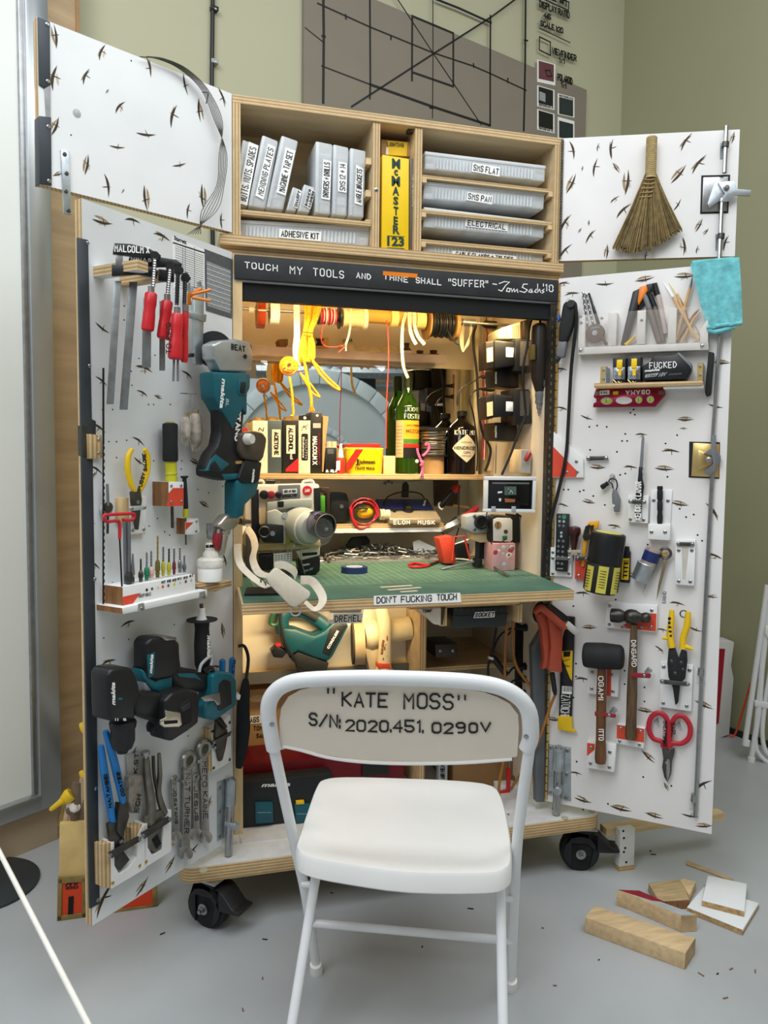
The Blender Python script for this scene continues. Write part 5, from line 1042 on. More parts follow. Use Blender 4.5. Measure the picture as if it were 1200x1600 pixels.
stick('marker','grey marker with black cap lying left of the other marker in the rack','marker',[('cap',(535,200),(565,285),[(2.5,0),(4,.3),(4.2,1)],GREY),('barrel',(562,280),(618,465),4.6,mat('brown_grey_barrel','6b6059',.4))],.017,'markers in the rack')
stick('marker','marker with long black cap, rightmost of the pens in the rack','marker',[('cap',(592,148),(610,212),4,BLACK),('barrel',(610,210),(652,415),4,mat('pale_barrel','b9aaa2',.4))],.012,'markers in the rack')
stick('marker','marker with a short black cap between the grey marker and the long capped one','marker',[('cap',(568,208),(592,272),4,BLACK),('barrel',(592,270),(640,460),3.6,mat('brown_grey_barrel','6b6059'))],.010,'markers in the rack')
BW=mat('pale_brush_wood','cda672',.5,var=.1);BR=mat('cream_bristle','e4d7b8',.8)
for (a,b,c),lab,m in ((((638,140),(690,220),(830,465)),'white tipped paint brush leaning left in the right slot of the rack',PAPER),(((668,145),(712,205),(795,430)),'cream bristled brush behind the white tipped brush in the rack',BR),(((795,110),(782,170),(700,470)),'fine brush with silver ferrule leaning right across the others',STEEL),(((705,190),(745,270),(790,420)),'dark stemmed brush between the leaning pale brushes',BROWN),(((830,285),(800,320),(712,465)),'brown pencil leaning right, low in the right slot of the rack',BROWN),(((838,300),(800,335),(735,465)),'pale pencil lying beside the brown pencil',BW)):
    stick('paint_brush' if 'brush' in lab else 'pencil',lab,'brush' if 'brush' in lab else 'pencil',[('bristles' if 'brush' in lab else 'point',a,b,[(.6,0),(2,.5),(2.2,1)],m),('handle',b,c,[(2.2,0),(2.6,.3),(1.5,1)],BROWN if m is BROWN else BW)],.012+.003*(len(lab) % 5),'brushes and pencils in the rack',8)
g=G();g.pt(FLR,[(*Z1(zR1,*q),.006) for q in ((730,300),(800,360),(835,440),(780,470),(765,450),(800,420),(840,410))],.6,mat('gold_wire','c9a766',.3,.6),6,4);one(g,'wire_loop','thin golden wire curled behind the brushes in the rack','wire',FLR)
# shelf with clips, battery; level under it
n=.075
g=G();g.pp(FLR,zR1((268,682),(850,668),(850,690),(268,706)),0,n,PEZ,.001);g.pp(FLR,zR1((640,692),(852,684),(852,706),(640,712)),0,n-.006,RW);db(FLR,lr,g,'battery_shelf')
for q in (((303,592),(333,590),(322,680),(300,682)),((820,572),(852,570),(850,668),(820,670))):
    g=G();g.pp(FLR,zR1(*q),n-.012,n-.009,BRASS);g.box((FLR.p(*zR1(q[1])[0],n-.01).x-.004,-n+.012,FLR.p(*zR1(q[2])[0],n-.01).z),(FLR.p(*zR1(q[1])[0],n-.01).x,0,FLR.p(*zR1(q[1])[0],n-.01).z),GALV)
    for dy in (20,66):g.screw(FLR,*Z1(zR1,(q[0][0]+q[1][0])/2,q[0][1]+dy),n-.009,2.3)
    db(FLR,lr,g,'corner_brace')
for k,(x0,x1,lab) in enumerate(((368,440,'left one of two small black and silver blocks with yellow tabs'),(446,522,'right one of two small black and silver blocks with yellow tabs, beside the battery'))):
    t=T('battery_adapter',lab,'adapter',FLR,'blocks with yellow tabs');y=-6*k
    g=G();g.pp(FLR,zR1((x0,545+y),(x1,542+y),(x1-2,682),(x0,684)),n-.05,n-.006,BLACK,.004);g.pp(FLR,zR1((x0+4,598+y),(x1-6,596+y),(x1-8,660),(x0+2,662)),n-.01,n-.003,mat('foil','b7bcc2',.2,.9,var=.5,scale=90),.001);t.part('body',g)
    g=G();g.pp(FLR,zR1((x0+22,556+y),(x0+52,554+y),(x0+50,600),(x0+20,602)),n-.006,n+.002,YELC,.001);g.pp(FLR,zR1((x0+30,600),(x0+46,600),(x0+44,640),(x0+28,640)),n-.004,n,YELC);t.part('tab',g,label='yellow tab')
    g=G();g.pt(FLR,[(*Z1(zR1,x0+2+i*9,664+(16 if i in (2,4) else 8 if i in (1,3,5) else 0)),n-.001) for i in range(6)],.9,BRASS,6,0);t.part('terminal',g)
t=T('battery','black tool battery hand lettered in white on the door shelf','battery',FLR)
g=G();g.pp(FLR,zR1((525,590),(575,560),(580,535),(690,530),(720,518),(790,575),(790,610),(762,660),(528,668),(524,640)),n-.055,n-.002,BLACK,.006);t.part('case',g)
g=G();g.pw(FLR,'FUCKED',*zR1((566,602),(708,596),(566,572)),n-.0018,WINK,1.2);g.pf(FLR,'makita',*zR1((538,622),(620,615),(539,608)),n-.0018,WINK,.03,.25);g.pp(FLR,zR1((545,634),(615,626),(600,645),(540,652)),n-.003,n-.0016,LGREY);g.pf(FLR,'3.0Ah',*zR1((550,648),(600,643),(552,636)),n-.0014,INK);g.pf(FLR,'18V',*zR1((612,648),(655,643),(618,626)),n-.0018,LGREY,.01,.3);g.pf(FLR,'LITHIUM-ION',*zR1((668,640),(735,634),(670,631)),n-.0018,GREY);t.part('lettering',g)
g=G();g.pp(FLR,zR1((712,524),(722,516),(788,572),(790,610),(780,590)),n-.02,n,GREY,.001);t.part('edge_trim',g)
t=T('torpedo_level','red magnetic spirit level hanging upside down under the door shelf','level',FLR);n=.03
LV=mat('red_anodised','8f1530',.3,.5,var=.08)
g=G();g.pp(FLR,zR1((278,712),(640,697),(650,742),(594,806),(262,810),(265,788),(280,783),(280,765),(266,758),(266,748)),n-.018,n,LV,.0015);t.part('body',g)
g=G();g.pp(FLR,[(b,c) for b,c in zip(*zip(*[Z1(zR1,428+44*cos(rad(a))*(1.0 if abs(cos(rad(a)))>.4 else 1),774+20*sin(rad(a))) for a in range(0,360,20)]))],n-.001,n+.0006,PAINT2);t.part('hand_slot',g)
VIAL=mat('vial_green','c8cf2a',.15,alpha=.9)
for x,y,rx in ((336,776,32),(508,770,19),(570,768,20)):g=G();g.pp(FLR,[Z1(zR1,x+rx*cos(rad(a)),y+20*sin(rad(a))) for a in range(0,360,24)],n-.001,n+.0005,LGREY);g.pp(FLR,zR1((x-rx*.75,y-9),(x+rx*.75,y-11),(x+rx*.75,y+9),(x-rx*.75,y+11)),n,n+.002,VIAL,.0005);g.pp(FLR,zR1((x-4,y-9),(x-1,y-9),(x-1,y+9),(x-4,y+9)),n,n+.0024,INK);t.part('vial',g)
g=G();g.pw(FLR,'OBAMA',*zR1((566,718),(440,722),(566,738)),n+.0004,WINK,1.5);g.pp(FLR,zR1((298,722),(350,718),(350,742),(298,746)),n-.001,n+.0008,PAPER);g.pp(FLR,zR1((370,726),(398,724),(398,742),(370,744)),n-.001,n+.0008,YELC)
for x in (304,318,330):g.pp(FLR,zR1((x,726),(x+8,725),(x+8,738),(x,739)),n,n+.001,GREY)
t.part('sticker',g)
g=G();g.pp(FLR,zR1((612,722),(640,720),(645,740),(612,742)),n-.002,n+.001,mat('brown_magnet','6b5a44',.5));g.pp(FLR,zR1((272,728),(296,726),(296,746),(272,748)),n-.002,n+.001,mat('brown_magnet','6b5a44'));t.part('magnet',g)
# black oscillating tool hanging near the hinge, its cable
t=T('oscillating_tool','black corded hand tool with blue switch hanging beside the hinge of the right door','power tool',FLR);n=.05
g=G();g.pp(FLR,zR1((100,255),(130,230),(165,235),(172,270),(150,380),(120,460),(75,465),(78,380)),n-.03,n+.004,RUB,.008,3);g.pl(FLR,*Z1(zR1,133,240),n,[(3,0),(3,.007)],STEEL,10);g.pl(FLR,*Z1(zR1,148,260),n-.004,[(6,0),(6,.014)],BLACK,12);t.part('body',g)
g=G();g.pp(FLR,zR1((75,450),(122,455),(108,540),(85,545),(62,535)),n-.028,n+.002,GREY,.005);t.part('nose',g);g=G();g.pp(FLR,zR1((58,535),(88,545),(72,572),(55,565)),n-.02,n-.004,BLACK,.003);t.part('tip',g)
g=G();g.pp(FLR,zR1((70,320),(82,308),(84,340),(72,355)),n-.02,n-.002,mat('blue_switch','2456b0',.4),.002);t.part('switch',g)
g=G();g.pt(FLR,[(*Z1(zR1,160,250),.052),(901,500,.045),(893,570,.03),(888,660,.02),(884,715,.02),(872,770,.02),(864,800,.02),(852,850,.02),(849,900,.02),(849,935,.02)],2.8,BLACK,8,4);t.part('cable',g)
# corner square
g=G();g.pp(FLR,zR2((60,58),(245,228),(246,345),(52,345)),0,.012,BLK,.001);g.pp(FLR,zR2((56,150),(212,310),(200,342),(53,342)),.011,.0126,ORNG)
for x,y in ((150,128),(144,183),(203,245),(208,310),(142,312)):g.screw(FLR,*Z1(zR2,x,y),.0122,2.6)
db(FLR,lr,g,'gusset_plate','white gusset with an orange red corner')
g=G();g.pp(FLR,zR2((265,212),(398,210),(402,236),(266,240)),.010,.014,DSTEEL,.001)
for x in (276,388):g.screw(FLR,*Z1(zR2,x,225),.014,3.2)
g.pp(FLR,zR2((270,218),(282,218),(282,232),(270,232)),0,.01,DSTEEL);g.pp(FLR,zR2((382,218),(394,218),(394,232),(382,232)),0,.01,DSTEEL);db(FLR,lr,g,'retaining_strap')
t=T('pocket_knife','small grey folding knife hanging from a black cord loop','knife',FLR);n=.016
g=G();g.pp(FLR,zR2((430,415),(455,425),(478,480),(472,560),(438,560),(432,520),(425,500),(424,450)),n-.004,n+.004,GREY,.002);g.pl(FLR,*Z1(zR2,435,520),n+.004,[(2,0),(2,.0008)],PAINT2,10);t.part('handle',g)
g=G();g.pt(FLR,[(*Z1(zR2,*q),n) for q in ((432,415),(425,385),(405,368),(425,350),(450,360),(458,395),(450,425))],1.1,BLACK,6,4);t.part('cord',g)
g=G();g.pc(FLR,Z1(zR2,358,408),Z1(zR2,402,378),n,[(3.5,0),(4,.1),(4,.5),(3.4,.55),(3.6,1)],BLACK,10);t.part('toggle',g)
g=G();g.pl(FLR,*Z1(zR2,428,335),0,[(4,0),(4,.008),(3,.018)],LGREY,12);db(FLR,lr,g,'hook')
# keyhole saw in a white block
g=G();g.pp(FLR,zR2((525,456),(655,458),(648,632),(522,622)),0,.022,BLK,.001);
for x,y in ((540,606),(622,610)):g.screw(FLR,*Z1(zR2,x,y),.022,2.6)
db(FLR,lr,g)
t=T('jab_saw','narrow saw with black lettered handle pointing up from a white block','saw',FLR);n=.030
g=G();g.pp(FLR,zR2((612,82),(622,78),(628,100),(618,280),(596,275)),n-.002,n,STEEL);t.part('blade',g)
g=G();g.pp(FLR,zR2((592,275),(616,278),(614,350),(625,400),(612,500),(602,610),(566,612),(568,480),(582,380),(588,330)),n-.010,n+.003,BLACK,.003);A,B,U=FLR.p(*Z1(zR2,602,608),n+.0035),FLR.p(*Z1(zR2,606,372),n+.0035),FLR.p(*Z1(zR2,570,606),n+.0035);g.write('KENDRICK LAMAR',A,(B-A)/twidth('KENDRICK LAMAR'),(U-A)/6,.0030,WINK);t.part('handle',g)
g=G();g.pt(FLR,[(*Z1(zR2,616+10*cos(a),305+22*sin(a*2)),n+.003*cos(a)) for a in [i*.5 for i in range(14)]],.9,LGREY,5,2);t.part('twist_tie',g)
g=G();g.pp(FLR,zR2((530,482),(634,486),(640,498),(634,512),(532,508),(526,495)),n+.0045,n+.008,DSTEEL,.001);g.screw(FLR,*Z1(zR2,542,495),n+.008,3);g.screw(FLR,*Z1(zR2,625,499),n+.008,3);db(FLR,lr,g,'retaining_strap')
g=G();g.pp(FLR,zR2((670,425),(802,422),(790,640),(660,640)),0,.008,BLK,.001);g.pp(FLR,zR2((652,634),(790,638),(786,738),(648,730)),0,.034,BLK,.0015)
for x,y in ((685,488),(775,490)):g.screw(FLR,*Z1(zR2,x,y),.008,2.8)
for x,y in ((672,685),(757,686)):g.screw(FLR,*Z1(zR2,x,y),.034,3)
db(FLR,lr,g,'torch_holder')
t=T('torch','slim black metal torch standing in a white block','torch',FLR);g=G();g.pc(FLR,Z1(zR2,725,398),Z1(zR2,724,640),.022,[(4,0),(4.4,.03),(4.4,.08),(3.8,.1),(4.4,.14),(4.4,.33),(3.5,.36),(3.5,.4),(4.2,.42),(4.2,.6),(3.4,.66),(4.4,.8),(4.2,.9),(3.2,1)],RUB,14);t.part('body',g)
# remote control in its holder
g=G();g.pp(FLR,zR2((42,780),(176,785),(172,966),(36,960)),0,.012,BLK,.001)
for x,y in ((55,812),(55,945),(155,945)):g.screw(FLR,*Z1(zR2,x,y),.012,2.4)
db(FLR,lr,g,'remote_holder')
t=T('remote_control','black remote control with a green button in a white wall holder','remote',FLR);n=.028
g=G();g.pp(FLR,zR2((76,570),(157,572),(144,936),(68,928)),.012,n,BLACK,.003);t.part('case',g)
for k,(x,y) in enumerate(((98,590),(126,592),(97,618),(124,620),(96,645),(122,647),(108,690),(108,712),(92,740),(120,742),(90,775),(118,778),(89,805),(117,808),(88,838),(115,840),(88,880),(112,884))):g=G();g.pl(FLR,*Z1(zR2,x,y),n,[(3.6 if k==1 else 2.2,0),(3.4 if k==1 else 2,.0015)],mat('green_button','2f8f63',.4) if k==1 else (LGREY if k in (2,3,6,7) else GREY),10);t.part('button',g)
g=G();g.pf(FLR,'SONY',*zR2((80,918),(120,920),(80,908)),n,LGREY);t.part('lettering',g)
g=G();g.pp(FLR,zR2((46,836),(172,840),(170,862),(45,858)),n+.001,n+.003,CLEAR);g.screw(FLR,*Z1(zR2,55,848),n+.003,3);g.screw(FLR,*Z1(zR2,154,852),n+.003,3);db(FLR,lr,g,'retaining_strap')
g=G();g.pp(FLR,zR2((195,850),(270,852),(255,985),(192,980)),0,.016,ORNG,.001);g.screw(FLR,*Z1(zR2,216,960),.016,2.8);db(FLR,lr,g)
t=T('awl','awl with a round dark wooden knob handle beside the remote control','awl',FLR);n=.028
g=G();g.pc(FLR,Z1(zR2,192,648),Z1(zR2,186,800),n,[(3,0),(8.5,.04),(10,.15),(9.5,.3),(7,.42),(6,.6),(4.5,.85),(4,1)],mat('dark_maroon_wood','3e1e1c',.3,var=.2),16);t.part('handle',g)
g=G();g.pc(FLR,Z1(zR2,186,800),Z1(zR2,184,870),n,[(3.5,0),(3,.4),(1,.5),(.3,1)],DSTEEL,8);t.part('spike',g)
for q,ss in ((((146,798),(232,796),(234,830),(150,832)),((158,815),(216,818))),(((196,838),(268,836),(270,862),(198,864)),((210,850),(262,852)))):
    g=G();g.pp(FLR,zR2(*q),n+.006,n+.009,mat('tan_strap','a39a86',.5) if q[0][0]<150 else DSTEEL,.001)
    for x,y in ss:g.screw(FLR,*Z1(zR2,x,y),n+.009,2.4)
    db(FLR,lr,g,'retaining_strap')
t=T('snap_knife','yellow snap blade knife with black round lock beside the awl','knife',FLR);n=.024
g=G();g.pp(FLR,zR2((280,620),(345,615),(335,665),(300,672),(262,780),(252,900),(232,905),(238,780),(244,680)),n-.010,n,mat('amber_plastic','e7a51d',.4),.003);t.part('handle',g)
g=G();g.pp(FLR,zR2((258,650),(290,635),(284,690),(250,740),(246,700)),n-.002,n+.001,BLACK);g.pp(FLR,zR2((288,645),(312,640),(306,690),(290,700)),n-.002,n+.0015,BLACK);g.pl(FLR,*Z1(zR2,268,713),n,[(6,0),(6,.006),(2,.007)],RUB,16);t.part('slider',g)
# big black and yellow canister
t=T('tool_canister','large black cylinder with yellow labels strapped on the right door','canister',FLR);YL=mat('yellow_green_label','c9c04f',.5,var=.06);n=.075
A=Z1(zR2,405,695);B=Z1(zR2,350,1060);a3,b3=FLR.p(*A,n),FLR.p(*B,n);k=FLR.k(*A,n)
def can(r0,h0,h1,r1,m,nm,seg=24,lab=None):g=G();g.lathe(a3,b3-a3,[(r0*k,h0*(b3-a3).length),(r1*k,h1*(b3-a3).length)],m,seg);return t.part(nm,g,label=lab)
g=G();L=(b3-a3).length;g.lathe(a3,b3-a3,[(22*k,-.02*L),(26*k,0),(27*k,.06*L),(27*k,.48*L),(26*k,.5*L)],BLACK,12);t.part('cap',g)
g=G();g.lathe(a3,b3-a3,[(24*k,.46*L),(27*k,.52*L),(27*k,.96*L),(24*k,1*L)],RUB,12);t.part('body',g)
ax=(b3-a3).normalized();sd=ax.cross(V((0,-1,0))).normalized();ft=sd.cross(ax).normalized()
if ft.y>0:ft=-ft
g=G()
for ph,wd2,f0,f1 in ((-38,15,.55,.97),(10,16,.52,.97),(58,15,.52,.97)):
    P=[[a3+ax*L*f+(ft*cos(rad(ph+w))+sd*sin(rad(ph+w))*-1)*k*27.35 for w in (-wd2,-wd2/2,0,wd2/2,wd2)] for f in (f0,f1)]
    g.add(P[0]+P[1],[(i,i+1,i+6,i+5) for i in range(4)],YL)
    for rw in range(7):
        for cw in (-3,3):p0=a3+ax*L*(f0+.08+rw*.045)+(ft*cos(rad(ph+cw))-sd*sin(rad(ph+cw)))*k*27.6;g.ribbon([p0-sd*.006,p0+sd*.006],.0016,ft,INK,.0002)
g.lathe(a3,b3-a3,[(21*k,-.021*L),(.0,-.022*L)],YL,12);t.part('label',g)
t=T('glue_tube','small black tube with yellow label beside the large black cylinder','tube',FLR);g=G();n=.02
g.pp(FLR,zR2((484,805),(540,808),(534,1006),(474,1000)),.002,n,BLACK,.003);g.pc(FLR,Z1(zR2,518,775),Z1(zR2,515,810),.011,[(4,0),(5,1)],BLACK,10);t.part('tube',g)
g=G();g.pp(FLR,zR2((490,850),(534,850),(528,985),(482,982)),n-.001,n+.0006,YELC);A,B,U=FLR.p(*Z1(zR2,520,975),n+.001),FLR.p(*Z1(zR2,528,860),n+.001),FLR.p(*Z1(zR2,492,975),n+.001);g.font('TITE',A,B,U,INK,.0004,.03);t.part('label',g)
t=T('battery_tube','silver capped tube with a blue label leaning in a tin cup on the right door','tube',FLR);n=.03
g=G();g.pc(FLR,Z1(zR2,688,785),Z1(zR2,640,905),n,[(6,0),(12,.03),(12,1)],mat('pinkish_foil','c9b7aa',.3,.5),18);a4,b4=FLR.p(*Z1(zR2,680,806),n),FLR.p(*Z1(zR2,657,866),n);k4=FLR.k(1000,870,n);g.lathe(a4,b4-a4,[(12.3*k4,0),(12.3*k4,(b4-a4).length)],mat('navy_label','1f2f66',.4),18);t.part('tube',g)
g=G();g.pp(FLR,zR2((662,826),(690,836),(684,852),(655,842)),n+.024,n+.0262,PAPER);t.part('print',g) if False else None
g=G();g.pc(FLR,Z1(zR2,640,880),Z1(zR2,598,985),n,[(13.5,0),(14.5,.04),(13.5,.1),(13.5,1)],GALV,20);t.part('cup',g)
t=T('wing_divider','steel wing divider hanging from its round joint on the right door','compass',FLR);n=.02
g=G();c=FLR.p(*Z1(zR2,758,818),n);k=FLR.k(1039,864,n);g.torus(c,(0,1,0),8*k,2.2*k,DSTEEL,24,8);g.pl(FLR,*Z1(zR2,757,820),n-.003,[(4.5,0),(4.5,.008),(2,.009)],BRASS,14);t.part('joint',g)
g=G();g.pp(FLR,zR2((738,835),(748,845),(650,1000),(612,1080),(640,985)),n-.003,n+.003,STEEL,.0006);t.part('leg',g)
g=G();g.pp(FLR,zR2((750,850),(772,855),(728,1030),(702,1114),(712,1020),(738,905)),n-.003,n+.003,mat('warm_steel','9b8c72',.35,.8),.0006);t.part('leg',g)
g=G();g.pp(FLR,zR2((822,738),(946,736),(938,1022),(818,1012)),0,.022,BLK,.001);g.pp(FLR,zR2((860,778),(906,778),(884,980),(866,980)),.021,.0226,mat('pale_wood_strip','c9c1b4',.6));g.pp(FLR,zR2((828,748),(938,750),(940,774),(830,772)),.024,.028,DSTEEL,.001)
for x,y,z_ in ((842,800,.022),(924,800,.022),(842,993,.022),(914,996,.022),(838,760,.028),(926,764,.028)):g.screw(FLR,*Z1(zR2,x,y),z_,2.8)
db(FLR,lr,g,'empty_tool_holder')
g=G();g.pf(FLR,'KARHD',*zR2((762,1130),(766,1055),(738,1130)),.0004,GREY);db(FLR,lr,g,'pencil_note')
# ball peen hammer
g=G();g.pp(FLR,zR3((416,82),(724,100),(718,262),(410,234)),0,.022,BLK,.001);g.pp(FLR,zR3((495,236),(632,146),(719,150),(715,258)),.0215,.0226,ORNG)
for x,y in ((435,102),(690,130),(434,215),(630,230),(686,232),(525,228)):g.screw(FLR,*Z1(zR3,x,y),.0225,2.6)
db(FLR,lr,g)
g=G();g.pp(FLR,zR3((482,818),(648,850),(642,966),(474,934)),0,.030,BLK,.001);g.pp(FLR,zR3((480,822),(646,848),(643,930),(478,904)),.0295,.0306,ORNG)
for x,y in ((502,845),(622,864),(496,922),(616,944)):g.screw(FLR,*Z1(zR3,x,y),.0305,2.6)
db(FLR,lr,g)
t=T('ball_peen_hammer','ball peen hammer with worn lettered wooden handle, head up, on a white and orange block','hammer',FLR);n=.045;HS=mat('blackened_hammer_steel','46443f',.38,.85,var=.3,scale=50)
g=G();g.pc(FLR,Z1(zR3,443,160),Z1(zR3,688,178),n,[(10,0),(11,.02),(11,.2),(9.5,.28),(7.5,.34),(11,.42),(12,.5),(11,.62),(7.5,.72),(6.5,.76),(8,.82),(8.5,.88),(7.5,.94),(4,.985),(.5,1)],HS,20);t.part('head',g)
g=G();A=Z1(zR3,583,215);B=Z1(zR3,563,905);g.pc(FLR,A,B,n,[(5,0),(5.6,.1),(6.2,.25),(7.5,.45),(8.2,.6),(8,.8),(9,.97),(8.3,1)],mat('worn_hammer_handle','5a4630',.6,var=.45,scale=14,stretch=(12,12,1.5)),14)
A,B,U=FLR.p(*Z1(zR3,568,312),n+.0185),FLR.p(*Z1(zR3,572,470),n+.0195),FLR.p(*Z1(zR3,594,312),n+.0185);g.write('DINGARD',A,(B-A)/twidth('DINGARD'),(U-A)/6,.0018,WINK,.001);t.part('handle',g)
for q,s_ in ((((565,508),(680,512),(687,524),(680,542),(565,536)),(644,526)),(((345,742),(470,758),(476,770),(468,782),(345,768)),(432,766))):
    g=G();nn=.062;g.pp(FLR,zR3(*q),nn,nn+.003,DRED,.001);g.screw(FLR,*Z1(zR3,*s_),nn+.003,2.6);g.pc(FLR,Z1(zR3,s_[0],s_[1]),Z1(zR3,s_[0]+38,s_[1]-42),.035,[(2,0),(2,.3),(4,.35),(4.6,1)],GALV,12);db(FLR,lr,g,'turn_button')
# rubber mallet
g=G();g.pp(FLR,zR3((302,470),(492,490),(486,656),(300,632)),0,.022,BLK,.001);g.pp(FLR,zR3((420,480),(446,484),(444,650),(418,646)),.0215,.0226,ORNG)
for x,y in ((328,505),(448,522),(326,604),(456,620)):g.screw(FLR,*Z1(zR3,x,y),.0225,2.8)
db(FLR,lr,g);g=G();g.pp(FLR,zR3((300,918),(476,944),(462,1110),(294,1082)),0,.034,BLK,.001);g.pp(FLR,zR3((300,932),(346,938),(344,975),(298,1012)),.0335,.0346,ORNG)
for x,y in ((322,962),(438,988),(320,1056),(434,1080)):g.screw(FLR,*Z1(zR3,x,y),.0345,2.8)
db(FLR,lr,g)
t=T('rubber_mallet','black rubber mallet with brown lettered wooden handle, left of the hammer','mallet',FLR);n=.058
g=G();g.pc(FLR,Z1(zR3,278,398),Z1(zR3,520,416),n,[(14,0),(17.5,.015),(19,.05),(19.5,.1),(20.5,.5),(19,.9),(18,.95),(15,.99),(12,1)],RUB,24);t.part('head',g)
g=G();g.pc(FLR,Z1(zR3,388,478),Z1(zR3,380,1052),n-.006,[(6.5,0),(7,.1),(7.8,.3),(7.6,.5),(7.6,.75),(9,.95),(8,1)],mat('walnut_handle','6b4528',.5,var=.3,scale=8,stretch=(12,12,1.5)),14)
for s_,y0,y1 in (('OGAMI',530,670),('ITTO',850,915)):A,B,U=FLR.p(*Z1(zR3,370,y0),n+.0115),FLR.p(*Z1(zR3,370,y1),n+.0125),FLR.p(*Z1(zR3,397,y0),n+.0115);g.write(s_,A,(B-A)/twidth(s_),(U-A)/6,.0022,WINK,.001)
t.part('handle',g)
# aviation snips
g=G();g.pp(FLR,zR3((745,442),(940,466),(930,742),(738,714)),0,.018,BLK,.001)
for x,y in ((762,472),(920,492),(760,692),(902,710)):g.screw(FLR,*Z1(zR3,x,y),.018,3)
db(FLR,lr,g)
t=T('aviation_snips','metal cutting snips with yellow grips held on a white block','snips',FLR);n=.034
g=G();g.pt(FLR,[(*Z1(zR3,812,128),n),(*Z1(zR3,808,200),n),(*Z1(zR3,800,280),n),(*Z1(zR3,812,355),n)],[3.6,5,5.2,5.5],YEL,10,4);g.pt(FLR,[(*Z1(zR3,800,300),n),(*Z1(zR3,752,296),n)],[4,2],YEL,8,0)
for k in range(5):g.ell(FLR.p(*Z1(zR3,798+k,180+k*26),n+.008),(.005,.002,.005),INK)
t.part('grip',g)
g=G();g.pt(FLR,[(*Z1(zR3,910,138),n),(*Z1(zR3,904,220),n),(*Z1(zR3,880,300),n),(*Z1(zR3,878,360),n)],[4,5.4,5.2,5.5],YEL,10,4);g.pt(FLR,[(*Z1(zR3,880,345),n),(*Z1(zR3,942,366),n)],[5,2],YEL,8,0);t.part('grip',g)
g=G();c=FLR.p(*Z1(zR3,884,152),n);g.torus(c,(0,1,0),.010,.002,DSTEEL);t.part('catch_ring',g)
g=G();g.pp(FLR,zR3((792,362),(830,358),(852,420),(868,370),(902,380),(905,440),(892,545),(862,570),(850,690),(832,706),(818,600),(790,530),(784,450)),n-.006,n+.006,RUB,.002)
for x,y in ((810,440),(868,448),(832,512),(880,490)):g.screw(FLR,*Z1(zR3,x,y),n+.006,3,DSTEEL)
t.part('jaws',g)
g=G();g.pp(FLR,zR3((745,548),(915,566),(924,580),(915,592),(745,575),(738,560)),n+.008,n+.013,DSTEEL,.0012);g.screw(FLR,*Z1(zR3,755,562),n+.013,3);g.screw(FLR,*Z1(zR3,910,578),n+.013,3);db(FLR,lr,g,'retaining_strap')
# tin snips with red loops
t=T('tin_snips','scissor like snips with big red loop handles hanging on two screws','snips',FLR);n=.016
for P,s_,(A_,B_,U_) in (([(760,960),(752,925),(700,905),(672,850),(685,780),(730,750),(775,775),(790,840),(782,900),(768,960)],'SWEATSHIRT',((762,800),(758,955),(782,800))),([(800,960),(812,935),(870,935),(915,900),(922,830),(885,775),(840,772),(810,820),(800,890),(795,960)],'EARL',((806,815),(812,895),(828,812)))):
    g=G();g.pt(FLR,[(*Z1(zR3,*q),n) for q in P],4.0,mat('red_grip','b3222f',.45,var=.08),10,4,.7);A,B,U=[FLR.p(*Z1(zR3,*q),n+.0075) for q in (A_,B_,U_)];g.write(s_,A,(B-A)/twidth(s_),(U-A)/6,.002,INK,.0012);t.part('loop_handle',g)
g=G();g.pp(FLR,zR3((750,955),(778,960),(795,985),(830,965),(826,1000),(812,1050),(808,1120),(785,1172),(765,1140),(752,1080),(760,1030)),n-.005,n+.004,DSTEEL,.002);g.pp(FLR,zR3((782,1030),(800,1035),(802,1110),(785,1165),(776,1110)),n+.003,n+.0055,STEEL,.0008);g.pl(FLR,*Z1(zR3,783,1050),n+.004,[(2.5,0),(2.5,.003)],STEEL);t.part('blades',g)
for x,y in ((724,790),(857,812)):g=G();g.pl(FLR,*Z1(zR3,x,y),0,[(1.6,0),(1.6,.02),(3.2,.021),(2.4,.024)],STEEL,12);db(FLR,lr,g,'pin')
# pull saw
t=T('folding_saw','pruning saw in black and yellow sleeve lettered down its length, hanging left of the mallet','saw',FLR);n=.014
g=G();g.pp(FLR,zR3((178,165),(224,172),(206,775),(128,770),(140,400),(150,300)),n-.01,n,BLACK,.0015);g.pp(FLR,zR3((146,378),(212,374),(208,556),(196,540),(148,420)),n-.001,n+.0006,YELC)
for q in (((156,380),(200,378),(195,410),(158,412)),):g.pp(FLR,zR3(*q),n,n+.001,INK)
for a,b in (((150,440),(195,425)),((150,455),(195,470)),((150,476),(190,468))):g.ribbon([FLR.p(*Z1(zR3,*a),n+.0008),FLR.p(*Z1(zR3,*b),n+.0008)],.0014,(0,-1,0),INK)
g.pp(FLR,zR3((148,588),(208,592),(206,638),(146,634)),n-.001,n+.0006,PAPER)
for k in range(9):x=152+k*6;g.pp(FLR,zR3((x,592),(x+2+(k % 3),592),(x+2+(k % 3),622),(x,622)),n,n+.001,INK)
A,B,U=FLR.p(*Z1(zR3,146,642),n+.0006),FLR.p(*Z1(zR3,140,768),n+.0006),FLR.p(*Z1(zR3,196,642),n+.0006);g.write('ZATOICHi',A,(B-A)/twidth('ZATOICHi'),(U-A)/6,.0019,WINK);t.part('sleeve',g)
g=G();g.pp(FLR,zR3((124,772),(206,776),(208,850),(232,862),(230,870),(190,866),(120,850)),n-.004,n+.008,mat('worn_yellow','e0b911',.5,var=.1),.003);t.part('handle',g)
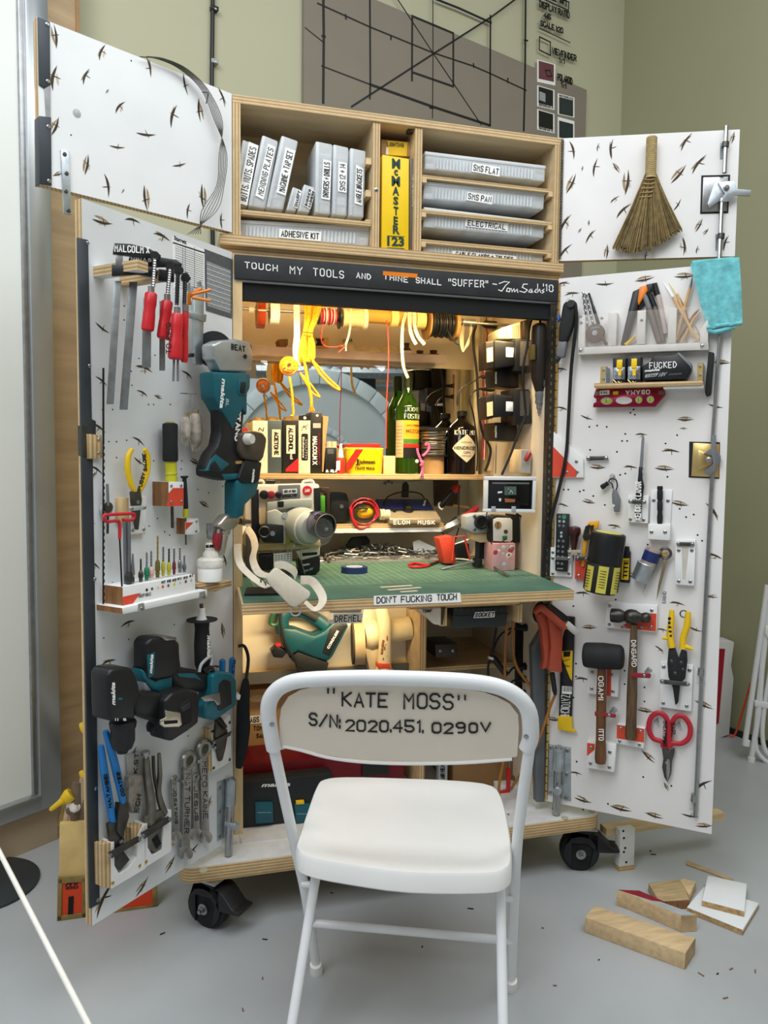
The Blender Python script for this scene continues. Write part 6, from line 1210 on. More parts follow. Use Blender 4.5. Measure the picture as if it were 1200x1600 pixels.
# ================================================================ INSIDE THE CABINET: seen in the back mirror, on the far side of the room
YM=.58;YF=-3.6;NV=-(2*YM-YF)
def far(x,y,dy=0):q=F0.p(x,y,NV-dy);return V((q.x,YF-dy,q.z))
g=G();g.box((-4.4,-6.3,0),(5.5,-6.18,4.4),mat('tan_wall_paint','a5845f',.7,var=.03));struct('wall_front',g)
t=T('arch_panel','pale blue grey panel with a tiled arch, seen in the cabinet mirror','panel')
PBG=mat('blue_grey_panel','c9cdcd',.5,var=.03,scale=3);TIL=mat('blue_grey_tile','d8dede',.4,var=.05,scale=6)
a=far(300,587);b=far(600,587);c=far(498,736);r=(far(648,736)-c).length;ri=r*.86
g=G();O=[(a.x,0),(a.x,a.z),(c.x,a.z)]+[(c.x+r*1.005*cos(rad(w)),c.z+r*1.005*sin(rad(w))) for w in range(85,-45,-5)]+[(c.x+r*.75,0)]
g.prism(O,YF-.10,YF-.04,PBG);t.part('board',g)
for k in range(22):
    w0_,w1_=-30+k*12,-30+(k+1)*12-.5;g=G();g.prism([(c.x+r*cos(rad(w)),c.z+r*sin(rad(w))) for w in (w0_,w0_+4,w0_+8,w1_)]+[(c.x+ri*cos(rad(w)),c.z+ri*sin(rad(w))) for w in (w1_,w0_+8,w0_+4,w0_)],YF-.04,YF+.01,TIL,.006);t.part('arch_tile',g)
c2=far(497,722);r2=r*.36
for k in range(14):
    w0_,w1_=0+k*13,(k+1)*13-.8;g=G();g.prism([(c2.x+r2*cos(rad(w)),c2.z+r2*sin(rad(w))) for w in (w0_,w0_+6,w1_)]+[(c2.x+r2*.84*cos(rad(w)),c2.z+r2*.84*sin(rad(w))) for w in (w1_,w0_+6,w0_)],YF-.04,YF-.015,TIL,.004);t.part('arch_tile',g)
t=T('steel_frame','bright steel scaffold seen in the mirror behind the tiled arch','frame')
for p,q,w in (((400,580),(720,586),.09),((560,604),(720,606),.07),((515,540),(515,600),.05),((531,540),(531,600),.05),((482,570),(500,620),.04)):
    A,B=far(*p,1.2),far(*q,1.2)
    g=G();g.tube([A,B],w*.7,GALV,4);t.part('bar',g)
g=G();A,B=far(541,590,.6),far(586,700,.6);g.box((A.x,A.y-.3,0),(B.x,A.y,A.z),DARK);one(g,'equipment_rack','black open rack seen in the mirror to the right of the arch','rack')
for (p,q) in (((410,560),(424,568)),((584,564),(600,576))):
    A,B=far(*p,.8),far(*q,.8);g=G();g.tube([A,B],.035,mat('lit_tube','ffffff',.4,emit=4));one(g,'tube_lamp','lit white tube lamp seen in the mirror, %s one' % ('left' if p[0]<500 else 'right'),'lamp',group='tube lamps seen in the mirror')
# ---------------------------------------------------------------- rod with tapes, cords and wire
zI=Z(360,460,5);zJ=Z(580,390,3.75);zK=Z(640,440,7.5);NR=-.25
def rodp(x,y):return F0.p(x,y,NR)
g=G();q0,q1=rodp(388,481),rodp(752,507);zr=(q0.z+q1.z)/2
g.cyl((q0.x,-NR,zr),(.978,-NR,zr),.005,STEEL,10);g.cyl((.022,-NR,zr),(q0.x,-NR,zr),.005,STEEL,10);cab.part('hanging_rod',g)
def xr(x):return F0.p(x,495,NR).x
def roll(name,lab,cat,x0,x1,r,segs,grp='rolls and spools on the rod',drop=None):
    t=T(name,lab,cat,F0,grp);kk=F0.k((x0+x1)/2,500,NR);X0,X1=xr(x0),xr(x1);W=X1-X0;zc_=zr-(drop if drop is not None else r*.25)*kk
    for nm,f0,f1,r0,m in segs:g=G();g.lathe((X0+W*f0,-NR,zc_),(1,0,0),[(r*.2*kk,0),(r0*r*kk,0),(r0*r*kk,W*(f1-f0)),(r*.2*kk,W*(f1-f0))],m,28);t.part(nm,g)
    return t,X0,W,kk,zc_
AMB=mat('amber_tape','8a2f08',.12,alpha=.9,var=.2)
roll('tape_roll','small white hub at the left end of the rod','tape',389,397,5,[('hub',0,1,1,PAPER)])
roll('tape_roll','roll of translucent amber tape hanging on the rod','tape',401,413,23,[('tape',0,1,1,AMB),('core',-.05,1.05,.55,CARD)])
roll('tape_roll','roll of white cloth tape on the rod right of the amber tape','tape',421,435,18,[('tape',0,1,1,mat('white_tape','efe9d8',.6)),('core',-.05,1.05,.5,CARD)])
RW_=mat('red_wire','b3262b',.4)
t,X0,W,kk,zc_=roll('wire_spool','black spool of red and white wire on the rod','spool',497,531,18,[('flange',0,.05,.75,BLACK),('flange',.94,1,1,BLACK),('core',.05,.94,.4,BLACK)],drop=4)
g=G()
for k in range(26):g.torus((X0+W*(.1+.72*k/25),-NR,zc_),(1,random.uniform(-.12,.12),0),(11+1.5*sin(k))*kk,1*kk,RW_ if k % 4 else PAPER,18,5)
t.part('wire',g)
g=G();g.pt(F0,[(*Z1(zI,*q),-.22) for q in ((735,230),(715,290),(712,350),(720,385),(760,410),(830,410),(900,400),(845,455))],.8,RW_,6,4);t.part('loose_end',g)
COR=mat('cream_cord','dccb98',.6)
t,X0,W,kk,zc_=roll('cord_spool','spool of cream cord on the rod','spool',535,572,16,[('flange',.84,1,1.05,CREAM),('core',0,.9,.7,CREAM)],drop=5)
g=G()
for k in range(12):g.torus((X0+W*(.04+.78*k/11),-NR,zc_),(1,0,0),13*kk,1.6*kk,COR,22,6)
g.pt(F0,[(*Z1(zI,*q),-.225) for q in ((938,110),(940,210),(925,320),(900,400),(905,440))],1.6,COR,8,4);t.part('cord',g)
roll('paper_tube','bare kraft cardboard tube threaded on the rod','tube',573,638,10,[('tube',0,1,1,mat('kraft_tube','c99a3f',.6))],drop=0)
roll('tape_roll','narrow roll of pale yellow tape on the kraft tube','tape',609,620,14,[('tape',0,1,1,mat('pale_yellow_tape','e5cd7c',.5))],drop=1)
t,X0,W,kk,zc_=roll('tape_roll','roll of white elastic with loose ends hanging down, left of the black wire','tape',634,663,14,[('tape',0,.45,1,COR),('tape',.5,1,1,mat('pale_yellow_tape','e5cd7c'))],drop=1)
for P,w in ((((205,372),(185,440),(180,560),(188,680),(215,752)),2.6),(((222,372),(225,440),(235,500),(262,555)),3),(((252,372),(255,450),(275,510),(312,555)),3)):
    g=G();pts=[F0.p(*Z1(zJ,*q),-.215) for q in P];g.tube(pts,w*kk,COR,6,4,.35);t.part('loose_end',g)
BRF=mat('brown_flange','8f6a33',.5)
t,X0,W,kk,zc_=roll('wire_spool','large wooden spool of black wire on the rod','spool',666,712,25,[('flange',0,.06,1,BRF),('flange',.88,1,1,BRF),('core',.06,.88,.6,BLACK)],drop=5)
g=G()
for k in range(20):g.torus((X0+W*(.1+.75*k/19),-NR,zc_),(1,random.uniform(-.1,.1),random.uniform(-.06,.06)),(18+2*sin(k*1.3))*kk,1.6*kk,BLACK,22,6)
g.pt(F0,[(*Z1(zJ,*q),-.215) for q in ((385,372),(420,430),(480,530),(515,560))],1,BLACK,6,4);t.part('wire',g)
t=T('wire_hank','hank of thin pale wire hanging at the right end of the rod','wire');g=G()
for k in range(6):g.pt(F0,[(*Z1(zK,*q),-.24-.004*k) for q in ((660,430),(610+k*6,560),(590+k*8,700),(625+k*4,825-k*8),(670+k*6,720),(730-k*6,560),(690,440))],.5,mat('pale_wire','d7cfae',.3,.5),5,4)
t.part('strand',g);g=G();g.cyl((xr(722),-NR,zr),(xr(742),-NR,zr),.012,STEEL,12);t.part('clip',g)
# strap and yellow rope
g=G();pts=[F0.p(*Z1(zI,*q),-.235) for q in ((517,70),(518,200),(520,330),(510,440),(525,510),(560,542))];g.tube(pts,.011,mat('cream_strap','efe1c0',.6),6,4,.2);one(g,'cloth_strap','cream cloth strap hanging from the rod left of the yellow rope','strap')
YR=mat('yellow_rope','dd9a0e',.6,var=.2,scale=150,bump=.6)
t=T('rope_hank','hank of bright yellow rope tied in the middle, hanging from the rod','rope');g=G();rr=random.Random(4)
for k in range(15):
    u=k/14;d=-.218-.022*rr.random();x0,x1,x2=575+140*u,598-45+90*(.5+.5*u)-10,545+110*u
    g.pt(F0,[(*Z1(zI,x0,78),d),(*Z1(zI,x0*.5+x1*.5+4,190),d),(*Z1(zI,572+60*u,296),d),(*Z1(zI,x2,400),d),(*Z1(zI,x2-4,500),d),(*Z1(zI,590+(u-.5)*60,525),d)],1.75,YR,6,3)
t.part('rope_bundle',g)
g=G();g.pt(F0,[(*Z1(zI,565,292),-.208),(*Z1(zI,605,296),-.203),(*Z1(zI,645,304),-.208)],1.2,mat('rope_tie','6a4a12',.6),6,3);t.part('tie',g)
for P,r in ((((625,500),(690,570),(760,650),(850,735),(835,740),(770,695),(700,620),(640,520)),1.9),(((560,480),(585,560),(605,680),(630,800),(635,880)),2.4),(((540,610),(590,690),(640,770),(695,802),(690,790),(640,720),(560,630)),1.7)):
    g=G();g.pt(F0,[(*Z1(zI,*q),-.215) for q in P],r,YR,8,4);t.part('rope_end',g)
g=G()
for k in range(16):a_=rr.uniform(-25,25);g.pt(F0,[(*Z1(zI,635,865),-.215),(*Z1(zI,635+a_,915+rr.uniform(-6,6)),-.215+rr.uniform(-.006,.006))],[1.2,.4],YR,4,0)
t.part('frayed_tip',g)
t=T('pulley','clear pulley wheel wound with yellow cord below the acrylic shelf','pulley');c=F0.p(*Z1(zI,455,560),-.235);kk=F0.k(450,572,-.235)
g=G();g.torus(c,(.25,1,0),13*kk,2.2*kk,mat('amber_rim','d98d1b',.2,alpha=.75),28,8);g.lathe(c-V((0,.004,0)),(.25,1,0),[(13*kk,0),(13*kk,.004),(2*kk,.005)],mat('amber_glass','e09a2c',.1,alpha=.5));t.part('wheel',g)
g=G()
for k in range(8):a_=k*.8;g.tube([c+V((cos(a_)*10*kk,-.008,sin(a_)*10*kk)),c+V((cos(a_+2)*5*kk,-.012,sin(a_+2)*6*kk)),c+V((cos(a_+3.6)*11*kk,-.008,sin(a_+3.6)*10*kk))],1.3*kk,YR,6,3)
g.pt(F0,[(*Z1(zI,*q),-.235) for q in ((460,640),(478,740),(488,860),(492,940),(470,950))],2,YR,8,3);t.part('cord',g)
g=G();g.pt(F0,[(*Z1(zJ,*q),-.22) for q in ((88,415),(100,520),(100,700),(90,900),(88,1165))],.9,mat('red_string','d43a2e',.5),6,4);one(g,'red_string','red string hanging from the rod down to the wax tin','string')
# things on the acrylic shelf
za=z0=1.702
def onsh(name,lab,cat,q,d0,d1,m,grp=None,bev=.003,z=zI,F=F0,txt=None):
    g=G();g.pp(F,z(*q),d1,d0,m,bev)
    if txt:g.pw(F,txt[0],*z(*txt[1:4]),d0+.0005,INK,1)
    return one(g,name,lab,cat,F,grp)
onsh('wicker_basket','small brown wicker dish on the acrylic shelf','basket',((368,350),(452,346),(450,400),(385,406)),-.49,-.56,mat('wicker','7b5a2c',.7,var=.35,scale=120),bev=.004)
onsh('small_box','small box with a black cross on the acrylic shelf','box',((655,335),(770,335),(768,424),(655,420)),-.49,-.56,mat('tan_box','c79d57',.6));g=G();g.pp(F0,zI((662,345),(700,345),(735,400),(700,400)),-.4905,-.489,INK);g.pp(F0,zI((700,345),(735,345),(700,400),(662,400)),-.4905,-.4885,INK);THINGS[-1].part('cross',g)
DOME=mat('cream_clay','dfcfa6',.7,var=.12,scale=30)
rr=random.Random(8)
for z_,x0,x1,y0,y1,lab,tx in ((zI,815,1000,330,440,'largest cream clay lump on the acrylic shelf, lettered in black','NASA'),(zI,1000,1170,350,442,'cream clay lump right of the lettered one',''),(zI,1172,1310,370,452,'third cream clay lump from the left on the acrylic shelf',''),(zJ,52,170,528,602,'rightmost cream clay lump, beside the little bottles','')):
    t=T('clay_lump',lab,'cup',F0,'cream clay lumps on the acrylic shelf');c=F0.p(*Z1(z_,(x0+x1)/2,y1),-.525);kk=F0.k(560,540,-.525);s_=5 if z_ is zI else 3.75;R=(x1-x0)/s_/2*kk;H=(y1-y0)/s_*kk
    g=G();g.lathe((c.x,.525,1.702),(0,0,1),[(R*.7,0),(R*.95,H*.1),(R,H*.3),(R*.85,H*.75),(R*.55,H*.96),(0,H)],DOME,12);t.part('body',g)
    for v in g.bm.verts:v.co+=V((1,1,1))*noise.noise(v.co*60)*.006;v.co.z=max(v.co.z,1.702)
    if tx:g=G();g.pw(F0,'NASA',*zI((880,375),(950,368),(880,350)),-.478,INK,1.2);t.part('lettering',g)
for x0,x1,y0,lab in ((182,235,508,'small dark glass bottle with white label, left of three on the acrylic shelf'),(250,320,545,'small bottle with white label, middle of three on the acrylic shelf'),(328,402,540,'small bottle with white label, rightmost on the acrylic shelf')):
    t=T('small_bottle',lab,'bottle',F0,'small bottles on the acrylic shelf');x,_=Z1(zJ,(x0+x1)/2,600);c=F0.p(x,550,-.54);kk=F0.k(x,550,-.54);R=(x1-x0)/7.5*kk;H=(603-y0)/3.75*kk*.95
    g=G();g.lathe((c.x,.54,1.702),(0,0,1),[(R*.95,0),(R,.003),(R,H*.72),(R*.6,H*.86),(R*.5,H)],mat('brown_glass','4a2c12',.1),16);t.part('bottle',g);g=G();g.lathe((c.x,.54,1.702+H*.12),(0,0,1),[(R*1.02,0),(R*1.02,H*.52)],PAPER,16);t.part('label',g);g=G();g.lathe((c.x,.54,1.702+H),(0,0,1),[(R*.6,0),(R*.6,H*.14)],BLACK,14);t.part('cap',g)
# ---------------------------------------------------------------- wooden shelf: cans, books, bottles
zF=Z(360,620,4.615);zH=Z(580,620,3.75);ZS=1.286;GOLD=mat('gold_cap','c9a457',.3,.8)
def xs(x,d):return F0.p(x,735,d)
def boxthing(name,lab,cat,z,x0,x1,y0,m,d0=-.44,d1=-.52,grp=None,bev=.002):
    t=T(name,lab,cat,F0,grp);(a,b),(c,d)=z((x0,y0),(x1,y0));A,B=F0.p(a,b,d0),F0.p(c,d,d0)
    g=G();g.box((A.x,-d0,ZS),(B.x,-d1,(A.z+B.z)/2),m,bev);t.part('body',g);return t,A,B
def vtext(g,z,s,x0,x1,y0,y1,d,m,w=1.6):
    A,B,U=F0.p(*Z1(z,x0,y0),d),F0.p(*Z1(z,x0,y1),d),F0.p(*Z1(z,x1,y0),d);g.write(s,A,(B-A)/twidth(s),(U-A)/6,w*F0.k(500,700,d),m)
def vfont(g,z,s,x0,x1,y0,y1,d,m,b=.03):
    A,B,U=F0.p(*Z1(z,x0,y0),d),F0.p(*Z1(z,x0,y1),d),F0.p(*Z1(z,x1,y0),d);g.font(s,A,B,U,m,.0004,b)
for x0,x1,y0,m,lab,lx,txt,cx in ((160,270,172,mat('can_cream','ece4d6',.35),'cream rectangular solvent can with gold cap, leftmost on the wooden shelf',None,'M',205),(272,372,168,mat('can_slate','55646e',.35,.4),'slate solvent can with ACETONE label',(300,362,235,435),'ACETONE',304),(376,490,168,mat('can_black','19191c',.35),'black solvent can with ALCOHOL label and red corner',(404,468,205,410),'ALCOHOL',420)):
    t,A,B=boxthing('solvent_can',lab,'can',zF,x0,x1,y0,m,grp='solvent cans on the wooden shelf');g=G()
    if lx:g.pp(F0,zF((lx[0],lx[2]),(lx[1],lx[2]),(lx[1],lx[3]),(lx[0],lx[3])),-.4405,-.4395,mat('label_cream','f0e8d8',.6));vtext(g,zF,txt,lx[0]+18,lx[1]-18,lx[2]+22,lx[3]-18,-.4394,INK)
    else:g.ribbon([F0.p(*Z1(zF,*q),-.4394) for q in ((203,245),(210,225),(235,248),(240,225))],.003,(0,-1,0),INK)
    t.part('label',g)
    if txt=='ALCOHOL':g=G();g.pp(F0,zF((400,520),(490,440),(490,538),(400,538)),-.4405,-.4393,RED);vfont(g,zF,'hol',430,452,405,450,-.4392,PAPER);t.part('red_corner',g)
    g=G();c=F0.p(*Z1(zF,cx,y0),-.485);g.lathe((c.x,.485,A.z),(0,0,1),[(.020,-.001),(.020,.006),(.018,.007),(.018,.012),(.017,.013)],GOLD,18);t.part('cap',g,label='gold cap')
g=G();c=F0.p(*Z1(zF,108,200),-.49);g.lathe((c.x,.5,ZS),(0,0,1),[(.017,0),(.018,.004),(.018,.115),(.010,.125),(.010,.15),(.006,.155)],RED,16);g.lathe((c.x,.5,ZS+.10),(0,0,1),[(.0185,0),(.0185,.02)],NAVY,16);one(g,'spray_bottle','small red bottle peeking out left of the cream can','bottle')
t,A,B=boxthing('book','paperback with cream and black spine beside the alcohol can','book',zF,492,578,135,mat('book_cream','e7ddc8',.6),d1=-.55,grp='paperbacks on the wooden shelf');g=G();g.pp(F0,zF((492,135),(578,135),(578,170),(492,170)),-.4405,-.439,BLACK);g.pp(F0,[Z1(zF,x,y) for x,y in rrect(512,265,560,460,12)],-.4405,-.439,BLACK);vfont(g,zF,'SOUTH',538,554,305,445,-.4388,LGREY,0);vfont(g,zF,'Endurance',520,534,290,440,-.4388,PAPER,.02);g.pl(F0,*Z1(zF,537,152),-.439,[(2.4,0),(2.4,.0004)],PAPER,10)
g.ribbon([F0.p(*Z1(zF,*q),-.4392) for q in ((515,245),(530,205),(545,235),(560,195),(540,215),(520,220))],.002,(0,-1,0),INK);t.part('spine_print',g)
t,A,B=boxthing('book','black paperback with bold white spine lettering','book',zF,580,660,112,BLACK,d1=-.555,grp='paperbacks on the wooden shelf');g=G();vfont(g,zF,'MALCOLM X',592,626,285,492,-.4388,PAPER,.04);vfont(g,zF,'AUTOBIOGRAPHY OF',634,648,260,490,-.4388,DRED,0);g.pp(F0,zF((596,190),(652,190),(652,225),(596,225)),-.4405,-.439,LGREY);g.pl(F0,*Z1(zF,626,135),-.439,[(2,0),(2,.0004)],PAPER,10);t.part('spine_print',g)
onsh('envelope','worn brown card folder leaning beside the black paperback','folder',((668,138),(708,142),(690,300),(672,540),(660,540)),-.445,-.55,CARD,z=zF,bev=.001)
t,A,B=boxthing('small_box','small black electronics box with silver label on the wooden shelf','box',zF,682,768,365,BLACK,-.45,-.52);g=G();g.pp(F0,zF((700,375),(745,375),(745,412),(700,412)),-.4505,-.449,STEEL);t.part('label',g)
for x,lab in ((705,'small pale jar behind the black box, left one'),(745,'small pale jar behind the black box, right one')):g=G();c=F0.p(*Z1(zF,x,350),-.55);g.lathe((c.x,.55,ZS),(0,0,1),[(.012,0),(.013,.09),(.010,.10),(.011,.104),(.011,.115)],mat('pale_jar','d9d2c0',.3),14);one(g,'small_jar',lab,'jar',group='pale jars behind the black box')
rr=random.Random(2)
g=G()
for k in range(5):q=Z1(zF,690+k*18,525+rr.uniform(-4,4));c=F0.p(*q,-.43);g.cyl((c.x,.43,ZS+.004),(c.x+rr.uniform(-.006,.006),.435,ZS+.012),.004,STEEL,6)
one(g,'loose_nuts','few loose steel nuts in front of the black box','nuts',kind='stuff')
t=T('threadlocker_bottle','small red bottle with white nozzle beside the wax tin','bottle');c=F0.p(*Z1(zF,795,540),-.45);kk=F0.k(530,735,-.45)
g=G();g.lathe((c.x,.45,ZS),(0,0,1),[(6*kk,0),(6.5*kk,.002),(6.5*kk,21*kk),(5*kk,25*kk),(3.6*kk,25.5*kk)],mat('red_bottle','d63327',.35),18);t.part('bottle',g)
g=G();g.lathe((c.x,.45,ZS+25*kk),(0,0,1),[(4.4*kk,0),(3.6*kk,11*kk),(2.6*kk,12*kk),(2*kk,20*kk),(1.6*kk,22*kk)],PAPER,14);t.part('nozzle',g,label='white nozzle')
g=G();g.pp(F0,zF((765,462),(792,460),(790,530),(765,530)),-.4365,-.434,PAPER);t.part('label',g)
t=T('wax_tin','yellow oval tin of paste wax with red lid on the wooden shelf','tin');A,B=F0.p(*Z1(zF,828,540),-.46),F0.p(*Z1(zF,1100,540),-.46);cx_,rx=(A.x+B.x)/2,(B.x-A.x)/2;zt_=F0.p(*Z1(zF,960,372),-.46).z;ry=.05;cy_=.475
WY=mat('wax_yellow','f3cd12',.35,var=.03)
def ovl(r_,z_):return [V((cx_+rx*r_*math.copysign(abs(cos(w))**.6,cos(w)),cy_+ry*r_*math.copysign(abs(sin(w))**.6,sin(w)),z_)) for w in [2*pi*i/32 for i in range(32)]]
g=G();g.loft([ovl(.9,ZS),ovl(.93,ZS+.003),ovl(1,zt_)],WY);t.part('body',g)
g=G();g.loft([ovl(1.02,zt_-.004),ovl(1.02,zt_),ovl(.97,zt_+.002)],mat('wax_rim','e7d24a',.35));g.loft([ovl(.9,zt_),ovl(.88,zt_+.014),ovl(.84,zt_+.016)],mat('wax_red_lid','c8251f',.35));t.part('lid',g,label='red lid')
g=G();nd=-(cy_-ry*.985)
g.pp(F0,zF((838,480),(905,378),(960,378),(850,535),(838,535)),nd-.002,nd+.0006,mat('wax_red_lid','c8251f'));g.pf(F0,'Johnson',*zF((925,492),(1045,492),(925,452)),nd+.0008,INK,.025);g.pf(F0,'J',*zF((902,495),(925,495),(902,448)),nd+.0008,INK,.03);g.pf(F0,'PASTE WAX',*zF((900,525),(1042,525),(900,504)),nd+.0008,INK,.02);t.part('print',g)
t,A,B=boxthing('wood_block','small tan wooden block between wax tin and green bottle','block',zF,1105,1190,425,PINE,-.45,-.50);
g=G();c=F0.p(*Z1(zH,100,400),-.47)
t=T('liquor_bottle','green glass bottle hand lettered in white, with a colourful label','bottle');c=F0.p(*Z1(zH,208,430),-.515);kk=F0.k(636,735,-.515);R=18.2*kk;GGL=mat('green_glass','4f8a1c',.05,trans=.85,var=.0)
zb_=lambda y:F0.p(636,y,-.515).z
H1=zb_(637);H2=zb_(620);Ht=zb_(585)
g=G();g.lathe((c.x,.515,0),(0,0,1),[(R*.9,ZS),(R,ZS+.004),(R,H1),(R*.9,H1+.012),(R*.55,H2),(R*.40,H2+.014),(R*.36,Ht-.0)],GGL,28);t.part('glass',g)
g=G();g.lathe((c.x,.515,0),(0,0,1),[(R*.4,Ht-.012),(R*.4,Ht+.004),(R*.36,Ht+.006)],mat('dark_green_foil','1c2a14',.4),18);g.lathe((c.x,.515,0),(0,0,1),[(R*.405,Ht-.05),(R*.4,Ht)],mat('dark_green_foil','1c2a14'),18);t.part('cap',g)
def wraplab(t,cx,cy,R,z0,z1,a0,a1,m,nm,e=.0006):
    g=G();ws=[rad(a0+(a1-a0)*i/14) for i in range(15)];P=[V((cx+(R+e)*sin(w),cy-(R+e)*cos(w),z)) for z in (z0,z1) for w in ws];g.add(P,[(i,i+1,16+i,15+i) for i in range(14)],m);return g
def wfont(g,s,cx,cy,R,w0_,w1_,z0,z1,m,hand=False,e=.0014):
    q=G();A,B,U=V((0,0,0)),V((1,0,0)),V((0,0,1))
    if hand:q.write(s,A,V((1/twidth(s),0,0)),V((0,0,1/6)),.035,m,.001)
    else:q.font(s,A,B,U,m,.001,.02)
    for v in q.bm.verts:w=rad(w0_+(w1_-w0_)*v.co.x);r=R+e-v.co.y*.3;v.co=V((cx+r*sin(w),cy-r*cos(w),z0+(z1-z0)*v.co.z))
    q.bm.verts.index_update();g.add([v.co.copy() for v in q.bm.verts],[[v.index for v in f.verts] for f in q.bm.faces],m);q.bm.free()
zl1,zl0=zb_(657.5),zb_(715)
g=wraplab(t,c.x,.515,R,zl0,zl1,-85,85,mat('mezcal_ochre','e0a92a',.5),'label')
zz_=lambda f:zl0+(zl1-zl0)*f
for a0,a1,f0,f1,m in ((-85,-35,0,1,mat('mezcal_cream','c9b083',.5)),(-35,85,0,.27,BLACK),(-35,85,.27,.36,mat('mezcal_red','d2261e',.5)),(-35,85,.36,.5,mat('mezcal_green','3c7a2e',.5))):
    q=wraplab(t,c.x,.515,R,zz_(f0),zz_(f1),a0,a1,m,'',.0012);q.bm.verts.index_update();g.add([v.co.copy() for v in q.bm.verts],[[v.index for v in f.verts] for f in q.bm.faces],m);q.bm.free()
wfont(g,'MEZCAL',c.x,.515,R,-22,62,zz_(.66),zz_(.76),mat('mezcal_ink','7a3a12',.5));wfont(g,'SAN PEDRO',c.x,.515,R,-20,60,zz_(.84),zz_(.89),mat('mezcal_ink','7a3a12'))
for k in range(9):wfont(g,'IIIII',c.x,.515,R,-78,-42,zz_(.1+k*.09),zz_(.13+k*.09),GREY)
for w in (-25,-5,15,35,55):q=[V((c.x+(R+.0016)*sin(rad(w+a)),.515-(R+.0016)*cos(rad(w+a)),zz_(f))) for a,f in ((-9,.27),(9,.27),(4,.40),(0,.33),(-4,.42))];g.add(q,[(0,1,2,3,4)],mat('mezcal_red','d2261e'))
t.part('label',g)
g=G();wfont(g,'JODY',c.x,.515,R,-28,40,zb_(643.5),zb_(637.5),WINK,True);wfont(g,'FOSTER',c.x,.515,R,-30,60,zb_(655),zb_(648),WINK,True);t.part('lettering',g)
t=T('cord_knot','pink knotted cord hanging over the shelf edge','cord');PK=mat('pink_cord','e0629c',.6,var=.2,scale=200);g=G()
g.pt(F0,[(*Z1(zH,*q),-.41) for q in ((300,345),(322,330),(340,295),(325,272),(318,285))],2,PK,8,4);g.pt(F0,[(*Z1(zH,*q),-.412) for q in ((270,300),(275,330),(290,370),(298,400),(300,450))],2,PK,8,4);g.pt(F0,[(*Z1(zH,*q),-.408) for q in ((290,385),(302,380),(296,400),(288,395))],2.4,PK,8,3);t.part('cord',g)
g=G();
for k in range(10):g.pt(F0,[(*Z1(zH,298,430),-.41),(*Z1(zH,285+k*3,466),-.41+(k % 3-1)*.003)],[1.1,.5],PK if k % 3 else PAPER,4,0)
g.ell(F0.p(*Z1(zH,268,378),-.40),(.007,.006,.007),PAPER);t.part('tassel',g)
t=T('wire_spool','spool of bare steel wire standing on a kraft base beside the dark gin bottle','spool');c=F0.p(*Z1(zH,368,430),-.48);kk=F0.k(680,735,-.48)
zq=lambda y:F0.p(680,620+y/3.75,-.48).z
g=G();g.lathe((c.x,.49,ZS),(0,0,1),[(17*kk,0),(17*kk,zq(350)-ZS)],mat('kraft_base','a98a60',.6),24);t.part('base',g)
g=G();g.lathe((c.x,.49,zq(350)),(0,0,1),[(22*kk,0),(22*kk,.005),(18*kk,.006),(18*kk,zq(190)-zq(350)-.005),(22*kk,zq(190)-zq(350)-.004),(22*kk,zq(182)-zq(350))],BLACK,24);t.part('spool',g)
g=G()
for k in range(26):g.torus((c.x,.49,zq(340)+(zq(195)-zq(340))*k/25),(random.uniform(-.08,.08),random.uniform(-.08,.08),1),18.6*kk,.9*kk,STEEL if k % 3 else mat('warm_steel','9b8c72'),24,5)
t.part('wire',g)
t=T('gin_bottle','squat black glass bottle with a pale diamond label, hand lettered in white','bottle');c=F0.p(*Z1(zH,530,430),-.485);kk=F0.k(721,735,-.485);R=22.3*kk;zq=lambda y:F0.p(721,620+y/3.75,-.485).z
BGL=mat('black_glass','100c0b',.06)
g=G();g.lathe((c.x,.49,0),(0,0,1),[(R*.92,ZS),(R,ZS+.004),(R,zq(185)),(R*.9,zq(172)),(R*.45,zq(140)),(R*.33,zq(128)),(R*.33,zq(100))],BGL,28);t.part('glass',g)
g=G();g.lathe((c.x,.49,0),(0,0,1),[(R*.37,zq(112)),(R*.37,zq(86)),(R*.33,zq(82))],BLACK,18);t.part('cap',g)
g=G();P=[(x*1.02,y) for x,y in ((-58,0),(-30,.30),(0,.5),(30,.30),(58,0),(30,-.30),(0,-.5),(-30,-.30))];zc2=zq(303);hh=zq(222)-zq(385)
rows=13;vs=[];LBL=mat('gin_label','e9dfc6',.5)
for i in range(rows):
    f=-.5+i/(rows-1);wmax=60*(1-(abs(f)/.5)**1.15)
    for j in range(9):w=rad(wmax*(-1+j/4));vs.append(V((c.x+(R+.0006)*sin(w),.49-(R+.0006)*cos(w),zc2+hh*f)))
g.add(vs,[(i*9+j,i*9+j+1,i*9+10+j,i*9+9+j) for i in range(rows-1) for j in range(8)],LBL)
wfont(g,"HENDRICK'S",c.x,.49,R,-50,50,zq(312),zq(290),INK);wfont(g,'GIN',c.x,.49,R,-14,14,zq(334),zq(320),GREY);wfont(g,'DISTILLED',c.x,.49,R,-20,20,zq(350),zq(343),GREY);wfont(g,'SCOTLAND',c.x,.49,R,-22,22,zq(272),zq(265),GREY);t.part('label',g)
g=G();wfont(g,'KATE MOSS',c.x,.49,R,-48,62,zq(224),zq(198),WINK,True);t.part('lettering',g)
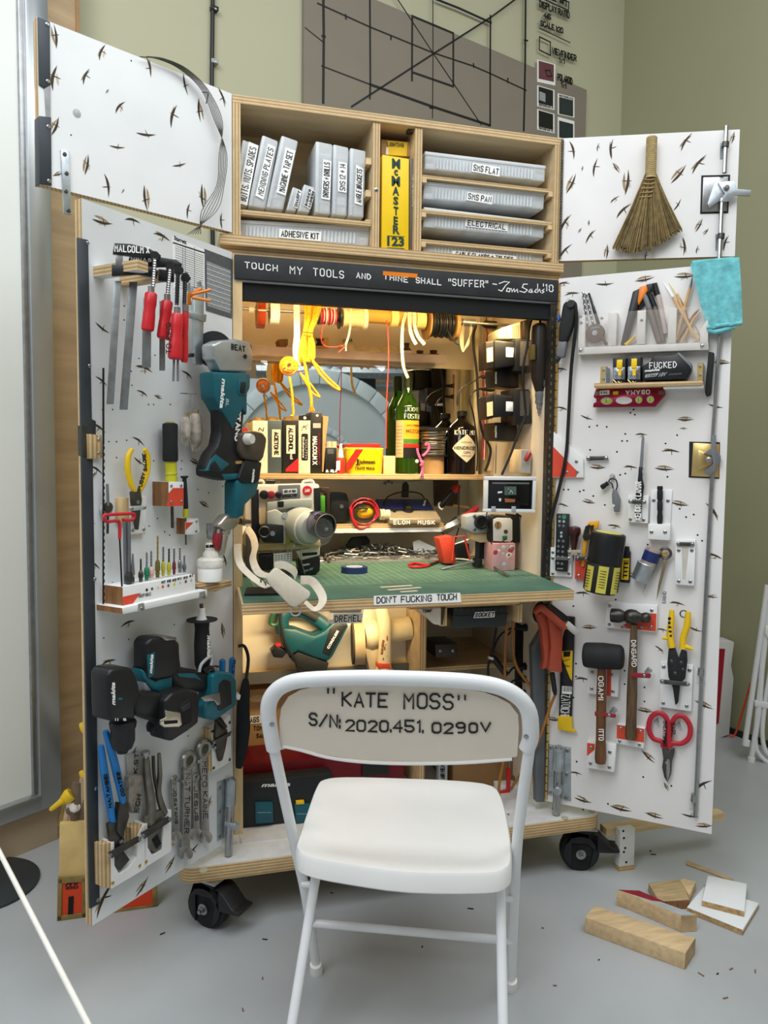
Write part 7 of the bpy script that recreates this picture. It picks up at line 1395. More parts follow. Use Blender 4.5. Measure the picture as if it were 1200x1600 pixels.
# ---------------------------------------------------------------- right wall: chargers, cables, rotary tool
zL=Z(640,460,5);NB=mat('near_black_brown','241d18',.4,var=.15)
def qb(g,z,q,d0,d1,m,bev=.003):g.pp(F0,z(*q),d1,d0,m,bev)
for q1,q2,q3,lab in ((((595,372),(662,360),(665,575),(597,588)),((662,355),(830,375),(828,560),(665,578)),((825,345),(950,350),(950,610),(828,600)),'upper battery charger with clipped on battery on the right inner wall'),
    (((595,795),(655,780),(660,965),(597,980)),((655,772),(820,800),(815,945),(660,962)),((815,735),(940,740),(960,1010),(818,1020)),'lower battery charger with clipped on battery on the right inner wall')):
    t=T('battery_charger',lab,'charger',F0,'battery chargers on the right inner wall')
    g=G();qb(g,zL,q3,-.11,-.22,BLACK,.004);qb(g,zL,[(q3[0][0]-150,q3[3][1]-20),(q3[3][0]+20,q3[3][1]-20),(q3[3][0]+30,q3[3][1]+130),(q3[0][0]-140,q3[3][1]+120)],-.17,-.27,NB,.004);g.pp(F0,zL((865,q3[0][1]+20),(945,q3[0][1]+22),(930,q3[0][1]+210),(862,q3[0][1]+215)),-.111,-.1095,mat('grey_print','4c4a48',.5,var=.3,scale=200));t.part('charger_body',g)
    g=G();qb(g,zL,q2,-.12,-.20,BLACK,.006);qb(g,zL,q1,-.125,-.19,NB,.003);t.part('battery',g)
    g=G();x0,y0=q1[0];qb(g,zL,((x0+8,y0+50),(x0+55,y0+40),(x0+56,y0+150),(x0+10,y0+160)),-.124,-.126,mat('cream_sticker','e9d9a3',.6),0);qb(g,zL,((x0+160,y0+42),(x0+218,y0+45),(x0+216,y0+120),(x0+158,y0+118)),-.119,-.121,PAPER,.001);t.part('sticker',g)
    g=G();A,B,U=F0.p(*Z1(zL,680,q3[3][1]+100),-.168),F0.p(*Z1(zL,680,q3[3][1]+5),-.168),F0.p(*Z1(zL,664,q3[3][1]+100),-.168);g.font('makita',A,B,U,WINK,.0008,.03,.2);t.part('lettering',g)
t=T('thermostat','beige electronic box with a vent at the top of the right inner wall','device');g=G();qb(g,zL,((690,290),(720,262),(885,205),(890,345),(695,348)),-.16,-.25,mat('beige_case','c9bb94',.5),.004);qb(g,zL,((885,205),(940,190),(945,350),(888,348)),-.14,-.25,NB,.004);t.part('case',g)
g=G();
for k in range(5):qb(g,zL,((805+k*14,250-k*3),(812+k*14,248-k*3),(812+k*14,335),(805+k*14,337)),-.159,-.161,BROWN,0)
qb(g,zL,((708,300),(780,275),(780,335),(710,338)),-.159,-.161,mat('green_display','8f9a7b',.3),0);t.part('vent',g)
t=T('rotary_tool','dark corded rotary tool hanging nose down at the front of the right inner wall','power tool');n=-.05;g=G()
g.pc(F0,Z1(zL,1015,225),Z1(zL,1018,760),n,[(6,0),(12,.04),(14,.15),(14.5,.5),(13.5,.8),(9,.95),(7,1)],NB,18);t.part('body',g)
g=G();g.pc(F0,Z1(zL,1018,760),Z1(zL,1010,855),n,[(7,0),(7.5,.3),(6,.6),(6,1)],GREY,14);g.pc(F0,Z1(zL,1010,855),Z1(zL,1010,950),n,[(4,0),(4,.4),(2.5,.45),(2.5,.8),(1.4,.82),(1.2,1)],STEEL,10);t.part('collet',g)
g=G()
for k in range(6):g.pt(F0,[(*Z1(zL,1050,410-k*18),n+.024),(*Z1(zL,1085,365-k*10),n+.018)],.9,GREY,5,0);g.pt(F0,[(*Z1(zL,1048,640+k*14),n+.024),(*Z1(zL,1082,690+k*10),n+.018)],.9,GREY,5,0)
qb(g,zL,((1050,470),(1085,460),(1088,650),(1052,655)),n+.024,n+.01,mat('maroon_grip','4a1f24',.5),.002);qb(g,zL,((955,390),(985,390),(985,510),(955,510)),n+.026,n,mat('olive_switch','6a5a2a',.4),.002);t.part('grip_detail',g)
g=G();g.pt(F0,[(*Z1(zL,*q),-.05) for q in ((1020,225),(1020,150),(985,155),(945,220),(920,400),(885,600),(900,850),(905,950),(850,1080),(790,1250),(720,1410))],2,BLACK,8,4);t.part('cable',g)
for P,lab,r in (((520,240),(498,330),(505,450),(525,620),(540,900),(570,1080),(630,1200),(620,1300),(590,1380)),'thick black cable looping down the right inner wall from a barrel plug',2.2),(((640,640),(560,640),(500,680),(420,720),(380,780),(375,870)),'black plug lead curving left from the power strip, upper one',1.3),(((630,735),(540,740),(490,770),(470,830),(500,950),(530,1180),(530,1300),(525,1380)),'black plug lead dropping to the wooden shelf',1.4),(((690,1130),(680,1200),(676,1400)),'short black lead hanging below the lower charger',1.4):
    g=G();g.pt(F0,[(*Z1(zL,*q),-.40+.0*i) for i,q in enumerate(P)],r,BLACK,8,4)
    if 'barrel' in lab:g.pc(F0,Z1(zL,560,232),Z1(zL,675,240),-.40,[(2,0),(5,.2),(6,.25),(6,1)],BLACK,12)
    elif 'plug' in lab:y=P[0][1];g.pc(F0,Z1(zL,660,y),Z1(zL,560,y+8),-.40,[(4.5,0),(5,.3),(3.5,.6),(1.6,1)],BLACK,12)
    one(g,'power_cable',lab,'cable')
t=T('power_strip','upright power strip with red wires on the right inner wall','power strip');g=G();qb(g,zL,((615,180),(650,175),(650,1380),(618,1380)),-.44,-.49,mat('strip_cream','d9c79c',.5),.002);t.part('case',g)
g=G()
for k in range(4):g.pt(F0,[(*Z1(zL,565+k*11,560),-.43),(*Z1(zL,575+k*9,900),-.43),(*Z1(zL,560+k*11,1290),-.43)],.8,RW_ if k !=2 else PAPER,6,3)
g.pt(F0,[(*Z1(zL,*q),-.43) for q in ((600,180),(600,280),(608,300),(600,400))],1.2,RW_,6,3);t.part('red_wire',g)
g=G();g.lathe((.93,.48,1.286),(0,0,1),[(.012,0),(.012,.56)],CREAM,10);cab.part('conduit',g)
g=G();qb(g,zL,((830,1210),(950,1215),(945,1400),(815,1390)),-.10,-.14,PINEV,.001);qb(g,zL,((875,1215),(950,1218),(944,1395),(870,1392)),-.099,-.101,LGREY,0);g.pc(F0,Z1(zL,940,1235),Z1(zL,905,1300),-.085,[(3,0),(4,.1),(4,.8),(3,1)],DRED,10);cab.part('red_switch',g,label='red handled switch in a wooden frame')
# ---------------------------------------------------------------- lower shelf (soldering gear)
ZS2=1.107
t=T('tool_case','black box with rounded lid on the lower shelf right of the camera','case');g=G();qb(g,zF,((722,690),(840,695),(860,760),(858,905),(722,905)),-.47,-.55,BLACK,.006);g.pl(F0,*Z1(zF,800,790),-.472,[(3,0),(3,.006)],STEEL);one_=t.part('case',g)
t=T('multimeter','yellow multimeter wrapped in coiled red test leads on the lower shelf','meter');g=G();c=F0.p(*Z1(zF,980,830),-.485);kk=F0.k(575,800,-.485);g.ell(c,(16*kk,.018,10*kk),mat('meter_yellow','e6b51e',.4),MX.Rotation(-.25,3,'Y'));g.pt(F0,[(*Z1(zF,925,800),-.463),(*Z1(zF,990,808),-.463)],1.6,BLACK,8,0);t.part('body',g)
g=G();c=F0.p(*Z1(zF,960,845),-.47);RL=mat('red_test_lead','b5232c',.4);rr=random.Random(6)
for k in range(7):R=(16+k*.9)*kk;g.tube([c+V((R*1.12*cos(a),-.004*(k % 3)-rr.random()*.006,R*1.0*sin(a)+.002*k)) for a in [2*pi*i/24 for i in range(25)]],1.1*kk,RL if k % 3 else BLACK,6)
g.pt(F0,[(*Z1(zF,*q),-.455) for q in ((865,800),(880,880),(915,940),(960,950),(1010,920))],[2,2.4,2,1.2,1],RL,8,4);t.part('test_lead',g)
t=T('soldering_station','sloped metal soldering station hand lettered on its front edge','soldering station');ST=mat('station_metal','b0a48c',.4,.5,var=.12,scale=20)
a0,a1=F0.p(*Z1(zH,108,752),-.44),F0.p(*Z1(zH,408,752),-.44);zt0=F0.p(*Z1(zH,250,714),-.44).z;zt1=F0.p(*Z1(zH,250,620),-.56).z
g=G();g.xprism([(.44,ZS2),(.44,zt0),(.56,zt1),(.56,ZS2)],a0.x,a1.x,ST,.003);t.part('case',g)
g=G();g.xprism([(.50,zt0+.028),(.565,zt1+.005),(.565,zt1+.014),(.50,zt0+.034)],a0.x-.02,a1.x-.01,mat('blue_box','27305e',.5),.002);t.part('rear_lid',g)
sl=lambda x,f:V((a0.x+(a1.x-a0.x)*x,.44+.12*f,zt0+(zt1-zt0)*f+.001));nn=V((0,-(zt1-zt0),.12)).normalized()
g=G();g.lathe(sl(.44,.5),nn,[(.021,0),(.021,.003),(.016,.004),(.015,.018),(.012,.020)],BLACK,20);t.part('knob',g);g=G();g.lathe(sl(.16,.42),nn,[(.007,0),(.006,.014)],BLACK,8);g.lathe(sl(.17,.68),nn,[(.008,0),(.007,.006)],BLACK,8);t.part('switch',g);g=G();g.lathe(sl(.80,.7),nn,[(.008,0),(.008,.01),(.006,.012),(.006,.03)],STEEL,12);t.part('jack',g)
g=G();g.tube([sl(.80,.7)+nn*.03,sl(.7,.8)+nn*.05,sl(.4,.9)+nn*.05,sl(.1,.9)+nn*.03,sl(-.05,.6)],.003,BLACK,6,4);t.part('lead',g)
g=G()
for s_,x0,x1 in (('ELON',132,225),('MUSK',275,372)):g.pw(F0,s_,*zH((x0,746),(x1,746),(x0,726)),-.4395,WINK,1.4)
t.part('lettering',g)
g=G();c=F0.p(*Z1(zH,75,690),-.47);g.lathe(c,(-1,0,0),[(.018,-.02),(.018,-.008),(.015,-.007),(.020,0),(.020,.006),(.016,.007),(.02,.012),(.02,.016)],CREAM,16);one(g,'solder_reel','small pale wooden reel at the left of the soldering station','reel')
t=T('magnifier_arm','black clamp arm with fine steel joints hanging under the wooden shelf','arm');g=G();qb(g,zH,((188,510),(208,495),(222,520),(220,590),(180,590)),-.545,-.56,BLACK,.002);t.part('arm',g);g=G();g.pt(F0,[(*Z1(zH,*q),-.55) for q in ((65,515),(90,495),(130,500),(200,498),(300,490))],.8,STEEL,6,3)
for x,y in ((80,505),(100,496),(118,502)):g.pl(F0,*Z1(zH,x,y),-.55,[(2.5,0),(2.5,.006)],DSTEEL,10)
t.part('joint',g)
g=G();qb(g,zH,((365,488),(510,490),(508,640),(368,640)),-.565,-.57,mat('mesh_metal','4a443d',.4,.7),0)
for i in range(11):
    for j in range(10):g.pl(F0,*Z1(zH,375+i*12.5+(6 if j % 2 else 0),498+j*14),-.565,[(1,0),(1,.0006)],DARK,6)
one(g,'perforated_plate','dark perforated metal plate behind the soldering irons','plate')
t=T('soldering_iron','soldering iron with red tip cover leaning up behind the station','soldering iron');g=G();g.pc(F0,Z1(zH,405,645),Z1(zH,485,550),-.50,[(3,0),(5,.1),(5,1)],BLACK,12);t.part('grip',g);g=G();g.pc(F0,Z1(zH,480,556),Z1(zH,518,520),-.50,[(5.5,0),(5.5,.5),(3,1)],RED,12);t.part('cover',g);g=G();c=F0.p(*Z1(zH,408,640),-.495);g.torus(c,(.6,-.8,.3),.013,.003,PAPER,20,6);t.part('ring',g);g=G();g.pt(F0,[(*Z1(zH,*q),-.49) for q in ((516,525),(512,700),(510,780),(440,960),(330,1000))],1,BLACK,6,4);t.part('cord',g)
t=T('soldering_iron','soldering iron with red handle resting in a coiled spring stand','soldering iron');g=G();g.pc(F0,Z1(zH,540,710),Z1(zH,628,645),-.46,[(7,0),(7,.2),(5,.3),(5,.9),(3,1)],DRED,12);t.part('handle',g);g=G();g.pc(F0,Z1(zH,505,740),Z1(zH,552,700),-.46,8,mat('olive_sleeve','4d4636',.5),14);t.part('sleeve',g)
g=G();A,B=F0.p(*Z1(zH,415,795),-.46),F0.p(*Z1(zH,515,725),-.46);ax=(B-A).normalized();s1=ax.cross(V((0,1,0))).normalized();g.tube([A.lerp(B,i/120)+(s1*cos(i*.52*2)+V((0,1,0))*sin(i*.52*2))*.018*(.8+.3*i/120) for i in range(121)],.0022,STEEL,6);t.part('spring',g)
for P,lab,D in (((560,640),(500,600),(540,660),(575,640),(600,600)),'pale pencil behind the spring stand',0),:g=G();g.pc(F0,Z1(zH,480,635),Z1(zH,575,650),-.54,[(2,0),(2,.9),(.4,1)],BW,8);one(g,'pencil',lab,'pencil')
# ---------------------------------------------------------------- worktop: mat, screws, robot, monitor
g=G();MAT=mat('green_cutting_mat','456b5a',.65,var=.22,scale=9);mp_=[(wl[1].x+.004,wl[1].y+.006),(wl[2].x-.004,wl[2].y+.006),(.972,.11),(.972,.56),(.05,.56),(.035,.3)]
g.zprism(mp_,ZD-.0018,ZD,MAT);GL_=mat('mat_grid_line','8fae93',.6)
for k in range(40):
    x=.06+k*.0235
    if x<.97:g.ribbon([V((x,.55,ZD+.0002)),V((x,-.03 if x>.05 else .1,ZD+.0002))],.0011 if k % 4 else .0018,(0,0,1),GL_,.0001)
for k in range(25):y=-.03+k*.0235;g.ribbon([V((.05,y,ZD+.0002)),V((.968 if y>.1 else 1.02,y,ZD+.0002))],.0011 if k % 4 else .0018,(0,0,1),GL_,.0001)
for a,b in (((.35,.05),(.9,.5)),((.5,.02),(.1,.5))):g.ribbon([V((*a,ZD+.0002)),V((*b,ZD+.0002))],.0014,(0,0,1),GL_,.0001)
one(g,'cutting_mat','worn green cutting mat with a pale grid covering the worktop','mat')
zD=Z(360,820,4.2857)
def dk(z,x,y,h=0):return F0.fl(*Z1(z,x,y),ZD+h)
rr=random.Random(12);g=G();BITS=[DSTEEL,mat('dull_bolt','77797b',.4,.8),DSTEEL,GREY,GALV]
for k in range(300):
    x=rr.uniform(492,690);c=F0.p(x,862,-.50+rr.uniform(-.07,.06));c.z=ZD+.006+rr.random()*.055*(1-abs(x-590)/150);a=rr.uniform(0,6.3);L=rr.uniform(.015,.06);d=V((cos(a)*L,sin(a)*L*.5,rr.uniform(-.006,.012)))
    if k % 6==0:g.lathe(c,d+V((0,0,.02)),[(.003,0),(.008,0),(.008,.003),(.003,.003)],rr.choice(BITS),8)
    else:g.tube([c-d*.5,c+d*.5],rr.uniform(.0012,.003),rr.choice(BITS),5)
one(g,'hardware_pile','heap of loose screws, bolts and small metal parts at the back of the cutting mat','hardware',kind='stuff')
g=G();a=F0.p(470,872,-.44);b=F0.p(688,880,-.44);g.box((a.x,.44,ZD),(b.x,.446,ZD+.022),CLEAR);g.box((a.x,.44,ZD),(b.x,.57,ZD+.003),mat('grey_tray','8c9092',.4));one(g,'parts_tray','shallow clear tray holding the loose hardware','tray')
for q,m,lab,nm in ((((835,1070),(880,1015),(985,1005),(1010,1040),(995,1095),(850,1090)),BLACK,'black curved plastic part standing in the hardware heap','plastic_part'),):g=G();qb(g,Z(360,620,4.615),[(x,y) for x,y in q],-.52,-.54,m,.003);one(g,nm,lab,'part')
g=G();qb(g,zH,((245,850),(280,838),(385,888),(330,912),(250,910)),-.50,-.503,PAPER,0);one(g,'paper_scrap','crumpled white paper scrap on the hardware heap','paper')
g=G();c=F0.p(*Z1(zH,138,886),-.47);g.lathe(c,(0,-1,0),[(.007,0),(.011,0),(.011,.012),(.007,.012),(.007,0)],STEEL,6);one(g,'hex_nut','large bright hex nut standing on the hardware heap','nut')
t=T('pliers','small pliers with red handles lying on the mat beside the hardware','pliers');g=G()
for P in (((220,985),(260,975),(330,985),(380,965)),((225,995),(270,998),(330,990),(385,960))):g.tube([dk(zH,*q,.006) for q in P],[.0045,.0045,.004,.003],RED,8,3)
t.part('handle',g);g=G();g.tube([dk(zH,340,985,.006),dk(zH,420,955,.006)],[.005,.002],DSTEEL,8);t.part('jaws',g)
t=T('tape_roll','roll of dark blue tape lying on the cutting mat','tape');c=dk(zD,830,320);g=G();kk=F0.k(553,893,-.3);g.lathe(c,(0,0,1),[(12*kk,0),(20*kk,0),(20*kk,.020),(12*kk,.020),(12*kk,0)],NAVY,28);t.part('tape',g);g=G();g.lathe(c,(0,0,1),[(10.5*kk,.001),(12.2*kk,.001),(12.2*kk,.0205),(10.5*kk,.0205),(10.5*kk,.001)],PAPER,24);t.part('core',g)
for P,lab in ((((1015,420),(1205,408)),'thin pale rule, rearmost of three lying at the front of the mat'),(((1065,438),(1265,422)),'thin pale rule, middle of three lying at the front of the mat'),(((1150,450),(1240,444)),'short pale rule, front one of three on the mat')):g=G();g.ribbon([dk(zD,*P[0],.001),dk(zD,*P[1],.001)],.012,(0,0,1),mat('pale_rule','dccfb4',.6),.0015);one(g,'rule',lab,'ruler')
g=G();c=[dk(zD,*q) for q in ((110,436),(345,432),(330,474),(92,478))];g.zprism([(v.x,v.y) for v in c],ZD,ZD+.008,BLACK,.001);one(g,'black_plate','black slab lying at the front left corner of the cutting mat','plate')
g=G();c=dk(zH,957,1024);g.lathe(c,(0,0,1),[(.0155,0),(.017,.002),(.017,.008),(.0155,.010),(.0165,.012),(.0165,.018),(.012,.019)],mat('tarnished_cap','6a6257',.4,.8),20);one(g,'metal_disc','small tarnished metal cap at the right end of the cutting mat','cap')
# monitor
t=T('monitor','small screen in a white frame at the right of the worktop','monitor');g=G();FM=Frame((0,.09,0),-.05)
for q in (((668,466),(970,468),(970,490),(668,488)),((664,655),(962,660),(962,680),(662,674)),((668,488),(688,488),(684,656),(664,656)),((950,490),(970,490),(962,660),(944,660))):g.pp(FM,zH(*q),-.012,.006,WJ,.0015)
def inF(FA,gg):
    Mt=FA.M
    for v in gg.bm.verts:v.co=Mt @ v.co
    return gg
t.part('frame',inF(FM,g));g=G();g.pp(FM,zH((686,486),(952,488),(946,662),(682,658)),-.01,.001,mat('black_screen','131316',.12),.001);t.part('screen',inF(FM,g))
g=G();g.pp(FM,zH((705,500),(930,502),(925,512),(712,510)),.001,.0015,GREY)
for q,m in ((((780,525),(850,525),(850,575),(782,575)),mat('screen_green','56695f',.2)),(((782,595),(845,600),(840,618),(785,618)),mat('screen_rust','a3653c',.2)),(((742,555),(768,553),(768,562),(742,566)),PAPER),(((748,595),(762,595),(760,612),(750,612)),PAPER)):g.pp(FM,zH(*q),.001,.0016,m)
for a in range(5):g.ribbon([FM.p(*Z1(zH,790+a*10,530+a*6),.0018),FM.p(*Z1(zH,812+a*6,548+a*5),.0018),FM.p(*Z1(zH,800+a*9,565),.0018)],.0012,(0,-1,0),PAPER if a % 2 else INK)
t.part('screen_picture',inF(FM,g));g=G()
for x in (718,836):g.pp(FM,zH((x-12,642),(x+12,642),(x+12,674),(x-12,674)),.005,.010,LGREY,.001)
t.part('clip',inF(FM,g))
# little robot camera on a tripod
t=T('camera_rig','small homemade camera rig on a tripod below the monitor','camera');g=G();qb(g,zH,((562,700),(600,688),(700,680),(705,795),(600,800),(560,780)),-.19,-.25,LGREY,.004);t.part('lens_housing',g)
g=G();g.pl(F0,*Z1(zH,640,735),-.19,[(11,0),(11,.014),(8,.015),(7,.010),(.5,.009)],BLACK,20);t.part('lens',g)
for x,y in ((605,700),(685,700),(605,780),(690,780)):g=G();g.screw(F0,*Z1(zH,x,y),-.19,3);t.part('screw',g)
g=G();qb(g,zH,((705,706),(735,696),(832,700),(842,715),(840,850),(825,862),(715,855),(704,840)),-.16,-.24,BLACK,.005);qb(g,zH,((832,690),(870,692),(874,855),(838,858)),-.18,-.25,BLACK,.004);t.part('body',g)
g=G();qb(g,zH,((716,718),(740,708),(815,710),(828,722),(828,838),(816,850),(716,845)),-.157,-.161,WJ,.001);t.part('face_plate',g)
g=G();g.pl(F0,*Z1(zH,742,752),-.157,[(6,0),(6,.001)],CARD,18);g.pl(F0,*Z1(zH,788,790),-.157,[(3.2,0),(3.2,.003)],DSTEEL,14);qb(g,zH,((770,815),(798,815),(798,838),(770,838)),-.155,-.158,mat('green_connector','2b7a52',.4),.001);qb(g,zH,((738,735),(748,735),(748,770),(738,770)),-.1555,-.157,BROWN,0);t.part('controls',g)
g=G();qb(g,zH,((595,795),(705,800),(700,850),(640,855),(598,840)),-.20,-.25,PINE,.002);t.part('wood_base',g)
pb=dk(zH,622,1005);g=G();g.lathe((pb.x,pb.y,ZD+.006),(0,0,1),[(.016,0),(.017,.004),(.016,.03),(.009,.032),(.009,.12)],BLACK,16);g.lathe((pb.x+.02,pb.y+.02,ZD+.03),(0,0,1),[(.014,0),(.014,.1)],BLACK,16);t.part('post',g)
for a,b in (((635,958),(410,1010)),((680,965),(805,1052)),((690,962),(785,992))):g=G();A=dk(zH,*b,.003);B=F0.p(*Z1(zH,*a),-pb.y);g.tube([B,A],.005,STEEL,6);t.part('leg',g)
g=G();g.pt(F0,[(*Z1(zH,*q),-.15) for q in ((715,650),(680,670),(676,760),(700,850),(730,870),(790,832))],.9,BLACK,6,4);g.pt(F0,[(*Z1(zH,*q),-.18) for q in ((850,685),(935,735),(925,742),(885,738))],1.8,BLACK,6,3);t.part('cable',g)
t=T('frame_stand','orange red plastic stand with open frame behind the tripod','stand');g=G();qb(g,zH,((398,830),(475,815),(500,975),(430,978)),-.30,-.36,ORNG,.003);t.part('body',g);g=G();g.pt(F0,[(*Z1(zH,*q),-.29) for q in ((475,960),(488,820),(545,815),(580,955))],1.6,ORNG,6,0);t.part('frame',g)
g=G();g.pt(F0,[(*Z1(zH,*q),-.33) for q in ((470,870),(500,860),(560,840),(600,815))],1.2,PAPER,6,3);g.pt(F0,[(*Z1(zH,*q),-.33) for q in ((480,950),(540,952),(600,962))],1.4,PAPER,6,3);t.part('white_cord',g)
g=G();qb(g,zH,((500,860),(575,860),(580,950),(505,950)),-.40,-.45,BLACK,.003);one(g,'small_box','small black box standing behind the orange frame stand','box')
t=T('tin','pink and pale blue patterned tin standing behind the tripod','tin');a=F0.p(*Z1(zH,778,1000),-.14);kk=F0.k(787,880,-.14);g=G();g.box((a.x-19*kk,.14,ZD),(a.x+19*kk,.22,F0.p(*Z1(zH,778,858),-.14).z),mat('pink_tin','d9a8ad',.35,.3,var=.12,scale=40),.004);t.part('body',g)
g=G();rr=random.Random(9)
for k in range(14):q=(715+rr.random()*125,880+rr.random()*110);g.pl(F0,*Z1(zH,*q),-.14,[(rr.uniform(2,5),0),(2,.0008)],mat(('tin_blue','tin_cream','tin_red')[k % 3],('a9bcc9','e9dccb','b54452')[k % 3],.4),7)
t.part('pattern',g)
# ---------------------------------------------------------------- big plywood camera with strap
cm=T('sculpted_camera','large white handmade box camera with a red round badge and big lens on the worktop','camera');d=-.175;CW=mat('camera_white','ddd6c6',.45,var=.05,scale=10);CG=mat('camera_grey','a3a89e',.45,var=.06)
zc_0=F0.p(460,870,d).z
def cp(nm,q,d0,d1,m,bev=.003,par=None,lab=None):g=G();qb(g,zF,q,d+d0,d+d1,m,bev);return cm.part(nm,g,par,lab)
body=cp('body',((105,640),(640,628),(650,700),(650,1080),(590,1100),(200,1110),(105,1080)),0,-.09,CW,.006)
cp('top_plate',((345,638),(505,632),(505,735),(350,745)),.003,-.01,GREY,.001);cp('label_plate',((378,668),(480,662),(480,695),(380,702)),.0045,0,PAPER,0,None,'small white plate')
g=G();g.pw(F0,'NOT MY GUN',*zF((388,692),(472,686),(388,676)),d+.005,INK,.9);g.pw(F0,'SPECIAL FRY',*zF((375,728),(480,720),(375,712)),d+.0035,INK,.8);cm.part('lettering',g)
for x in (200,560):g=G();g.pt(F0,[(*Z1(zF,x-40,632),d-.02),(*Z1(zF,x-30,610),d-.02),(*Z1(zF,x+30,606),d-.02),(*Z1(zF,x+40,630),d-.02)],2.2,CW,8,3);cm.part('strap_lug',g)
g=G();g.pl(F0,*Z1(zF,553,675),d,[(7.5,0),(7.5,.004),(7,.005)],mat('badge_red','d2202b',.35),24);g.pf(F0,'Leica',*zF((535,690),(572,684),(537,662)),d+.0055,WINK,.02,.3);cm.part('badge',g,label='round red badge with white script')
for x,r,m in ((240,7,BLACK),(290,6,DRED),(343,5,BLACK)):g=G();g.pl(F0,*Z1(zF,x,705),d,[(r,0),(r,.018),(r*.7,.02)],m,14);cm.part('dial',g)
g=G();g.pc(F0,Z1(zF,258,612),Z1(zF,318,612),d-.02,4,BLACK,12);cm.part('shutter_button',g)
cp('grip_strip',((150,668),(205,668),(210,1050),(155,1045)),.006,0,BLACK,.002);cp('wood_strip',((205,805),(258,800),(255,915),(208,920)),.010,0,PINEV,.001)
cp('side_panel',((600,660),(650,655),(650,850),(605,850)),.002,-.08,BLACK,.001)
cp('green_switch',((650,715),(684,712),(684,830),(652,832)),-.01,-.06,mat('lime_switch','56a32e',.4),.002);cp('brown_side',((655,652),(720,655),(718,850),(690,850),(690,700),(655,690)),-.02,-.06,mat('dark_brown_side','3c2a20',.5),.002)
cp('viewfinder',((265,760),(440,740),(590,735),(590,800),(440,800),(265,835)),.02,0,CG,.004);cp('finder_window',((340,755),(385,752),(385,795),(342,798)),.022,.01,BLACK,.001)
cp('grey_box',((265,830),(330,810),(440,880),(440,1060),(380,1065),(265,920)),.03,0,CG,.004);cp('olive_strip',((400,900),(438,888),(438,1055),(402,1060)),.034,.02,mat('olive_yellow','8a7d22',.45),.001)
g=G();g.pl(F0,*Z1(zF,392,855),d+.028,[(5,0),(5,.004)],LGREY,16);cm.part('cap',g)
cp('motor_plate',((215,930),(260,915),(385,925),(385,1055),(240,1050),(210,1010)),.036,.01,BLACK,.003);g=G();g.pl(F0,*Z1(zF,303,985),d+.036,[(4,0),(4,.004)],STEEL,14);g.torus(F0.p(*Z1(zF,245,975),d+.04),(0,1,0),.016,.003,DSTEEL,20,6);cm.part('winder',g)
ax=V((.45,-1,-.13)).normalized();c=F0.p(*Z1(zF,520,930),d+.02);kk=F0.k(470,820,d)
g=G();g.lathe(c,ax,[(28*kk,-.03),(29*kk,.0),(28*kk,.02),(24*kk,.05),(21*kk,.055)],CG,28);cm.part('lens_cone',g);g=G();g.lathe(c+ax*.045,ax,[(25*kk,0),(23*kk,.035),(21*kk,.06)],CLEAR,28);g.lathe(c+ax*.03,ax,[(26.5*kk,0),(27*kk,.006),(26*kk,.008)],CW,28);cm.part('clear_hood',g)
c2_=F0.p(*Z1(zF,672,930),d+.10);g=G();g.lathe(c2_,ax,[(19*kk,-.05),(19*kk,-.01),(20.5*kk,-.008),(20.5*kk,.01),(17*kk,.012),(16*kk,.004),(10*kk,0),(9*kk,.004),(6*kk,-.004),(0,-.006)],mat('lens_black','1d1d20',.25),30);lb=cm.part('lens_barrel',g)
g=G();g.lathe(c2_,ax,[(19.3*kk,-.03),(20*kk,-.028),(20*kk,-.018),(19.3*kk,-.016)],mat('lens_blue_ring','33406e',.3),30);g.torus(c2_+ax*.010,ax,18.6*kk,1.1*kk,mat('worn_ring','8b8076',.35,.6),32,6);cm.part('lens_ring',g,lb)
q_=dk(zD,460,345);cp('wood_shelf',((200,1060),(640,1040),(655,1060),(640,1085),(220,1108)),.012,-.08,PINE,.001)
g=G();qb(g,zD,((455,240),(590,205),(602,225),(600,310),(575,330),(465,342)),d+.004,d-.06,BLACK,.004);b_=cm.part('battery',g);g=G();g.pf(F0,'Makita',*zD((480,278),(530,268),(482,264)),d+.0046,WINK,.02,.2);g.pf(F0,'18V',*zD((525,308),(555,301),(527,291)),d+.0046,LGREY,.02,.2);g.pf(F0,'5.0Ah',*zD((487,318),(520,310),(489,303)),d+.0046,LGREY,.01);cm.part('lettering',g,b_)
g=G();qb(g,zD,((440,175),(600,140),(600,205),(470,240)),d+.006,d-.05,CW,.003);qb(g,zD,((480,188),(582,182),(582,200),(482,212)),d+.0065,d,BLACK,.001);cm.part('white_bracket',g)
g=G();qb(g,zD,((290,195),(415,185),(412,275),(290,278)),d+.012,d-.04,PAPER,.001)
for k in range(6):g.ribbon([F0.p(*Z1(zD,295,205+k*13),d+.0125),F0.p(*Z1(zD,412,197+k*14),d+.0125)],.001,(0,-1,0),GREY);g.ribbon([F0.p(*Z1(zD,305+k*20,193),d+.0125),F0.p(*Z1(zD,305+k*20,276),d+.0125)],.001,(0,-1,0),GREY)
cm.part('grid_block',g)
g=G();qb(g,zD,((190,200),(285,195),(290,300),(195,310)),d+.004,d-.06,BLACK,.004);qb(g,zD,((102,60),(135,60),(140,375),(106,378)),d+.004,d-.02,mat('grey_upright','4c4a46',.5),.002)
for k in range(6):qb(g,zD,((205+k*13,215),(212+k*13,215),(212+k*13,290),(205+k*13,292)),d+.008,d,RUB,0)
cm.part('base_block',g)
g=G();g.pt(F0,[(*Z1(zD,*q),d+.02) for q in ((345,60),(365,100),(372,160),(395,195),(430,140),(470,140),(470,220),(500,330))],.8,STEEL,6,4)
cm.part('chain',g)
STR=mat('canvas_strap','d6ccb9',.7,var=.06,scale=60,bump=.3)
s_=T('camera_strap','wide cream canvas strap with padded section draped from the camera over the worktop edge','strap')
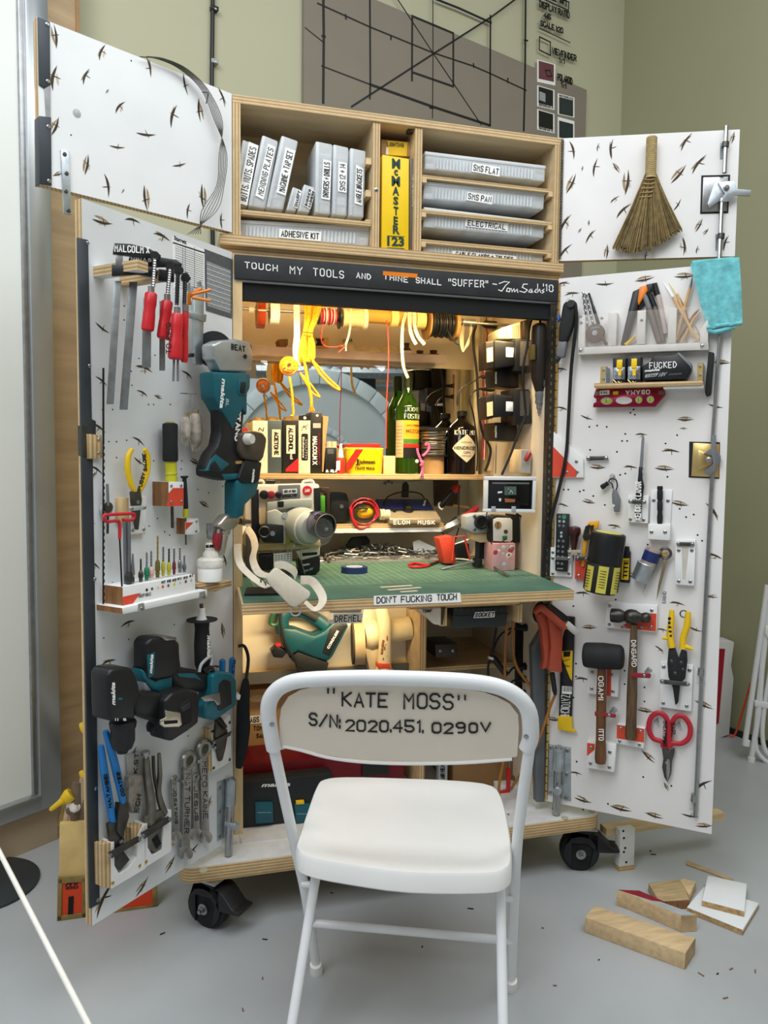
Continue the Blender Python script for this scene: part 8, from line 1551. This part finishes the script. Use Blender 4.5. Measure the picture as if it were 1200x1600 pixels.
def strap(P,w,th=.10):g=G();g.tube([F0.p(*Z1(zD,x,y),n) for x,y,n in P],w,STR,6,5,th);return g
s_.part('webbing',strap([(85,10,-.15),(55,80,-.05),(48,180,.05),(70,270,.12),(140,345,.2),(215,400,.26),(255,418,.29)],.012))
s_.part('webbing',strap([(110,20,-.15),(150,80,-.10),(165,150,-.04),(150,230,.04),(190,320,.14),(270,345,.25)],.012))
s_.part('webbing',strap([(295,275,.19),(360,270,.19),(425,310,.23),(440,345,.27)],.012));s_.part('webbing',strap([(470,370,.27),(540,375,.27),(590,430,.28),(618,490,.30),(605,540,.32),(560,565,.325),(500,515,.32)],.013))
g=G();g.pp(F0,zD((240,355),(300,290),(330,300),(540,455),(530,490),(440,555),(400,545),(255,395)),.295,.315,STR,.005);s_.part('pad',g)
g=G();c=F0.p(*Z1(zD,437,575),.30);g.torus(c,(0,1,0),.013,.0022,LGREY,20,6);s_.part('ring',g);g=G();c=F0.p(*Z1(zD,222,395),.26);g.torus(c,(1,.3,.4),.014,.002,DSTEEL,16,6);s_.part('buckle',g)
# ---------------------------------------------------------------- under the worktop
zU=Z(640,880,4.2857);zV=Z(340,1050,3.75);zW=Z(660,1030,3.75)
t=T('clear_box','small clear drawer box with a hand lettered white sticker under the worktop','box');g=G();qb(g,zD,((650,545),(900,545),(885,660),(655,664)),.20,.05,TRANSL,.004);qb(g,zD,((664,556),(885,556),(875,590),(668,592)),.185,.07,GREY,.003);t.part('case',g);g=G();sticker(g,F0,zD((690,598),(886,592),(882,655),(688,664)),.201,'DREMEL',PAPER,1.5);t.part('label_sticker',g)
t=T('jigsaw','green corded jigsaw hanging nose down under the left of the worktop','power tool');d=-.20
g=G();qb(g,zD,((350,690),(440,700),(560,745),(620,720),(690,655),(800,668),(690,880),(655,920),(560,890),(450,850),(395,890),(350,800)),d,d-.07,GRN,.010);t.part('body',g)
g=G();g.pt(F0,[(*Z1(zD,*q),d-.035) for q in ((350,720),(345,620),(400,575),(500,585),(590,640),(640,680))],[11,12,11,10.5,10.5,11],GRN,12,4,.8);g.pt(F0,[(*Z1(zD,*q),d-.02) for q in ((400,568),(490,575),(580,625))],7,RUB,10,4);t.part('handle',g)
g=G();g.pt(F0,[(*Z1(zD,*q),d-.02) for q in ((330,560),(285,600),(268,660),(310,665),(335,600))],3,mat('green_rear','1f5a3f',.4),8,4);t.part('rear_loop',g)
g=G();qb(g,zD,((665,700),(700,668),(785,672),(665,880),(615,860)),d+.002,d-.02,BLACK,.003);A,B,U=[F0.p(*Z1(zD,*q),d+.0028) for q in ((660,832),(728,712),(645,825))];g.font('CORDLESS',A,B,U,WINK,.0006,.02);t.part('label_panel',g)
g=G();qb(g,zD,((450,850),(660,925),(645,985),(500,985),(400,900)),d-.005,d-.07,RUB,.004);qb(g,zD,((270,850),(310,810),(385,850),(350,895),(290,890)),d-.01,d-.05,BLACK,.004);qb(g,zD,((300,800),(335,795),(338,815),(310,820)),d-.008,d-.03,RED,.001);t.part('shoe',g)
g=G();g.pt(F0,[(*Z1(zD,*q),d+.05) for q in ((340,560),(335,660),(370,800),(440,920),(462,1010))],2.6,BLACK,8,4);t.part('cable',g)
t=T('bench_grinder','old cream painted disc grinder with chipped arm under the worktop','grinder');CP_=mat('chipped_cream','d8c79f',.5,var=.16,scale=12);d=-.18
g=G();A,B=F0.p(*Z1(zD,825,795),d-.06),F0.p(*Z1(zD,890,790),d-.06);kk=F0.k(565,1000,d);g.lathe(A,(B-A).normalized()+V((0,-.15,0)),[(34*kk,0),(34*kk,(B-A).length)],mat('wood_disc','b79e78',.6,var=.1),30);g.lathe(A,(A-B).normalized()+V((0,.15,0)),[(33*kk,0),(33*kk,.006)],mat('sanding_disc','3f372c',.9,var=.3,scale=60),30);t.part('disc',g)
g=G();A,B=F0.p(*Z1(zD,890,740),d-.06),F0.p(*Z1(zD,1200,690),d-.06);g.lathe(A,B-A,[(22*kk,0),(26*kk,.1*(B-A).length),(24*kk,.3*(B-A).length),(19*kk,.45*(B-A).length),(19*kk,(B-A).length)],CP_,24);t.part('motor',g)
g=G();g.pt(F0,[(*Z1(zD,*q),d) for q in ((1000,520),(1030,640),(1035,780),(1030,930),(1025,990))],[9,11,10,11,15],CP_,12,4,.6);rr=random.Random(3)
for k in range(12):c=F0.p(*Z1(zD,1015+rr.random()*40,640+rr.random()*260),d+.010);g.ell(c,(.005,.003,.010*rr.random()+.004),BROWN)
t.part('arm',g);g=G();qb(g,zD,((990,930),(1070,930),(1075,965),(990,962)),d+.016,d-.02,ORNG,.002);t.part('red_band',g);g=G();qb(g,zD,((900,830),(1000,820),(1010,980),(1110,985),(1110,1020),(940,1015)),d-.03,d-.09,CP_,.004);t.part('foot',g)
t=T('socket_case','black ribbed plastic case lettered SOCKET held under the worktop','case');g=G();qb(g,zU,((290,300),(655,285),(660,350),(650,425),(285,442)),.19,0,mat('case_black','22272a',.45),.006)
for k in range(9):qb(g,zU,((300+k*38,300),(320+k*38,298),(325+k*38,318),(303+k*38,320)),.192,.18,mat('case_black','22272a'),.001)
g.pp(F0,zU((280,352),(660,335),(660,342),(280,360)),.18,.1915,BLACK);t.part('shell',g);g=G();sticker(g,F0,zU((440,328),(572,322),(568,362),(428,368)),.1925,'SOCKET',PAPER,1.5);t.part('label_sticker',g)
g=G();qb(g,zU,((45,292),(245,285),(225,415),(165,410)),.2,.18,mat('pale_bracket','d6cfc0',.5),.001);g.pf(F0,'TEMP',*zU((82,332),(150,330),(84,310)),.201,INK);one(g,'label_board','pale slanted board lettered TEMP under the worktop','board')
t=T('metal_box','dark metal box with two bright screws on the small shelf under the worktop','box');g=G();qb(g,zU,((172,545),(320,540),(322,625),(174,632)),-.21,-.33,mat('dark_box','34302b',.4),.002);
for x in (206,291):g.screw(F0,*Z1(zU,x,586),-.21,2.6)
t.part('case',g)
t=T('clamp_light','orange hand lamp hanging at the right of the cabinet below the worktop','lamp');OL=mat('salmon_plastic','b9523a',.45,var=.12);n=.07
g=G();g.pp(F0,zU((855,345),(905,322),(932,420),(938,560),(930,700),(890,715),(905,640),(885,440)),n-.03,n-.004,OL,.005);g.pp(F0,zU((925,345),(1000,395),(1032,440),(1022,640),(1025,735),(932,722),(950,560),(938,430)),n-.02,n+.006,OL,.005);t.part('body',g)
g=G();g.pt(F0,[(*Z1(zU,*q),n+.015) for q in ((835,335),(880,300),(950,350),(1040,430))],[4,6,6.5,7],OL,10,4);t.part('arm',g)
g=G();g.pp(F0,zU((915,285),(950,270),(1080,370),(1060,390),(1030,388)),n,n+.028,BLACK,.004);t.part('grip',g);g=G();g.pc(F0,Z1(zU,1045,400),Z1(zU,1130,475),n+.02,[(5,0),(5.5,.1),(5.5,.8),(4,.95),(1,1)],mat('white_bulb_cover','e9e9e4',.3),14);t.part('lamp_tip',g,label='white rounded tip')
g=G();g.pc(F0,Z1(zU,955,735),Z1(zU,975,880),n-.018,[(4,0),(4,.8),(2.6,1)],BLACK,12);t.part('strain_relief',g)
OCM=mat('tan_orange_cord','a06a2f',.5,var=.1);g=G();g.pt(F0,[(*Z1(zU,975,880),n-.018),(*Z1(zW,745,290),.04),(*Z1(zW,690,450),.03),(*Z1(zW,620,600),.0),(*Z1(zW,545,720),-.05),(*Z1(zW,520,760),-.08)],2.2,OCM,8,5);t.part('cord',g)
g=G();c=F0.p(*Z1(zU,900,330),.0);kk=F0.k(850,955,.0);g.torus(c,(0,1,0),22*kk,2.2*kk,mat('port_rim','b9ab8d',.5),26,8);g.lathe(c+V((0,.004,0)),(0,-1,0),[(21*kk,0),(21*kk,.002)],DARK,24);cab.part('cable_port',g)
for P,lab in ((((695,340),(690,560),(720,700),(820,840),(900,980),(915,1100)),'tan orange extension cord looping down to the platform, right one'),(((655,400),(640,560),(640,820),(660,960)),'tan orange extension cord hanging straight, left one')):
    g=G();pts=[(*Z1(zU,*q),-.02) for q in P]
    if 'right' in lab:pts+=[(*Z1(zW,*q),.0) for q in ((725,500),(740,640),(780,740),(770,870),(700,975),(610,1005),(540,960),(500,910))]
    else:pts+=[(*Z1(zW,*q),-.04) for q in ((480,560),(455,700),(450,800),(490,900),(600,965),(645,940),(620,880))]
    g.pt(F0,pts,2.4,OCM,8,5);one(g,'extension_cord',lab,'cord')
t=T('cable_plug','black inline plug with a white tie hanging behind the cords','plug');g=G();g.pc(F0,Z1(zU,555,625),Z1(zU,650,750),-.10,[(3,0),(5,.1),(5,.9),(3,1)],BLACK,12);g.pt(F0,[(*Z1(zU,*q),-.10) for q in ((580,430),(560,560),(540,640),(525,700),(530,790))],1.8,BLACK,6,4);g.pt(F0,[(*Z1(zU,*q),-.10) for q in ((690,430),(620,470),(580,530),(560,600))],1.4,BLACK,6,4);t.part('cable',g);g=G();g.ob(F0.p(*Z1(zU,543,635),-.09),(.016,.012,.008),PAPER,(0,.3,0));t.part('tie',g)
t=T('power_strip','black power strip with plugs on the right side under the worktop','power strip');g=G();qb(g,zU,((755,420),(808,410),(800,1000),(750,990)),-.14,-.20,BLACK,.003);t.part('case',g)
for y in (430,690,775,870):g=G();g.pc(F0,Z1(zU,815,y-4),Z1(zU,720,y+8),-.12,[(6,0),(6,.5),(3.5,.7),(2,1)],BLACK,12);g.pt(F0,[(*Z1(zU,720,y+8),-.12),(*Z1(zU,690,y+14),-.12),(*Z1(zU,660,y+50),-.13)],1.6,BLACK,6,3);t.part('plug',g)
g=G();g.pl(F0,*Z1(zU,785,492),-.139,[(2.5,0),(2,.002)],mat('red_pilot','ff2a3c',.4,emit=1.5));t.part('pilot_light',g)
# grey angle post beside the right door, things on the floor of the cabinet
g=G();qb(g,zU,((820,560),(905,420),(905,1600),(850,1600)),.004,-.02,mat('grey_post','62676b',.5),.001);cab.part('side_post',g)
def fl(nm,lab,cat,x0,x1,y0,d0,d1,m,zb=.20,grp=None,bev=.003):
    A=F0.p(x0,y0,-d0);B=F0.p(x1,y0,-d0);t=T(nm,lab,cat,F0,grp);g=G();g.box((A.x,d0,zb),(B.x,d1,A.z),m,bev);t.part('body',g);return t,A,B
g=G();g.box((.022,.02,.20),(.978,.60,.206),PAINT2);cab.part('cabinet_floor',g)
t,A,B=fl('tool_box','long dark red metal tool box at the back of the cabinet floor','box',374,632,1196,.18,.50,mat('wine_red_metal','6d1622',.35,.3),.206)
t,A,B=fl('dual_charger','wide black battery charger with two teal slots on the cabinet floor','charger',374,520,1222,.10,.16,mat('charger_black','1d2226',.45,var=.15),.206,None,.008);dd=-.10
for q in (((218,770),(325,768),(328,885),(222,892)),((450,778),(545,775),(530,880),(460,895))):g=G();qb(g,zV,q,dd+.012,dd-.02,mat('charger_teal','1a5a6a',.4),.004);s_=t.part('slot_cover',g);g=G();qb(g,zV,[(x+(12 if i in (0,3) else-12),(q[0][1]+52 if i<2 else q[0][1]+56)) for i,(x,y) in enumerate(q)],dd+.0135,dd,mat('pale_teal_line','6fa3ad',.4),0);t.part('line',g,s_)
g=G();qb(g,zV,((460,760),(508,757),(508,775),(460,778)),dd+.013,dd,YELC,.001);t.part('yellow_tab',g);g=G();A,B,U=[F0.p(*Z1(zV,*q),dd+.001) for q in ((255,675),(425,668),(258,650))];g.font('makita',A,B,U,WINK,.0008,.03,.25);t.part('lettering',g)
for x in (225,470):
    g=G()
    for k in range(5):qb(g,zV,((x+k*22,915),(x+12+k*22,915),(x+12+k*22,1050),(x+k*22,1052)),dd+.006,dd-.01,BLACK,.001)
    t.part('vent',g)
t,A,B=fl('clip','black plastic clip standing on the red tool box','clip',566,608,1196,.17,.178,BLACK,.30);
t,A,B=fl('cardboard_box','brown cardboard box with handwriting and a BAGS label strip, left under the shelf','box',386,466,1078,.34,.5,CARD,F0.p(420,1186,-.34).z);g=G();sticker(g,F0,zV((170,258),(300,250),(300,298),(170,306)),-.338,'BAGS + N',PAPER,1.5);g.pw(F0,'TOM',*zV((212,342),(262,340),(212,318)),-.339,INK,1.1);g.pw(F0,'SACHS',*zV((230,385),(312,382),(230,362)),-.339,INK,1.1);t.part('lettering',g)
g=G();g.ell(F0.p(*Z1(zV,225,135),-.38),(.05,.05,.022),mat('cream_bag','d9cba6',.8,var=.1));one(g,'cloth_bag','crumpled cream bag on top of the brown cardboard box','bag')
g=G();g.box((.10,.335,F0.p(420,1186,-.34).z-.014),(.60,.56,F0.p(420,1186,-.34).z),LGREY);cab.part('lower_shelf',g)
t=T('umbrella','folded black umbrella like bag hanging at the left inside edge of the cabinet'.replace('umbrella like bag','cloth bag'),'bag');t.name='tool_bag';g=G();g.pt(F0,[(*Z1(zV,*q),.02) for q in ((165,40),(160,110),(150,200),(150,330),(140,460),(125,560))],[4,8,10,11,9,5],mat('black_cloth','15171b',.85,var=.3,scale=40),12,4);t.part('cloth',g);g=G();g.pt(F0,[(372,1010,.02),(382,1010,.02),(388,1030,.02),(384,1065,.02)],2.6,BLACK,8,4);t.part('handle',g)
g=G();qb(g,zV,((112,125),(148,140),(135,170),(110,160)),.03,.01,PAPER,.002);t.part('tag',g)
t,A,B=fl('cardboard_box','plain brown cardboard box on the right of the cabinet floor','box',708,806,1192,.20,.45,mat('dark_cardboard','8a683f',.7,var=.1),.206)
t,A,B=fl('label_post','narrow pale upright strip lettered sideways between the cardboard box and the red tool box','strip',686,700,1180,.18,.21,LGREY,.206);g=G();A,B,U=[F0.p(*Z1(zW,*q),-.178) for q in ((130,700),(128,605),(108,700))];g.write('AIR HEAD',A,(B-A)/twidth('AIR HEAD'),(U-A)/6,.0024,INK);t.part('lettering',g)
t=T('hand_saw','small red framed saw standing at the right of the cabinet floor','saw');g=G();qb(g,zW,((500,645),(520,645),(516,785),(455,800),(455,780),(500,770)),-.14,-.155,RED,.002);t.part('frame',g);g=G();qb(g,zW,((508,570),(514,570),(514,650),(508,650)),-.145,-.15,STEEL,0);t.part('blade',g)
g=G();qb(g,zW,((445,740),(560,735),(560,800),(450,830)),-.16,-.22,PAINT,.002);one(g,'white_block','white block at the right of the cabinet floor behind the small red saw','block')
# ================================================================ AROUND THE CABINET
zX=Z(0,1150,2.857);zY=Z(860,1240,3.5294)
t=T('stanchion_base','round black metal base on the floor at the left edge','stand base');c=F0.fl(-28,1385,0);r=.165;g=G();g.lathe((c.x,c.y,0),(0,0,1),[(r,0),(r,.008),(r*.98,.010),(0,.010)],mat('matt_charcoal','33373a',.5),40);t.part('base',g)
t=T('barrier_rod','thin white rod slanting across the lower left corner','rod');g=G();A=F0.p(-40,1255,.8);B=F0.p(150,1625,1.4);g.tube([A,B],.0036,mat('ivory_rod','e6e2d8',.4,var=.05),10);t.part('rod',g)
# wooden tool caddy with gloves and glue bottles
FT=Frame((*F0.fl(110,1435,0).xy,0),.02);t=T('wooden_caddy','old yellow wooden caddy with orange panels on the floor behind the left door','caddy',FT);OW=mat('yellowed_wood','d9b978',.6,var=.22,scale=10);OWD=mat('grimy_wood_edge','8a7440',.7,var=.3,scale=25);n=0
g=G();g.pp(FT,[(96,1290),(205,1275),(205,1432),(90,1438)],-.20,-.012,OW,.002);g.pp(FT,[(93,1288),(134,1284),(134,1372),(92,1374)],-.02,0,OW,.001);t.part('body',g)
for q in (((91,1372),(246,1362),(246,1370),(91,1381)),((89,1432),(244,1414),(244,1424),(89,1440)),((90,1374),(97,1374),(96,1438),(89,1438)),((128,1372),(135,1372),(135,1434),(128,1434)),((238,1365),(246,1365),(246,1420),(238,1420))):g=G();g.pp(FT,q,-.015,.006,OWD,.001);t.part('frame',g)
OP=mat('bright_orange_panel','d8421a',.45,var=.03)
g=G();g.pp(FT,[(97,1380),(129,1377),(129,1430),(97,1434)],-.012,.002,OP);g.pp(FT,[(107,1402),(115,1401),(114,1428),(106,1429)],.001,.005,DARK);g.pw(FT,'HERMES',(103,1390),(122,1388),(103,1386),.0025,INK,.8)
g.ribbon([FT.p(*q,.0025) for q in ((103,1384),(107,1379),(110,1383),(115,1377),(117,1382),(121,1380))],.004,(0,-1,0),INK);t.part('panel',g,label='orange panel with small black emblem');g=G();g.pp(FT,[(135,1378),(240,1362),(240,1416),(135,1432)],-.012,.002,OP);t.part('panel',g)
g=G();g.pp(FT,[(90,1290),(99,1248),(128,1226),(128,1290)],-.1,-.09,OWD);t.part('side',g)
t=T('work_gloves','bundle of grey brown work gloves stuffed in the wooden caddy','gloves',FT);GLV=mat('suede_glove','b59c80',.9,var=.2,scale=30);rr=random.Random(1)
for x0,y0,x1,y1,r,lab in ((102,1290,106,1262,5.5,0),(111,1291,113,1264,6,0),(120,1291,122,1264,5.5,0),(128,1290,131,1236,8,1),(117,1282,121,1222,10,1),(126,1270,130,1216,7,0),(106,1274,110,1248,6,1)):g=G();g.pt(FT,[(x0,y0,-.03),((x0+x1)/2+1,(y0+y1)/2,-.026),(x1,y1,-.03)],[r,r,r*.8],GLV if lab==0 else mat('dark_glove','6e5d49',.9,var=.2,scale=30),10,4);t.part('finger',g)
t=T('glue_bottle','glue bottle with a yellow twist nozzle pointing left out of the wooden caddy','bottle',FT);g=G();g.pc(FT,(112,1240),(97,1252),-.02,[(10,0),(11,.3),(8,.75),(6,1)],YEL,14);g.pc(FT,(99,1250),(78,1266),-.015,[(6,0),(4.5,.3),(3.6,.9),(2,1)],YEL,12);t.part('nozzle',g)
t=T('glue_bottle','glue bottle with a ribbed white cap beside the yellow nozzle in the caddy','bottle',FT);g=G();g.pl(FT,118,1257,-.03,[(13.5,0),(14,.004),(13,.012),(9,.014),(8,.020),(5,.021),(4.5,.036),(3,.038)],mat('ivory_cap','e5dcd2',.45),22);t.part('cap',g)
for y0,lab in ((1130,'yellow nozzle showing behind the door edge, upper one'),(1205,'yellow nozzle showing behind the door edge, lower one')):g=G();g.pt(FT,[(126,y0,-.08),(132,y0+8,-.08),(140,y0+12,-.08),(150,y0+14,-.08)],[3,7,9,9],YEL,10,3);one(g,'glue_bottle',lab,'bottle',FT,'yellow nozzles behind the left door')
# offcuts on the floor at the right
def offcut(nm,lab,top,h,m,z0=0.,end=None,z=zY,cat='wood'):
    T_=[F0.fl(*Z1(z,*q),z0+h) for q in top];g=G();g.zprism([(p.x,p.y) for p in T_],z0,z0+h,m,.002)
    if end:
        for mm,i0,i1,f0,f1 in end:
            A,B=T_[i0],T_[i1];P=[A.lerp(B,0),A.lerp(B,1)];nrm=(B-A).cross(V((0,0,1))).normalized()*.0006;cc=sum(T_,V((0,0,0)))/len(T_)
            if (P[0]-cc).dot(nrm)<0:nrm=-nrm
            g.add([P[0]+nrm-V((0,0,h*(1-f0))),P[1]+nrm-V((0,0,h*(1-f0))),P[1]+nrm-V((0,0,h*(1-f1))),P[0]+nrm-V((0,0,h*(1-f1)))],[(0,1,2,3)],mm)
    return one(g,nm,lab,cat)
W1=mat('raw_pine_beam','d0b48a',.65,var=.16,scale=5,stretch=(3,14,14));W2=mat('weathered_pine','b39a72',.7,var=.22,scale=5,stretch=(3,14,14));ENDG=mat('end_grain','b59a76',.75,var=.25,scale=30)
offcut('wood_beam','long pale pine offcut with a notched end, nearest on the floor',[(245,615),(800,795),(745,880),(190,680)],.046,W1,0,[(ENDG,1,2,0.02,.98)])
t=offcut('wood_beam','pine offcut with a grey painted top lying behind the nearest beam',[(365,530),(808,668),(720,672),(440,555)],.05,W1,0.0,[(ENDG,1,2,0.02,.98)]);g=G();P=[F0.fl(*Z1(zY,*q),.0505) for q in ((440,550),(560,580),(800,665),(722,672))];g.zprism([(p.x,p.y) for p in P],.050,.0508,LGREY);t.part('painted_face',g)
g=G();P=[F0.fl(*Z1(zY,*q),.051) for q in ((375,530),(490,535),(640,600),(560,590))];g.zprism([(p.x,p.y) for p in P],.050,.0512,DRED);t.part('painted_face',g)
offcut('wood_block','short flat brown wood offcut behind the two beams',[(540,492),(720,470),(768,585),(600,595)],.028,W2,0,[(BROWN,2,3,.02,.98)])
offcut('wood_block','small end grain wood offcut right of the flat brown offcut',[(715,475),(735,466),(804,485),(765,560)],.03,PINE,0)
WB=mat('white_laminate','e9ebec',.35,var=.02);CHB_=mat('chipboard_edge','b39263',.8,var=.35,scale=90)
offcut('white_board','larger white laminate offcut lying flat under the small white square',[(845,512),(1150,602),(1060,750),(752,625)],.018,WB,0,[(CHB_,2,3,.1,.95),(CHB_,1,2,.1,.6)])
offcut('white_board','small white laminate square lying on the larger white offcut',[(868,450),(1084,496),(1070,648),(836,588)],.018,WB,.018,[(CHB_,2,3,.05,.95)])
offcut('wood_strip','thin wooden sliver lying behind the white offcuts',[(755,366),(1012,470),(1000,476),(748,386)],.006,W2)
t=T('support_post','short drilled white wooden post standing behind the right caster','post');A=F0.fl(*Z1(zY,420,425),0);g=G();h=F0.p(*Z1(zY,410,200),-A.y).z;g.box((A.x-.028,A.y,0),(A.x+.028,A.y+.03,h),PAINT2,.002);g.box((A.x-.0282,A.y-.0003,0),(A.x+.0282,A.y+.0302,.018),PEZ)
for x,y in ((402,206),(405,245),(412,300),(405,322),(418,378)):g.pl(F0,*Z1(zY,x,y),-A.y,[(2,0),(2,.0006)],INK,8)
t.part('post',g);g=G();g.box((A.x-.06,A.y+.03,h-.03),(A.x+.40,A.y+.07,h-.005),PINE);t.part('rail',g)
rr=random.Random(20)
g=G()
for x,y in ((418,1528-60),(520,1395),(740,1420),(560,1330),(1015,1330),(410,1570-40),(870,1540),(1100,1525),(1140,1515),(1120,1522),(1180,1520),(935,1500),(850,1450),(1130,1560),(250,1460),(660,1480),(380,1580),(1025,1335)):c=F0.fl(x,y,.002);a=rr.uniform(0,3);g.tube([c,c+V((cos(a),sin(a),0))*rr.uniform(.004,.02)],.0016,BROWN if rr.random()<.5 else DARK,5)
one(g,'floor_debris','scattered small dark splinters and screws on the grey floor','debris',kind='stuff')
# folded chairs, paper bag and orange stick by the right wall
FR2=Frame((2.36,.60,0),-.5);zZ=Z(1060,880,3.81)
t=T('folding_chair','white metal folding chair leaning folded against the right wall','chair',FR2)
for P,r in ((((530,130),(470,560),(395,1080)),4.2),(((545,250),(500,600),(478,880),(432,1180)),4.2),(((500,600),(470,880),(460,1080),(500,1160),(560,1200)),3.4),(((560,560),(520,800),(500,1000),(520,1120),(580,1160)),3.4)):g=G();g.pt(FR2,[(*Z1(zZ,*q),.0) for q in P],r,CHM,10,4);t.part('frame_tube',g)
for (x,y) in ((405,1072),(436,1175)):g=G();g.pc(FR2,Z1(zZ,x,y-20),Z1(zZ,x-4,y+12),0,5.6,CHW,12);t.part('foot_cap',g)
g=G();g.pp(FR2,zZ((455,820),(560,835),(560,870),(455,855)),-.01,.012,CHM,.003);t.part('cross_brace',g);g=G();g.pp(FR2,zZ((520,380),(560,370),(575,450),(535,455),(515,420)),-.01,.02,CHW,.004);t.part('seat_edge',g)
FB2=Frame((2.05,.95,0),-.15);t=T('paper_bag','white paper bag with a dark red stripe standing behind the right door','bag',FB2);g=G();A=FB2.p(1122,1005,0);B=FB2.p(1150,1005,0);C_=FB2.p(1140,1155,0)
g.pp(FB2,[(1085,998),(1148,1003),(1143,1040),(1147,1060),(1140,1148),(1085,1168)],-.10,0,mat('white_bag_paper','dcdcd8',.6,var=.06,scale=8),.006);t.part('bag',g);g=G();g.pp(FB2,[(1085,1012),(1133,1014),(1123,1130),(1085,1150)],0,.003,mat('bag_red','a3142e',.5));t.part('stripe',g)
t=T('orange_pole','thin orange red stick leaning in the corner beside the folded chairs','stick',FR2);g=G();g.pt(FR2,[(*Z1(zZ,432,710),-.10),(*Z1(zZ,365,940),-.10),(*Z1(zZ,330,1030),-.10),(*Z1(zZ,300,1022),-.10)],1.6,ORNG,8,3);t.part('stick',g)
# ================================================================ link everything
for t_ in THINGS:t_.end()
